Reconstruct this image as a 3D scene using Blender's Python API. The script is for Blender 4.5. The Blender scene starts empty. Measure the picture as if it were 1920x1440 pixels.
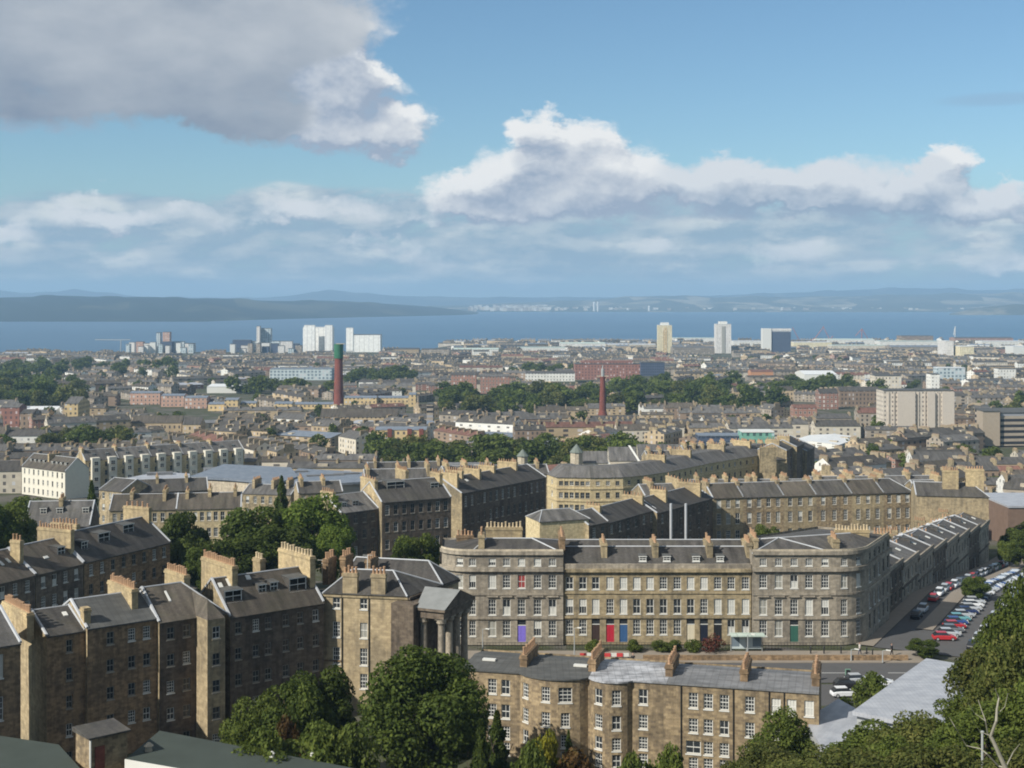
import bpy, math, random
import numpy as np
from math import sin, cos, pi, radians, sqrt, atan2, atan, hypot, exp
from mathutils import Vector

# ------------------------------------------------------------------ camera, world, sun, exposure
CAMZ, F, HY = 103.0, 2600.0, 562.0          # eye height above the sea, focal length and horizon row of the 1920 px photograph
SUNV = Vector((-0.80, -0.60, 0.74)).normalized()
SKY_STRENGTH, SUN_STRENGTH, EXPOSURE = 0.10, 5.0, 0.25
SKY_GAIN = (0.65, 0.82, 0.90)
sc = bpy.context.scene
RND = random.Random(11)

cam = bpy.data.objects.new('camera', bpy.data.cameras.new('camera'))
sc.collection.objects.link(cam)
cam.location = (0, 0, CAMZ); cam.rotation_euler = (pi / 2, 0, 0)
cam.data.sensor_width = 36; cam.data.lens = 36 * F / 1920
cam.data.shift_y = (HY - 720) / 1920
cam.data.clip_start = 0.5; cam.data.clip_end = 60000
sc.camera = cam

sun = bpy.data.objects.new('sun', bpy.data.lights.new('sun', 'SUN'))
sc.collection.objects.link(sun)
sun.data.energy = SUN_STRENGTH; sun.data.angle = radians(0.5); sun.data.color = (1.0, 0.955, 0.87)
sun.rotation_euler = SUNV.to_track_quat('Z', 'Y').to_euler()
sun.location = (-400, -300, 500)

sc.render.engine = 'CYCLES'
sc.cycles.use_denoising = True
sc.cycles.max_bounces = 5; sc.cycles.diffuse_bounces = 2; sc.cycles.glossy_bounces = 2
sc.cycles.transmission_bounces = 2; sc.cycles.volume_bounces = 0; sc.cycles.transparent_max_bounces = 8
sc.cycles.caustics_reflective = False; sc.cycles.caustics_refractive = False
sc.cycles.filter_width = 1.9
sc.view_settings.view_transform = 'Standard'; sc.view_settings.look = 'None'
sc.view_settings.exposure = EXPOSURE; sc.view_settings.gamma = 1; sc.view_settings.use_curve_mapping = False


class NT:
    """small helper that writes shader nodes like formulas"""
    def __init__(s, tree): s.t = tree; s.n = tree.nodes; s.l = tree.links
    def put(s, sock, v):
        if isinstance(v, bpy.types.NodeSocket): s.l.new(v, sock)
        elif v is not None:
            if hasattr(sock, 'default_value'):
                try: sock.default_value = v
                except Exception: sock.default_value = (*v, 1.0)
    def node(s, typ, ins=None, **kw):
        n = s.n.new(typ)
        for k, v in kw.items(): setattr(n, k, v)
        for k, v in (ins or {}).items(): s.put(n.inputs[k], v)
        return n
    def m(s, op, a, b=None, c=None, clamp=False):
        n = s.n.new('ShaderNodeMath'); n.operation = op; n.use_clamp = clamp
        s.put(n.inputs[0], a); s.put(n.inputs[1], b); s.put(n.inputs[2], c)
        return n.outputs[0]
    def sstep(s, x, a, b):
        n = s.node('ShaderNodeMapRange', {0: x, 1: a, 2: b, 3: 0.0, 4: 1.0}, interpolation_type='SMOOTHSTEP', clamp=True)
        return n.outputs[0]
    def mix(s, f, a, b, mode='MIX'):
        n = s.n.new('ShaderNodeMix'); n.data_type = 'RGBA'; n.blend_type = mode
        s.put(n.inputs['Factor'], f)
        ca = [i for i in n.inputs if i.type == 'RGBA']
        for sk, v in zip(ca, (a, b)):
            if isinstance(v, bpy.types.NodeSocket): s.l.new(v, sk)
            else: sk.default_value = (*v[:3], 1)
        return [o for o in n.outputs if o.type == 'RGBA'][0]
    def noise(s, vec, scale, detail=4, rough=0.55):
        return s.node('ShaderNodeTexNoise', {'Vector': vec, 'Scale': scale, 'Detail': detail, 'Roughness': rough}).outputs[0]


def make_world():
    w = bpy.data.worlds.new('World'); sc.world = w; w.use_nodes = True
    t = w.node_tree; t.nodes.clear(); k = NT(t)
    sky = k.node('ShaderNodeTexSky', sky_type='NISHITA', sun_disc=False)
    sky.sun_elevation = math.asin(SUNV.z); sky.sun_rotation = atan2(SUNV.x, SUNV.y) % (2 * pi)
    sky.altitude = 100; sky.air_density = 1.0; sky.dust_density = 0.4; sky.ozone_density = 1.5
    skyc = k.mix(1.0, sky.outputs[0], SKY_GAIN, 'MULTIPLY')
    tc = k.node('ShaderNodeTexCoord')
    sp = k.node('ShaderNodeSeparateXYZ', {0: tc.outputs['Generated']})
    az = k.m('ARCTAN2', sp.outputs[0], sp.outputs[1])
    el = k.m('ARCSINE', sp.outputs[2])

    def field(du, dv, blobs, acc=0.0):
        u = k.m('ADD', az, du); v = k.m('ADD', el, dv)
        for (px, py, sx, sy, a) in blobs:
            d = hypot(F, px - 960)
            u0 = atan((px - 960) / F); v0 = atan((HY - py) / d); su = sx / F; sv = sy / F
            x = k.m('MULTIPLY_ADD', u, 1 / su, -u0 / su); y = k.m('MULTIPLY_ADD', v, 1 / sv, -v0 / sv)
            r = k.m('MULTIPLY_ADD', x, x, k.m('MULTIPLY', y, y))
            bump = k.m('SUBTRACT', 1.0, r, clamp=True)
            acc = k.m('MULTIPLY_ADD', bump, a, acc)
        return acc

    def coords(du, dv, sx, sy, z=0.0):
        return k.node('ShaderNodeCombineXYZ', {0: k.m('MULTIPLY', k.m('ADD', az, du), sx),
                                               1: k.m('MULTIPLY', k.m('ADD', el, dv), sy), 2: z}).outputs[0]
    grey = [(120, -10, 560, 250, 1.5), (400, 120, 330, 150, 1.2), (600, 10, 160, 120, 0.8), (20, 110, 330, 130, 0.8), (540, 225, 190, 70, 0.8), (470, 205, 160, 62, 0.5)]
    puff = [(640, 195, 165, 112, 1.15), (730, 240, 92, 50, 0.9), (700, 128, 60, 52, 0.75), (600, 150, 90, 60, 0.4)]
    cumu = [(1005, 232, 64, 46, 1.2), (1055, 282, 125, 66, 1.2), (1165, 318, 130, 62, 1.1), (845, 362, 105, 64, 1.2), (930, 345, 120, 80, 0.8), (1010, 365, 200, 66, 1.1), (1190, 368, 170, 54, 0.9)]
    band = [(1330, 325, 130, 54, 0.8), (1450, 338, 190, 66, 0.85), (1600, 342, 200, 66, 0.85), (1738, 325, 60, 44, 0.9), (1840, 375, 210, 44, 0.8), (1700, 388, 240, 46, 0.6), (1430, 378, 120, 40, 0.8),
            (150, 402, 120, 46, 0.75), (330, 408, 170, 40, 0.62), (530, 378, 85, 40, 0.8), (650, 398, 140, 42, 0.7), (15, 448, 90, 34, 0.6), (1225, 470, 130, 26, 0.55), (1490, 474, 120, 36, 0.65), (1850, 470, 110, 36, 0.65), (225, 488, 80, 26, 0.5), (725, 470, 140, 26, 0.5)]
    small = [(960, 462, 1500, 116, 0.9), (150, 400, 230, 54, 0.45), (330, 405, 260, 46, 0.4), (530, 378, 110, 46, 0.5), (640, 395, 190, 52, 0.4), (1700, 420, 420, 50, 0.4)]
    bright = [(155, 392, 100, 34, 1.0), (528, 368, 72, 34, 1.0), (640, 398, 110, 30, 0.6), (10, 450, 80, 26, 0.8), (220, 482, 70, 26, 0.8), (720, 464, 130, 26, 0.8), (1225, 460, 130, 24, 0.9), (1485, 466, 110, 36, 1.0),
              (1835, 462, 90, 36, 0.9), (1860, 402, 110, 26, 1.0), (320, 440, 200, 20, 0.5), (860, 432, 120, 20, 0.5), (1330, 418, 120, 18, 0.5), (1420, 372, 90, 34, 0.8), (1690, 405, 80, 20, 0.6), (1560, 505, 200, 18, 0.6), (420, 512, 200, 16, 0.6), (930, 500, 90, 18, 0.6), (1300, 500, 140, 14, 0.6), (700, 522, 180, 12, 0.5), (1700, 498, 160, 16, 0.6), (120, 520, 160, 12, 0.5), (1100, 526, 240, 11, 0.4)]
    S = (1 / 0.055)

    def dens(du, dv):
        n1 = k.noise(coords(du, dv, S * 1.25, S * 1.8, 3.1), 1.0, 8, 0.60)
        wc = k.node('ShaderNodeTexNoise', {'Vector': coords(du, dv, S * 0.95, S * 1.5, 9.4), 'Scale': 1.0, 'Detail': 6, 'Roughness': 0.62}).outputs['Color']
        ws = k.node('ShaderNodeSeparateXYZ', {0: wc})
        f = field(k.m('ADD', k.m('MULTIPLY_ADD', ws.outputs[0], 0.075, -0.0375), du), k.m('ADD', k.m('MULTIPLY_ADD', ws.outputs[1], 0.062, -0.031), dv), grey + puff + cumu + band)
        d1 = k.m('MULTIPLY_ADD', k.m('SUBTRACT', n1, 0.5), k.m('MULTIPLY', k.sstep(f, -0.05, 0.3), 2.1), k.m('SUBTRACT', k.m('MINIMUM', f, 1.2), 0.40))
        n2 = k.noise(coords(du, dv, S * 0.9, S * 2.7, 7.7), 1.2, 8, 0.60)
        return d1, n2, f
    d1, n2, f1 = dens(0, 0)
    o1, o2, _ = dens(-0.007, 0.011)
    m1 = k.sstep(d1, -0.30, 0.58)
    g2 = k.m('MINIMUM', field(0, 0, small), 1.0)
    d2 = k.m('MULTIPLY_ADD', k.m('SUBTRACT', n2, 0.5), 2.6, k.m('SUBTRACT', g2, 0.30))
    m2 = k.m('MULTIPLY', k.m('MULTIPLY', k.sstep(d2, -0.35, 0.5), k.sstep(g2, 0.0, 0.35)), 0.93)
    psum = field(0, 0, puff); bsum = field(0, 0, band); gsum = field(0, 0, grey)
    greyness = k.sstep(k.m('SUBTRACT', gsum, k.m('MULTIPLY', psum, 1.0)), 0.0, 0.8)
    lit1 = k.m('MULTIPLY_ADD', k.m('SUBTRACT', d1, o1), 0.85, 0.64, clamp=True)
    # bellies: dark where a lot of cloud lies above
    top = field(0, 0.020, grey + puff + cumu + band)
    lit1 = k.m('SUBTRACT', lit1, k.m('MULTIPLY', k.sstep(top, 0.3, 1.3), 0.42), clamp=True)
    lit2 = k.m('MULTIPLY_ADD', k.m('SUBTRACT', n2, o2), 3.6, 0.34, clamp=True)
    brf = k.m('MULTIPLY', k.sstep(field(0, 0, bright), 0.05, 0.8), k.m('MULTIPLY_ADD', k.sstep(n2, 0.40, 0.62), 0.85, 0.1), clamp=True)
    lit2 = k.m('ADD', k.m('MULTIPLY', lit2, 0.55), k.m('MULTIPLY', brf, 0.75), clamp=True)
    G = 1.12 / (SKY_STRENGTH * 2 ** EXPOSURE)
    def c(r, g, b): return tuple(x * G for x in (r, g, b))
    white = k.mix(lit1, c(0.31, 0.37, 0.47), c(0.80, 0.80, 0.79))
    bandc = k.mix(k.m('MULTIPLY_ADD', lit1, 1.15, 0.0, clamp=True), c(0.275, 0.35, 0.455), c(0.66, 0.685, 0.71))
    white = k.mix(k.sstep(bsum, 0.1, 0.6), white, bandc)
    ng = k.noise(coords(0, 0, S * 0.42, S * 0.9, 5.5), 1.0, 4, 0.5)
    gl = k.m('MULTIPLY_ADD', lit1, 0.35, k.m('MULTIPLY_ADD', ng, 3.0, -1.15), clamp=True)
    greyc = k.mix(gl, c(0.195, 0.245, 0.325), c(0.37, 0.41, 0.46))
    # paler towards the zenith of the grey deck
    greyc = k.mix(k.sstep(el, 0.115, 0.185), greyc, k.mix(gl, c(0.30, 0.345, 0.41), c(0.50, 0.53, 0.565)))
    col1 = k.mix(greyness, white, greyc)
    col2 = k.mix(lit2, c(0.275, 0.38, 0.48), c(0.62, 0.655, 0.66))
    # thin milky veil low over the firth
    lown = k.noise(coords(0, 0, S * 0.35, S * 3.2, 1.3), 1.0, 6, 0.6)
    veil = k.m('MULTIPLY', k.m('SUBTRACT', 1.0, k.sstep(el, 0.014, 0.10)), k.m('MULTIPLY_ADD', lown, 0.9, 0.35), clamp=True)
    cc = k.mix(k.m('MULTIPLY', veil, 0.9), skyc, c(0.28, 0.42, 0.52))
    cc = k.mix(m2, cc, col2)
    # the last strip above the hills clears to pale blue
    cc = k.mix(k.m('MULTIPLY', k.m('SUBTRACT', 1.0, k.sstep(el, 0.002, 0.020)), 0.5), cc, c(0.28, 0.42, 0.52))
    cc = k.mix(m1, cc, col1)
    # unseen grey cover added overhead, above the picture, to neutralise the fill light
    cc = k.mix(k.m('MULTIPLY', k.sstep(el, 0.30, 0.55), 0.66), cc, c(0.42, 0.43, 0.425))
    # wisp far right
    wisp = k.m('MULTIPLY', k.sstep(field(0, 0, [(1870, 186, 130, 16, 1.0)]), 0.1, 1.0), 0.35)
    cc = k.mix(wisp, cc, c(0.25, 0.34, 0.48))
    bg = k.node('ShaderNodeBackground', {'Color': cc, 'Strength': SKY_STRENGTH})
    out = k.node('ShaderNodeOutputWorld'); t.links.new(bg.outputs[0], out.inputs[0])
    w.cycles.sampling_method = 'MANUAL'; w.cycles.sample_map_resolution = 512


make_world()


def Xp(px, D): return (px - 960) / F * D
def Zp(py, D): return CAMZ - (py - HY) * D / F
def Dp(py, z): return (CAMZ - z) * F / (py - HY)


_GY = [-60, 0, 12, 40, 70, 95, 115, 132, 142, 160, 178, 240, 304, 335, 380, 450, 550, 700, 1000, 1600, 2400, 2600, 2700, 4200]
_GZ = [100, 100, 94, 83, 73, 66.5, 60, 55, 52.3, 52.3, 52.3, 52.3, 44.5, 42, 39, 35, 30, 25.5, 20, 12, 4.5, 4, 3.5, 3]


def zg(x, y):
    z = float(np.interp(y, _GY, _GZ))
    # the hill shoulder on the right
    b = max(0.0, min(1.0, (x - 28) / 34)) * max(0.0, min(1.0, (172 - y) / 45)) * max(0.0, min(1.0, (y - 20) / 50))
    z += 11 * b
    px = 960 + F * x / max(y, 1)
    if y > 2300:
        coast = 2680 + 700 * max(0, min(1, (px - 760) / 160))
        if y > coast: z = max(-6, z - (y - coast) * 0.1)
    return z


# ------------------------------------------------------------------ materials
def mat(name, rough=0.85, spec=0.3):
    m = bpy.data.materials.new(name); m.use_nodes = True
    t = m.node_tree; k = NT(t); p = t.nodes['Principled BSDF']
    p.inputs['Roughness'].default_value = rough
    p.inputs['Specular IOR Level'].default_value = spec
    return m, k, p


def plain(name, col, rough=0.7, spec=0.3, metal=0.0, vary=0.06, scale=0.8):
    m, k, p = mat(name, rough, spec)
    tc = k.node('ShaderNodeTexCoord')
    n = k.noise(tc.outputs['Object'], scale, 5, 0.6)
    oi = k.node('ShaderNodeObjectInfo')
    f = k.m('ADD', k.m('MULTIPLY_ADD', n, 4 * vary, 1 - 2 * vary), k.m('MULTIPLY_ADD', oi.outputs['Random'], vary, -vary / 2))
    k.put(p.inputs['Base Color'], k.mix(1.0, col, k.node('ShaderNodeCombineXYZ', {0: f, 1: f, 2: f}).outputs[0], 'MULTIPLY'))
    p.inputs['Metallic'].default_value = metal
    return m


def stone(name, c1, c2, soot=(0.05, 0.045, 0.04), amount=0.5, bw=0.75, bh=0.32, mortar=0.75):
    m, k, p = mat(name, 0.92, 0.15)
    uv = k.node('ShaderNodeUVMap').outputs[0]
    tc = k.node('ShaderNodeTexCoord'); oi = k.node('ShaderNodeObjectInfo')
    br = k.node('ShaderNodeTexBrick', {'Vector': uv, 'Color1': (*c1, 1), 'Color2': (*c2, 1), 'Mortar': tuple(x * mortar for x in c1) + (1,),
                                       'Scale': 1.0, 'Mortar Size': 0.018, 'Bias': 0.0, 'Brick Width': bw, 'Row Height': bh})
    off = k.m('MULTIPLY', oi.outputs['Random'], 40.0)
    pos = k.node('ShaderNodeVectorMath', {0: tc.outputs['Object'], 1: k.node('ShaderNodeCombineXYZ', {0: off, 1: off}).outputs[0]}, operation='ADD').outputs[0]
    n1 = k.noise(pos, 0.22, 6, 0.6); n2 = k.noise(uv, 1.6, 4, 0.6)
    # rain streaks: noise stretched along the height
    st = k.noise(k.node('ShaderNodeVectorMath', {0: uv, 1: (1.3, 0.12, 1)}, operation='MULTIPLY').outputs[0], 1.0, 4, 0.6)
    f = k.m('MULTIPLY', k.sstep(k.m('ADD', n1, k.m('MULTIPLY_ADD', st, 0.8, -0.40)), 0.42, 0.66), amount, clamp=True)
    c = k.mix(f, br.outputs['Color'], soot)
    v = k.m('MULTIPLY_ADD', n2, 1.4, 0.34); v = k.m('MULTIPLY', v, k.m('MULTIPLY_ADD', oi.outputs['Random'], 0.22, 0.89))
    k.put(p.inputs['Base Color'], k.mix(1.0, c, k.node('ShaderNodeCombineXYZ', {0: v, 1: v, 2: v}).outputs[0], 'MULTIPLY'))
    return m


def slate(name, c1, c2, moss=0.25, mosscol=(0.075, 0.07, 0.045)):
    m, k, p = mat(name, 0.75, 0.3)
    uv = k.node('ShaderNodeUVMap').outputs[0]; tc = k.node('ShaderNodeTexCoord'); oi = k.node('ShaderNodeObjectInfo')
    br = k.node('ShaderNodeTexBrick', {'Vector': uv, 'Color1': (*c1, 1), 'Color2': (*c2, 1), 'Mortar': tuple(x * 0.6 for x in c1) + (1,),
                                       'Scale': 1.0, 'Mortar Size': 0.012, 'Brick Width': 0.34, 'Row Height': 0.24})
    n = k.noise(tc.outputs['Object'], 0.35, 6, 0.65)
    st = k.noise(k.node('ShaderNodeVectorMath', {0: uv, 1: (1.0, 0.15, 1)}, operation='MULTIPLY').outputs[0], 0.9, 5, 0.6)
    c = k.mix(k.m('MULTIPLY', k.sstep(n, 0.42, 0.72), moss), br.outputs['Color'], mosscol)
    v = k.m('MULTIPLY', k.m('MULTIPLY_ADD', st, 2.2, -0.12), k.m('MULTIPLY_ADD', oi.outputs['Random'], 0.4, 0.75))
    k.put(p.inputs['Base Color'], k.mix(1.0, c, k.node('ShaderNodeCombineXYZ', {0: v, 1: v, 2: v}).outputs[0], 'MULTIPLY'))
    return m


def metalroof(name, c1, c2, seam=0.6, rough=0.55):
    m, k, p = mat(name, rough, 0.4)
    uv = k.node('ShaderNodeUVMap').outputs[0]; tc = k.node('ShaderNodeTexCoord')
    sp = k.node('ShaderNodeSeparateXYZ', {0: uv})
    fr = k.m('FRACT', k.m('DIVIDE', sp.outputs[0], seam))
    line = k.m('LESS_THAN', fr, 0.12)
    st = k.noise(k.node('ShaderNodeVectorMath', {0: uv, 1: (0.25, 1.6, 1)}, operation='MULTIPLY').outputs[0], 0.8, 5, 0.6)
    n = k.noise(tc.outputs['Object'], 0.6, 5, 0.6)
    c = k.mix(k.sstep(k.m('MULTIPLY_ADD', n, 0.5, k.m('MULTIPLY', st, 0.5)), 0.38, 0.64), c1, c2)
    c = k.mix(k.m('MULTIPLY', line, 0.35), c, tuple(x * 0.5 for x in c1))
    k.put(p.inputs['Base Color'], c)
    return m


def facade(name, wall, glass, bay=3.0, storey=3.2, wf=0.42, hf=0.55, frame=None, bandcol=None, vary=0.16, u0=0.0, cells=0.78):
    """far walls, a few pixels high: openings are a regular pattern of the wall's own material"""
    m, k, p = mat(name, 0.85, 0.25)
    uv = k.node('ShaderNodeUVMap').outputs[0]; sp = k.node('ShaderNodeSeparateXYZ', {0: uv}); oi = k.node('ShaderNodeObjectInfo')
    cu = k.m('DIVIDE', k.m('ADD', sp.outputs[0], u0), bay); cv = k.m('DIVIDE', sp.outputs[1], storey)
    fu = k.m('ABSOLUTE', k.m('SUBTRACT', k.m('FRACT', cu), 0.5)); fv = k.m('ABSOLUTE', k.m('SUBTRACT', k.m('FRACT', cv), 0.5))
    w = k.m('MULTIPLY', k.m('LESS_THAN', fu, wf / 2), k.m('LESS_THAN', fv, hf / 2))
    w2 = k.m('MULTIPLY', k.m('LESS_THAN', fu, wf / 2 + 0.06), k.m('LESS_THAN', fv, hf / 2 + 0.05))
    cell = k.node('ShaderNodeTexWhiteNoise', {0: k.node('ShaderNodeCombineXYZ', {0: k.m('FLOOR', cu), 1: k.m('FLOOR', cv)}).outputs[0]}, noise_dimensions='3D').outputs[0]
    n = k.noise(uv, 0.22, 6, 0.62)
    v = k.m('MULTIPLY', k.m('MULTIPLY_ADD', n, 0.9, 0.55), k.m('MULTIPLY_ADD', oi.outputs['Random'], 2 * vary, 1 - vary))
    c = k.mix(1.0, wall, k.node('ShaderNodeCombineXYZ', {0: v, 1: v, 2: v}).outputs[0], 'MULTIPLY')
    if bandcol: c = k.mix(k.m('LESS_THAN', k.m('FRACT', cv), 0.2), c, bandcol)
    if frame: c = k.mix(w2, c, frame)
    g = k.mix(k.m('GREATER_THAN', cell, cells), glass, tuple(min(0.5, x * 4 + 0.18) for x in glass))
    k.put(p.inputs['Base Color'], k.mix(w, c, g))
    return m


def leafmat(name, ramp, trans=0.40):
    m, k, p = mat(name, 0.7, 0.15)
    g = k.node('ShaderNodeNewGeometry'); oi = k.node('ShaderNodeObjectInfo'); tc = k.node('ShaderNodeTexCoord')
    n = k.noise(tc.outputs['Object'], 0.55, 3, 0.5)
    f = k.m('ADD', k.m('MULTIPLY', g.outputs['Random Per Island'], 0.5), k.m('MULTIPLY_ADD', n, 1.0, -0.22))
    cr = k.node('ShaderNodeValToRGB', {0: f})
    e = cr.color_ramp.elements
    e[0].position = 0.1; e[0].color = (*ramp[0], 1); e[1].position = 0.9; e[1].color = (*ramp[-1], 1)
    if len(ramp) > 2: x = e.new(0.5); x.color = (*ramp[1], 1)
    v = k.m('MULTIPLY_ADD', oi.outputs['Random'], 0.4, 0.8)
    c = k.mix(1.0, cr.outputs[0], k.node('ShaderNodeCombineXYZ', {0: v, 1: v, 2: v}).outputs[0], 'MULTIPLY')
    k.put(p.inputs['Base Color'], c)
    tr = k.node('ShaderNodeBsdfTranslucent', {'Color': c})
    mx = k.node('ShaderNodeMixShader', {0: trans, 1: p.outputs[0], 2: tr.outputs[0]})
    m.node_tree.links.new(mx.outputs[0], m.node_tree.nodes['Material Output'].inputs[0])
    return m


M = {}
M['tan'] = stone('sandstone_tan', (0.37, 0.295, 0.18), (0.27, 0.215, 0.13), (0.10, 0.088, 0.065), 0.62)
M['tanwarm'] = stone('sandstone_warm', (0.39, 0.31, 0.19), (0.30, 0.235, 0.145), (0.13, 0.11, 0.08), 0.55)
M['grey'] = stone('ashlar_grey', (0.33, 0.285, 0.22), (0.26, 0.225, 0.175), (0.13, 0.115, 0.095), 0.65, 0.95, 0.4)
M['mixed'] = stone('rubble_mixed', (0.36, 0.275, 0.165), (0.19, 0.145, 0.095), (0.075, 0.062, 0.048), 0.55, 0.55, 0.28)
M['brown'] = stone('rubble_brown', (0.33, 0.225, 0.13), (0.19, 0.13, 0.078), (0.075, 0.058, 0.042), 0.55, 0.55, 0.28)
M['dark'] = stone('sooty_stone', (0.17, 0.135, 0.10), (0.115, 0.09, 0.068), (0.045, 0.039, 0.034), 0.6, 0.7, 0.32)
M['cream'] = stone('cream_stone', (0.52, 0.43, 0.26), (0.47, 0.38, 0.22), (0.28, 0.21, 0.13), 0.35, 0.95, 0.38)
M['pale'] = stone('pale_dressing', (0.50, 0.43, 0.32), (0.44, 0.38, 0.28), (0.24, 0.2, 0.16), 0.4, 1.2, 0.4)
M['yellow'] = stone('yellow_stack', (0.46, 0.36, 0.205), (0.37, 0.285, 0.165), (0.18, 0.145, 0.10), 0.5, 0.6, 0.28)
M['stackfar'] = plain('far_stack', (0.28, 0.225, 0.15), 0.9, vary=0.25)
M['potfar'] = plain('far_pot', (0.32, 0.22, 0.14), 0.9, vary=0.2)
M['leadgrey'] = plain('weathered_lead', (0.23, 0.235, 0.225), 0.6, vary=0.15)
M['frame_dim'] = plain('dull_frame', (0.24, 0.23, 0.20), 0.6, vary=0.2)  # white frame darkened in its colour, standing in for shade on dark rows
M['sill_dim'] = plain('stone_sill', (0.30, 0.27, 0.22), 0.8, vary=0.2)  # pale sill darkened likewise, shade put into the colour
M['pot'] = plain('clay_pot', (0.37, 0.23, 0.135), 0.8, vary=0.25)
M['potpale'] = plain('buff_pot', (0.48, 0.38, 0.24), 0.8, vary=0.25)
M['slate'] = slate('slate_dark', (0.088, 0.080, 0.072), (0.062, 0.057, 0.052), 0.35)
M['slategrey'] = slate('slate_grey', (0.132, 0.124, 0.116), (0.10, 0.095, 0.09), 0.3)
M['slatebrown'] = slate('slate_brown', (0.105, 0.088, 0.070), (0.078, 0.066, 0.053), 0.5)
M['lead'] = plain('lead_flashing', (0.42, 0.43, 0.44), 0.6, vary=0.12)
M['leadroof'] = metalroof('lead_roof', (0.066, 0.066, 0.062), (0.105, 0.105, 0.098), 0.7, 0.85)
M['zinc'] = metalroof('zinc_roof', (0.115, 0.115, 0.115), (0.21, 0.21, 0.212), 0.75, 0.75)
M['zincpale'] = metalroof('zinc_streaky', (0.17, 0.17, 0.175), (0.46, 0.465, 0.48), 0.75, 0.7)
M['zinclight'] = metalroof('zinc_light', (0.30, 0.31, 0.335), (0.41, 0.42, 0.44), 0.45, 0.5)
M['bluemetal'] = metalroof('blue_metal', (0.13, 0.155, 0.19), (0.22, 0.245, 0.28), 0.9)
M['felt'] = plain('green_felt', (0.050, 0.062, 0.052), 0.9, vary=0.14, scale=0.35)
M['white'] = plain('white_paint', (0.64, 0.63, 0.58), 0.5, vary=0.04)
M['blind'] = plain('blind_cloth', (0.54, 0.53, 0.48), 0.8, vary=0.08)
M['curtain'] = plain('dim_curtain', (0.30, 0.29, 0.25), 0.9, vary=0.15)
M['redcurt'] = plain('red_curtain', (0.28, 0.05, 0.045), 0.9)
M['glass'] = plain('window_glass', (0.030, 0.034, 0.038), 0.12, 0.5, vary=0.2)
M['black'] = plain('black_iron', (0.022, 0.022, 0.024), 0.5)
M['road'] = plain('asphalt', (0.085, 0.083, 0.082), 0.9, vary=0.12, scale=0.25)
M['pave'] = plain('paving', (0.24, 0.205, 0.165), 0.9, vary=0.10, scale=0.5)
M['paint'] = plain('road_paint', (0.60, 0.60, 0.57), 0.7, vary=0.1)
M['bark'] = plain('bark', (0.085, 0.065, 0.045), 0.9, vary=0.2, scale=2)
M['birch'] = plain('pale_bark', (0.30, 0.28, 0.22), 0.8, vary=0.2, scale=2)
M['brick'] = stone('red_brick', (0.22, 0.075, 0.055), (0.18, 0.06, 0.045), (0.09, 0.04, 0.035), 0.4, 0.3, 0.1)
M['steel'] = plain('grey_steel', (0.33, 0.34, 0.33), 0.5, 0.4, vary=0.08)
M['greennet'] = plain('green_netting', (0.035, 0.14, 0.075), 0.8, vary=0.15, scale=0.5)
M['leafdark'] = leafmat('leaf_dark', [(0.031, 0.045, 0.009), (0.064, 0.092, 0.017), (0.127, 0.159, 0.031)])
M['leafmid'] = leafmat('leaf_mid', [(0.046, 0.064, 0.013), (0.096, 0.127, 0.024), (0.170, 0.198, 0.041)])
M['leaflight'] = leafmat('leaf_light', [(0.053, 0.088, 0.014), (0.112, 0.165, 0.026), (0.189, 0.236, 0.041)])
M['leafolive'] = leafmat('leaf_olive', [(0.040, 0.057, 0.013), (0.094, 0.109, 0.026), (0.177, 0.171, 0.047)])
M['leafyellow'] = leafmat('leaf_yellow', [(0.12, 0.13, 0.015), (0.20, 0.19, 0.02), (0.28, 0.25, 0.03)])
M['leafrust'] = leafmat('leaf_rust', [(0.055, 0.032, 0.012), (0.10, 0.055, 0.018), (0.09, 0.08, 0.022)])
M['leafred'] = leafmat('leaf_red', [(0.05, 0.05, 0.015), (0.15, 0.04, 0.035), (0.05, 0.07, 0.02)])
for nm, cc in dict(red=(0.42, 0.03, 0.035), blue=(0.03, 0.07, 0.22), dkblue=(0.02, 0.035, 0.10), silver=(0.42, 0.44, 0.46), whitec=(0.70, 0.71, 0.72), blackc=(0.02, 0.02, 0.022),
                   grey=(0.14, 0.15, 0.16), green=(0.04, 0.12, 0.09), teal=(0.14, 0.34, 0.36)).items():
    M['car_' + nm] = plain('car_paint_' + nm, cc, 0.3, 0.5, vary=0.02)


# ------------------------------------------------------------------ objects
LINK = sc.collection.objects.link
ORG = {}


def tag(o, label=None, cat=None, group=None, kind=None):
    if label: o['label'] = label
    if cat: o['category'] = cat
    if group: o['group'] = group
    if kind: o['kind'] = kind
    return o


def empty(name, loc, label=None, cat=None, group=None):
    o = bpy.data.objects.new(name, None); LINK(o); o.location = loc; o.empty_display_size = 1
    ORG[o] = Vector(loc)
    return tag(o, label, cat, group)


def link(name, mesh, parent=None, loc=(0, 0, 0), rz=0.0):
    o = bpy.data.objects.new(name, mesh); LINK(o)
    if parent is not None: o.parent = parent; ORG[o] = ORG.get(parent, Vector((0, 0, 0)))
    o.location = loc; o.rotation_euler = (0, 0, rz)
    return o


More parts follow.
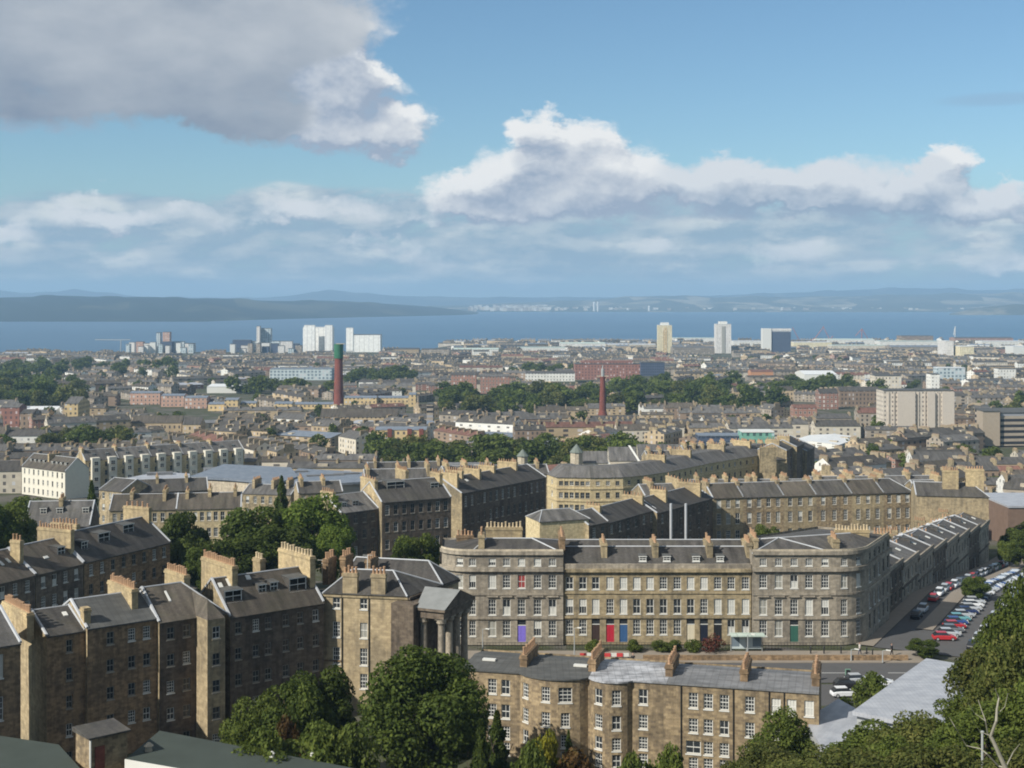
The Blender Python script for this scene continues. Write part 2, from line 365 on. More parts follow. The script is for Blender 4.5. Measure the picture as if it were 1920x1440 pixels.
class MB:
    def __init__(s): s.v = []; s.f = []; s.m = []
    def face(s, pts, m=0):
        i = len(s.v); s.v.extend([tuple(p) for p in pts]); s.f.append(tuple(range(i, i + len(pts)))); s.m.append(m)
    def box(s, c, t, hx, hy, z0, z1, m=0):
        tx, ty = t; nx, ny = -ty, tx
        q = [(c[0] + a * hx * tx + b * hy * nx, c[1] + a * hx * ty + b * hy * ny) for a, b in ((-1, -1), (1, -1), (1, 1), (-1, 1))]
        s.prism(q, z0, z1, m, bottom=True)
    def prism(s, q, z0, z1, m=0, top=True, bottom=False, mt=None):
        n = len(q)
        z0s = z0 if isinstance(z0, (list, tuple)) else [z0] * n; z1s = z1 if isinstance(z1, (list, tuple)) else [z1] * n
        for i in range(n):
            j = (i + 1) % n
            s.face([(*q[i], z0s[i]), (*q[j], z0s[j]), (*q[j], z1s[j]), (*q[i], z1s[i])], m)
        if top: s.face([(*p, z) for p, z in zip(q, z1s)], m if mt is None else mt)
        if bottom: s.face([(*p, z) for p, z in zip(q[::-1], z0s[::-1])], m)
    def tube(s, pts, rad, n=6, m=0, cap=True):
        P = [Vector(p) for p in pts]; rings = []
        if not isinstance(rad, (list, tuple)): rad = [rad] * len(P)
        for i, p in enumerate(P):
            d = (P[min(i + 1, len(P) - 1)] - P[max(i - 1, 0)])
            d = d.normalized() if d.length > 1e-9 else Vector((0, 0, 1))
            a = d.orthogonal().normalized() if abs(d.z) < 0.99 else Vector((1, 0, 0)); b = d.cross(a).normalized(); a = b.cross(d)
            rings.append([p + (a * cos(2 * pi * k / n) + b * sin(2 * pi * k / n)) * rad[i] for k in range(n)])
        for i in range(len(P) - 1):
            for k in range(n):
                l = (k + 1) % n
                s.face([rings[i][k], rings[i][l], rings[i + 1][l], rings[i + 1][k]], m)
        if cap: s.face(rings[-1], m); s.face(rings[0][::-1], m)
    def lathe(s, c, prof, n=12, m=0):
        rings = [[(c[0] + r * cos(2 * pi * k / n), c[1] + r * sin(2 * pi * k / n), z) for k in range(n)] for r, z in prof]
        for i in range(len(prof) - 1):
            for k in range(n):
                l = (k + 1) % n
                s.face([rings[i][k], rings[i][l], rings[i + 1][l], rings[i + 1][k]], m)
        s.face(rings[-1], m)
    def mesh(s, name, mats, org=(0, 0, 0)):
        me = bpy.data.meshes.new(name)
        o = Vector(org)
        me.from_pydata([(p[0] - o[0], p[1] - o[1], p[2] - o[2]) for p in s.v], [], s.f)
        for mm in mats: me.materials.append(M[mm] if isinstance(mm, str) else mm)
        me.polygons.foreach_set('material_index', s.m)
        uv = me.uv_layers.new(name='UVMap').data
        co = []
        for f in s.f:
            a, b, c = (s.v[f[0]], s.v[f[1]], s.v[f[2]])
            e1 = (b[0] - a[0], b[1] - a[1], b[2] - a[2]); e2 = (c[0] - a[0], c[1] - a[1], c[2] - a[2])
            nx = e1[1] * e2[2] - e1[2] * e2[1]; ny = e1[2] * e2[0] - e1[0] * e2[2]; nz = e1[0] * e2[1] - e1[1] * e2[0]
            L = sqrt(nx * nx + ny * ny + nz * nz) or 1
            nx, ny, nz = nx / L, ny / L, nz / L
            h = hypot(nx, ny)
            if h < 0.02: tx, ty = 1.0, 0.0
            else: tx, ty = -ny / h, nx / h
            bx, by, bz = ny * 0 - nz * ty, nz * tx - 0 * nx, nx * ty - ny * tx
            for i in f:
                p = s.v[i]
                co.append(p[0] * tx + p[1] * ty); co.append(p[0] * bx + p[1] * by + (p[2] - o[2]) * bz)
        uv.foreach_set('uv', co)
        me.update()
        return me
    def build(s, name, mats, parent=None, smooth=False):
        org = ORG.get(parent, Vector((0, 0, 0))) if parent is not None else Vector((0, 0, 0))
        if parent is None and s.v:
            a = np.array(s.v); org = Vector(((a[:, 0].min() + a[:, 0].max()) / 2, (a[:, 1].min() + a[:, 1].max()) / 2, a[:, 2].min()))
        me = s.mesh(name, mats if isinstance(mats, (list, tuple)) else [mats], org)
        if smooth: me.polygons.foreach_set('use_smooth', [True] * len(me.polygons))
        o = link(name, me, parent, (0, 0, 0) if parent is not None else org)
        ORG[o] = org
        return o


def norm2(a):
    l = hypot(*a); return (a[0] / l, a[1] / l)


class Path:
    def __init__(s, pts):
        s.p = [tuple(q) for q in pts]; s.u = [0.0]
        for a, b in zip(s.p, s.p[1:]): s.u.append(s.u[-1] + hypot(b[0] - a[0], b[1] - a[1]))
        s.L = s.u[-1]
    def seg(s, u):
        for i in range(len(s.p) - 1):
            if u <= s.u[i + 1] + 1e-9: return i
        return len(s.p) - 2
    def at(s, u):
        i = s.seg(u); a, b = s.p[i], s.p[i + 1]; t = (u - s.u[i]) / (s.u[i + 1] - s.u[i])
        return (a[0] + (b[0] - a[0]) * t, a[1] + (b[1] - a[1]) * t)
    def tan(s, u):
        i = s.seg(u); a, b = s.p[i], s.p[i + 1]; return norm2((b[0] - a[0], b[1] - a[1]))
    def px(s, px):
        k = (px - 960) / F; best = None
        for i in range(len(s.p) - 1):
            a, b = s.p[i], s.p[i + 1]; fa = a[0] - k * a[1]; fb = b[0] - k * b[1]
            if fa * fb <= 0 and fa != fb:
                t = fa / (fa - fb); u = s.u[i] + t * (s.u[i + 1] - s.u[i])
                d = a[1] + t * (b[1] - a[1])
                if best is None or d < best[1]: best = (u, d)
        return best[0] if best else None
    def offset(s, d):
        out = []
        n = len(s.p)
        for i in range(n):
            ts = []
            if i > 0: ts.append(norm2((s.p[i][0] - s.p[i - 1][0], s.p[i][1] - s.p[i - 1][1])))
            if i < n - 1: ts.append(norm2((s.p[i + 1][0] - s.p[i][0], s.p[i + 1][1] - s.p[i][1])))
            t = norm2((sum(q[0] for q in ts), sum(q[1] for q in ts)))
            c = max(0.5, t[0] * ts[0][0] + t[1] * ts[0][1])
            out.append((s.p[i][0] + t[1] * d / c, s.p[i][1] - t[0] * d / c))
        return out


def wall_on(mb, path, z0, z1, ops, rec=0.22, m=0, mrev=0):
    us = set(path.u) | {0.0, path.L}; zs = {z0, z1}
    for o in ops: us |= {o[0], o[1]}; zs |= {max(z0, o[2]), min(z1, o[3])}
    us = sorted(us)
    zs = sorted(zs)
    P = [path.at(min(max(u, 0), path.L)) for u in us]
    for i in range(len(us) - 1):
        um = (us[i] + us[i + 1]) / 2
        if us[i + 1] - us[i] < 1e-5: continue
        col = [o for o in ops if o[0] < um < o[1]]
        j = 0
        while j < len(zs) - 1:
            zm = (zs[j] + zs[j + 1]) / 2
            if any(o[2] < zm < o[3] for o in col): j += 1; continue
            e = j + 1
            while e < len(zs) - 1 and not any(o[2] < (zs[e] + zs[e + 1]) / 2 < o[3] for o in col): e += 1
            mb.face([(*P[i], zs[j]), (*P[i + 1], zs[j]), (*P[i + 1], zs[e]), (*P[i], zs[e])], m)
            j = e
    for o in ops:
        a, b = path.at(o[0]), path.at(o[1]); t = norm2((b[0] - a[0], b[1] - a[1])); inn = (-t[1] * rec, t[0] * rec)
        a2 = (a[0] + inn[0], a[1] + inn[1]); b2 = (b[0] + inn[0], b[1] + inn[1])
        mb.face([(*a, o[2]), (*a2, o[2]), (*a2, o[3]), (*a, o[3])], mrev)
        mb.face([(*b2, o[2]), (*b, o[2]), (*b, o[3]), (*b2, o[3])], mrev)
        mb.face([(*a, o[3]), (*a2, o[3]), (*b2, o[3]), (*b, o[3])], mrev)
        mb.face([(*a, o[2]), (*b, o[2]), (*b2, o[2]), (*a2, o[2])], mrev)


def band(mb, path, z0, z1, proj, m=0, closed_ends=True):
    """a strip of trim that follows a wall; back face 3 mm outside the wall"""
    a = path.offset(0.003); b = path.offset(proj)
    n = len(a)
    for i in range(n - 1):
        mb.face([(*b[i], z0), (*b[i + 1], z0), (*b[i + 1], z1), (*b[i], z1)], m)
        mb.face([(*b[i], z1), (*b[i + 1], z1), (*a[i + 1], z1), (*a[i], z1)], m)
        mb.face([(*a[i], z0), (*a[i + 1], z0), (*b[i + 1], z0), (*b[i], z0)], m)
    mb.face([(*a[0], z0), (*b[0], z0), (*b[0], z1), (*a[0], z1)], m)
    mb.face([(*b[-1], z0), (*a[-1], z0), (*a[-1], z1), (*b[-1], z1)], m)


_WC = {}


def win_mesh(w, h, style, lod):
    key = (round(w, 2), round(h, 2), style, lod)
    if key in _WC: return _WC[key]
    w, h = key[0], key[1]
    fr = MB(); X = (1, 0)
    def bx(x0, x1, y0, y1, z0, z1, m=0): fr.box(((x0 + x1) / 2, (y0 + y1) / 2), X, (x1 - x0) / 2, (y1 - y0) / 2, z0, z1, m)
    f = 0.085
    bx(-w / 2, -w / 2 + f, 0.10, 0.19, 0, h); bx(w / 2 - f, w / 2, 0.10, 0.19, 0, h)
    bx(-w / 2 + f, w / 2 - f, 0.102, 0.188, h - f, h); bx(-w / 2 + f, w / 2 - f, 0.102, 0.188, 0, f * 1.2)
    if style != 'slit':
        bx(-w / 2 + f, w / 2 - f, 0.104, 0.186, h * 0.5 - 0.04, h * 0.5 + 0.04)
        nb = 2 if w > 0.8 and style in ('sash', 'half', 'blind') else (1 if w > 0.6 else 0)
        for i in range(nb):
            x = -w / 2 + w * (i + 1) / (nb + 1); bx(x - 0.022, x + 0.022, 0.11, 0.18, f * 1.2, h - f)
        if style == 'sash':
            for zz in (0.26, 0.74): bx(-w / 2 + f, w / 2 - f, 0.112, 0.178, h * zz - 0.02, h * zz + 0.02)
    sm = 1
    bx(-w / 2 - 0.06, w / 2 + 0.06, -0.07, 0.098, -0.13, -0.002, sm)
    pn = MB(); y = 0.15
    glassm, blindm = 0, 1
    def q(z0, z1, m): pn.face([(-w / 2 + 0.02, y, z0), (w / 2 - 0.02, y, z0), (w / 2 - 0.02, y, z1), (-w / 2 + 0.02, y, z1)], m)
    if style == 'half': q(0.02, h * 0.5, 0); q(h * 0.5, h - 0.02, 1)
    elif style == 'low': q(0.02, h * 0.5, 1); q(h * 0.5, h - 0.02, 0)
    elif style in ('blind', 'curtain', 'red'): q(0.02, h - 0.02, 1)
    else: q(0.02, h - 0.02, 0)
    pm = ['glass', {'curtain': 'curtain', 'red': 'redcurt'}.get(style, 'blind')]
    if lod == 0:
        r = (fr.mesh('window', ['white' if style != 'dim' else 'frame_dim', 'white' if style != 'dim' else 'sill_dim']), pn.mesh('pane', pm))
    else:
        off = 2
        for fa, mm in zip(pn.f, pn.m): fr.face([pn.v[i] for i in fa], mm + off)
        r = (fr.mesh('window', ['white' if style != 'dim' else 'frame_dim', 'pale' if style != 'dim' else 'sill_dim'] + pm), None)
    _WC[key] = r
    return r


def door_mesh(w, h, matname):
    key = ('door', round(w, 2), round(h, 2), matname)
    if key in _WC: return _WC[key]
    d = MB(); X = (1, 0); hd = h * 0.74
    def bx(mb, x0, x1, y0, y1, z0, z1, m=0): mb.box(((x0 + x1) / 2, (y0 + y1) / 2), X, (x1 - x0) / 2, (y1 - y0) / 2, z0, z1, m)
    bx(d, -w / 2, w / 2, 0.12, 0.18, 0, hd, 0)
    for sx in (-1, 1):
        for z0, z1 in ((0.12, 0.42), (0.48, 0.92)):
            bx(d, sx * w * 0.25 - w * 0.17, sx * w * 0.25 + w * 0.17, 0.10, 0.119, hd * z0, hd * z1, 0)
    fan = MB(); bx(fan, -w / 2, w / 2, 0.08, 0.19, hd + 0.003, hd + 0.1, 0)
    fan.face([(-w / 2, 0.16, hd + 0.1), (w / 2, 0.16, hd + 0.1), (w / 2, 0.16, h), (-w / 2, 0.16, h)], 1)
    r = (d.mesh('door', [matname]), fan.mesh('fanlight', ['white', 'glass']))
    _WC[key] = r
    return r


def put_windows(root, path, ops, lod):
    for o in ops:
        a, b = path.at(o[0]), path.at(o[1]); t = (b[0] - a[0], b[1] - a[1]); w = hypot(*t)
        c = ((a[0] + b[0]) / 2, (a[1] + b[1]) / 2); loc = Vector((c[0], c[1], o[2])) - ORG[root]
        rz = atan2(t[1], t[0]); st = o[4]
        if st == 'none': continue
        if st.startswith('door:'):
            dm, fm = door_mesh(w, o[3] - o[2], st[5:]); d = link('door', dm, root, loc, rz); link('fanlight', fm, d)
        else:
            wm, pm = win_mesh(w, o[3] - o[2], st, lod); ob = link('window', wm, root, loc, rz)
            if pm: link('pane', pm, ob)


def styles(rng, kind='mixed'):
    r = rng.random()
    if kind == 'dark': return 'sash' if r < 0.22 else 'plain' if r < 0.32 else 'dim'  # most frames here carry the shade in their colour
    if kind == 'front': return 'sash' if r < 0.42 else 'blind' if r < 0.66 else 'half' if r < 0.82 else 'low' if r < 0.9 else 'curtain'
    return 'sash' if r < 0.5 else 'plain' if r < 0.72 else 'half' if r < 0.86 else 'blind' if r < 0.94 else 'curtain'


def even(path, n, m0=0.0, m1=None):
    m1 = path.L if m1 is None else m1
    return [m0 + (m1 - m0) * (i + 0.5) / n for i in range(n)]


def grid(path, us, rows, w, kind='mixed', rng=RND, skip=0.0):
    out = []
    for r in rows:
        for u in us:
            if u is None or rng.random() < skip: continue
            ww = w if len(r) < 3 else r[2]
            if u - ww / 2 < 0.1 or u + ww / 2 > path.L - 0.1: continue
            out.append((u - ww / 2, u + ww / 2, r[0], r[1], styles(rng, kind) if not callable(kind) else kind(u, r)))
    return out


def shell(name, label, cat, segs, z0, z1, wallmat, lod=0, group=None, rec=0.22, top=None, wallname='wall'):
    """segs: list of (points, openings) that close the footprint counter-clockwise"""
    allp = [p for sg in segs for p in sg[0][:-1]]
    c = (sum(p[0] for p in allp) / len(allp), sum(p[1] for p in allp) / len(allp))
    root = empty(name, (c[0], c[1], z0), label, cat, group)
    mb = MB()
    for sg in segs:
        mi = sg[2] if len(sg) > 2 else 0
        wall_on(mb, Path(sg[0]), z0, z1, sg[1], rec, mi, mi)
    return root, mb, allp


def roof_faces(mb, poly, ez, R1, R2, rz, over=0.0, mroof=0, skip=()):
    """poly counter-clockwise eave loop; R1/R2 ridge ends. Returns assignment of corners to ridge ends"""
    n = len(poly); as_ = []
    for p in poly:
        d1 = hypot(p[0] - R1[0], p[1] - R1[1]); d2 = hypot(p[0] - R2[0], p[1] - R2[1]); as_.append(0 if d1 <= d2 else 1)
    RR = [(*R1, rz), (*R2, rz)]
    for i in range(n):
        if i in skip: continue
        j = (i + 1) % n
        if as_[i] == as_[j]: mb.face([(*poly[i], ez), (*poly[j], ez), RR[as_[i]]], mroof)
        else: mb.face([(*poly[i], ez), (*poly[j], ez), RR[as_[j]], RR[as_[i]]], mroof)
    return as_, RR


def chimney(root, c, t, L, T, z0, z1, pots, mat='yellow', potmat='pot', lod=0, parent=None, cap=True):
    """stack: c centre, t its long direction"""
    mb = MB(); mb.box(c, t, L / 2, T / 2, z0, z1 - 0.45)
    mb.box(c, t, L / 2 + 0.09, T / 2 + 0.09, z1 - 0.448, z1 - 0.22); mb.box(c, t, L / 2 + 0.02, T / 2 + 0.02, z1 - 0.218, z1)
    mats = [mat, potmat]
    us = [(-L / 2 + L * (i + 0.5) / max(1, pots)) for i in range(pots)]
    if lod:
        for u in us:
            p = (c[0] + t[0] * u, c[1] + t[1] * u); hh = 0.5 + 0.35 * RND.random()
            mb.lathe(p, [(0.17, z1), (0.13, z1 + hh)], 5, 1)
        return mb.build('chimney', mats, parent or root)
    o = mb.build('chimney', mats, parent or root)
    key = ('pot', potmat)
    if key not in _WC:
        q = MB(); q.lathe((0, 0), [(0.19, 0), (0.16, 0.08), (0.135, 0.55), (0.17, 0.6), (0.16, 0.72), (0.10, 0.72)], 8); _WC[key] = q.mesh('chimney_pot', [potmat])
    for u in us:
        p = Vector((c[0] + t[0] * u, c[1] + t[1] * u, z1 + 0.001)) - ORG[root]
        k = link('chimney_pot', _WC[key], o, p); k.scale = (1, 1, 0.8 + 0.5 * RND.random())
    return o


def line_strip(mb, a, b, r=0.1, m=0): mb.tube([a, b], r, 5, m)


def dormer(root, roof, c, t, w, h, z0, depth, lod=0, flat=True):
    """c: foot of the dormer front; t: along the front"""
    n = (-t[1], t[0])
    def P(a, d, z): return (c[0] + t[0] * a + n[0] * d, c[1] + t[1] * a + n[1] * d, z)
    mb = MB()
    for s_ in (-1, 1):
        q = [P(s_ * w / 2, 0, z0), P(s_ * w / 2, depth, z0 + h), P(s_ * w / 2, 0, z0 + h)]
        mb.face(q if s_ > 0 else q[::-1], 0)
    if flat:
        mb.face([P(-w / 2 - .08, -.1, z0 + h), P(w / 2 + .08, -.1, z0 + h), P(w / 2 + .08, depth + .3, z0 + h + .15), P(-w / 2 - .08, depth + .3, z0 + h + .15)], 1)
        mb.face([P(-w / 2 - .08, -.1, z0 + h - .12), P(w / 2 + .08, -.1, z0 + h - .12), P(w / 2 + .08, -.1, z0 + h), P(-w / 2 - .08, -.1, z0 + h)], 2)
    else:
        pk = P(0, -.05, z0 + h + w * .4); pb = P(0, depth + w * .5, z0 + h + w * .4)
        mb.face([P(-w / 2 - .1, -.08, z0 + h), pk, pb, P(-w / 2 - .1, depth, z0 + h)], 1); mb.face([pk, P(w / 2 + .1, -.08, z0 + h), P(w / 2 + .1, depth, z0 + h), pb], 1)
        mb.face([P(-w / 2, 0, z0 + h), P(w / 2, 0, z0 + h), P(0, 0, z0 + h + w * .38)], 2)
    d = mb.build('dormer', ['slate', 'leadroof', 'white'], root)
    wm, pm = win_mesh(w - 0.06, h - 0.1, 'plain', lod)
    ob = link('window', wm, d, Vector(P(0, -0.1, z0 + 0.05)) - ORG[root], atan2(t[1], t[0]))
    return d


def row(name, label, cat, A, B, depth, z0, ez, rise, nb, nst, wallmat, roofmat='slate', hipL=0.0, hipR=0.0, lod=0, group=None, chims=(), wkind='mixed',
        ww=1.0, sidewin=(0, 0), wrows=None, us=None, skew=True, dorm=(), sky=(), gablemat=None, skip=0.0, ridge_t=0.5, cornice=None, backwin=0, pots='pot', stackmat='yellow', rtop=None):
    """a gabled or hipped stone row with its front from A (left) to B (right), seen from outside"""
    t = norm2((B[0] - A[0], B[1] - A[1])); n = (t[1], -t[0]); L = hypot(B[0] - A[0], B[1] - A[1])
    C = (B[0] - n[0] * depth, B[1] - n[1] * depth); Dd = (A[0] - n[0] * depth, A[1] - n[1] * depth)
    h = (ez - z0) / nst
    rows = wrows or [(z0 + h * i + h * 0.24, z0 + h * i + h * 0.80) for i in range(nst)]
    fp = Path([A, B]); fops = grid(fp, us if us is not None else even(fp, nb, 0.3, L - 0.3), rows, ww, wkind, skip=skip)
    lp = Path([Dd, A]); rp = Path([B, C]); bp = Path([C, Dd])
    lops = grid(lp, even(lp, sidewin[0]), rows, ww, wkind) if sidewin[0] else []
    rops = grid(rp, even(rp, sidewin[1]), rows, ww, wkind) if sidewin[1] else []
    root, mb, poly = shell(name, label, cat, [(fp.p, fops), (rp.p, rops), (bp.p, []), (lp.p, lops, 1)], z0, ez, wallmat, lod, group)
    mid = lambda p, q, f: (p[0] + (q[0] - p[0]) * f, p[1] + (q[1] - p[1]) * f)
    R1 = mid(A, Dd, ridge_t); R2 = mid(B, C, ridge_t); rz = ez + rise
    if hipL: R1 = (R1[0] + t[0] * hipL, R1[1] + t[1] * hipL)
    if hipR: R2 = (R2[0] - t[0] * hipR, R2[1] - t[1] * hipR)
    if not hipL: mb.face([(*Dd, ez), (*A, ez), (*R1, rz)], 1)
    if not hipR: mb.face([(*B, ez), (*C, ez), (*R2, rz)], 0)
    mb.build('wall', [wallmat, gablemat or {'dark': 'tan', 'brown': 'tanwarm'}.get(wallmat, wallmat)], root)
    for p_, o_ in ((fp, fops), (lp, lops), (rp, rops)): put_windows(root, p_, o_, lod)
    # roof
    ov = 0.22; k = rise / (depth * ridge_t)
    e = [(A[0] + n[0] * ov - t[0] * ov * (1 if hipL else 0), A[1] + n[1] * ov - t[1] * ov * (1 if hipL else 0)),
         (B[0] + n[0] * ov + t[0] * ov * (1 if hipR else 0), B[1] + n[1] * ov + t[1] * ov * (1 if hipR else 0)),
         (C[0] - n[0] * ov, C[1] - n[1] * ov), (Dd[0] - n[0] * ov, Dd[1] - n[1] * ov)]
    rb = MB(); z_e = ez - ov * k + 0.06; z_r = rz + 0.06
    rb.face([(*e[0], z_e), (*e[1], z_e), (*R2, z_r), (*R1, z_r)]); rb.face([(*e[2], z_e), (*e[3], z_e), (*R1, z_r), (*R2, z_r)])
    if hipL: rb.face([(*e[3], z_e), (*e[0], z_e), (*R1, z_r)])
    if hipR: rb.face([(*e[1], z_e), (*e[2], z_e), (*R2, z_r)])
    rb.face([(*e[0], z_e - .14), (*e[1], z_e - .14), (*e[1], z_e), (*e[0], z_e)]); rb.face([(*A, ez - .06), (*B, ez - .06), (*e[1], z_e - .14), (*e[0], z_e - .14)][::-1])
    roof = rb.build('roof', [roofmat], root)
    fl = MB(); line_strip(fl, (*R1, z_r), (*R2, z_r), 0.11)
    if hipL: line_strip(fl, (*e[0], z_e), (*R1, z_r), 0.10); line_strip(fl, (*e[3], z_e), (*R1, z_r), 0.10)
    elif skew: line_strip(fl, (A[0], A[1], ez + .08), (*R1, z_r + .05), 0.17); line_strip(fl, (*Dd, ez + .08), (*R1, z_r + .05), 0.17)
    if hipR: line_strip(fl, (*e[1], z_e), (*R2, z_r), 0.10); line_strip(fl, (*e[2], z_e), (*R2, z_r), 0.10)
    elif skew: line_strip(fl, (B[0], B[1], ez + .08), (*R2, z_r + .05), 0.17); line_strip(fl, (*C, ez + .08), (*R2, z_r + .05), 0.17)
    fl.build('ridge_flashing', ['lead'], roof)
    if cornice:
        cb = MB(); band(cb, fp, ez - cornice - 0.2, ez - 0.2, 0.18); cb.build('cornice', [wallmat], root)
    def at(u, v): return (A[0] + t[0] * u - n[0] * v, A[1] + t[1] * u - n[1] * v)
    def roofz(v): return ez + rise * min(v, 2 * depth * ridge_t - v) / (depth * ridge_t)
    for (fu, fv, Ls, hh, np_) in chims:       # along front 0..1, depth 0..1, stack length, height above ridge, pots
        chimney(root, at(fu * L, fv * depth), (-n[0], -n[1]), Ls, 0.75, min(ez, roofz(fv * depth - Ls / 2)) - 0.5, rz + hh, np_, stackmat, pots, lod)
    for (fu, fv, w, h_) in dorm:
        dormer(root, roof, at(fu * L, fv * depth), t, w, h_, roofz(fv * depth) - 0.1, h_ / max(k, 0.2), lod)
    for (fu, fv, w, l) in sky:
        sb = MB(); u0 = fu * L; v0 = fv * depth
        q = [(*at(u0 - w / 2, v0), roofz(v0) + .16), (*at(u0 + w / 2, v0), roofz(v0) + .16), (*at(u0 + w / 2, v0 + l), roofz(v0 + l) + .16), (*at(u0 - w / 2, v0 + l), roofz(v0 + l) + .16)]
        sb.face(q, 0); 
        for i in range(4): sb.face([(q[i][0], q[i][1], q[i][2] - .14), (q[(i + 1) % 4][0], q[(i + 1) % 4][1], q[(i + 1) % 4][2] - .14), q[(i + 1) % 4], q[i]], 0)
        sb.build('skylight', ['white'], roof)
    return root, dict(t=t, n=n, L=L, at=at, roofz=roofz, R1=R1, R2=R2, rz=rz, fp=fp, C=C, D=Dd)

# ------------------------------------------------------------------ setting: ground, sea, hills
def struct(o, kind='structure'): o['kind'] = kind; return o


def gridmesh(name, xs_of, ys, zf, matname):
    ys = list(ys); rows = []
    for y in ys: rows.append([(x, y, zf(x, y)) for x in xs_of(y)])
    n = len(rows[0]); v = [p for r in rows for p in r]
    f = [(i * n + j, i * n + j + 1, (i + 1) * n + j + 1, (i + 1) * n + j) for i in range(len(rows) - 1) for j in range(n - 1)]
    me = bpy.data.meshes.new(name); me.from_pydata(v, [], f); me.materials.append(M[matname]); me.polygons.foreach_set('use_smooth', [True] * len(f))
    return link(name, me)


def ground_mat():
    m, k, p = mat('ground_cover', 0.95, 0.1)
    tc = k.node('ShaderNodeTexCoord'); v = tc.outputs['Object']
    n = k.noise(v, 0.045, 8, 0.65); n2 = k.noise(v, 0.6, 5, 0.6)
    c = k.mix(k.sstep(n, 0.40, 0.52), (0.115, 0.105, 0.088), (0.065, 0.072, 0.038))
    c = k.mix(k.sstep(n, 0.56, 0.66), c, (0.12, 0.11, 0.10))
    f = k.m('MULTIPLY_ADD', n2, 0.9, 0.55)
    k.put(p.inputs['Base Color'], k.mix(1.0, c, k.node('ShaderNodeCombineXYZ', {0: f, 1: f, 2: f}).outputs[0], 'MULTIPLY'))
    M['ground'] = m
    m, k, p = mat('sea_water', 0.35, 0.25)
    tc = k.node('ShaderNodeTexCoord')
    st = k.noise(k.node('ShaderNodeVectorMath', {0: tc.outputs['Object'], 1: (0.0006, 0.0022, 1)}, operation='MULTIPLY').outputs[0], 1.0, 6, 0.6)
    k.put(p.inputs['Base Color'], k.mix(k.sstep(st, 0.35, 0.7), (0.030, 0.088, 0.155), (0.048, 0.115, 0.19)))
    M['sea'] = m
    m, k, p = mat('hill_fields', 0.95, 0.05)
    tc = k.node('ShaderNodeTexCoord'); v = tc.outputs['Object']
    vo = k.node('ShaderNodeTexVoronoi', {'Vector': k.node('ShaderNodeVectorMath', {0: v, 1: (1, 0.25, 1)}, operation='MULTIPLY').outputs[0], 'Scale': 0.0035}).outputs['Color']
    s3 = k.node('ShaderNodeSeparateXYZ', {0: vo}); n = k.noise(v, 0.0012, 5, 0.6)
    c = k.mix(k.sstep(s3.outputs[0], 0.5, 0.8), (0.028, 0.038, 0.032), (0.08, 0.085, 0.06))
    k.put(p.inputs['Base Color'], k.mix(k.sstep(n, 0.45, 0.62), (0.022, 0.032, 0.030), c))
    M['hill'] = m
    m, k, p = mat('coast_fields', 0.95, 0.05)
    tc = k.node('ShaderNodeTexCoord'); v = tc.outputs['Object']
    vo = k.node('ShaderNodeTexVoronoi', {'Vector': k.node('ShaderNodeVectorMath', {0: v, 1: (1, 0.3, 1)}, operation='MULTIPLY').outputs[0], 'Scale': 0.003}).outputs['Color']
    s3 = k.node('ShaderNodeSeparateXYZ', {0: vo}); n = k.noise(v, 0.0014, 6, 0.65)
    c = k.mix(k.sstep(s3.outputs[0], 0.45, 0.8), (0.08, 0.085, 0.06), (0.30, 0.27, 0.20))
    k.put(p.inputs['Base Color'], k.mix(k.sstep(n, 0.42, 0.6), (0.06, 0.07, 0.05), c))
    M['coast'] = m


ground_mat()
ys = [-60, -20, 0, 12, 26, 40, 55, 70, 82, 95, 105, 115, 123, 132, 139, 146, 153, 160, 170, 178, 190, 205, 220, 240, 256, 272, 288, 304, 319, 335, 350, 365, 380, 400, 425, 450, 500, 550,
      620, 700, 800, 900, 1000, 1150, 1300, 1450, 1600, 1800, 2000, 2200, 2400, 2500, 2600, 2700, 2750, 2800, 2900, 3000, 3200, 3350, 3400, 3450, 3500, 3600]
struct(gridmesh('ground', lambda y: [s * max(75, 0.55 * y + 40) / 36 for s in range(-36, 37)], ys, zg, 'ground'))
mb = MB(); mb.face([(-9000, 2450, 0), (9000, 2450, 0), (14000, 24000, 0), (-14000, 24000, 0)]); struct(mb.build('sea', ['sea']))


def ridge(name, prof, D0, Dc, D1, matname, amp, seed, step=6, skew=0.0):
    """rolling land: shore at D0, crest (profile given in photograph pixels) at Dc, falling away behind"""
    rg = np.random.RandomState(seed); pxs = np.arange(prof[0][0], prof[-1][0] + 1, step)
    crest = np.interp(pxs, [p[0] for p in prof], [p[1] for p in prof])
    nz = np.zeros(len(pxs))
    for o in range(1, 5):
        kx = np.arange(0, len(pxs) + 60, max(2, 36 // o ** 2)); nz += np.interp(np.arange(len(pxs)), kx, rg.randn(len(kx))) / o ** 1.2
    crest = crest - nz * amp
    ts = [0, 0.04, 0.12, 0.25, 0.4, 0.55, 0.7, 0.85, 1.0, 1.25, 1.6]
    v = []
    for i, px in enumerate(pxs):
        sh = skew * max(0.0, px - 380); H = Zp(crest[i], Dc + sh)
        for t in ts:
            D = D0 + (Dc - D0) * t if t <= 1 else Dc + (D1 - Dc) * (t - 1) / 0.6
            f = (sin(min(t, 1) * pi / 2) ** 1.3) * (1 + 0.10 * sin(i * 0.31 + t * 9) * (t < 1)) if t <= 1 else max(0, 1 - (t - 1) / 0.6)
            D += sh; v.append(((px - 960) / F * D, D, -3 + (H + 3) * f))
    n = len(ts)
    f = [(i * n + j, (i + 1) * n + j, (i + 1) * n + j + 1, i * n + j + 1) for i in range(len(pxs) - 1) for j in range(n - 1)]
    me = bpy.data.meshes.new(name); me.from_pydata(v, [], f); me.materials.append(M[matname]); me.polygons.foreach_set('use_smooth', [True] * len(f))
    return struct(link(name, me))


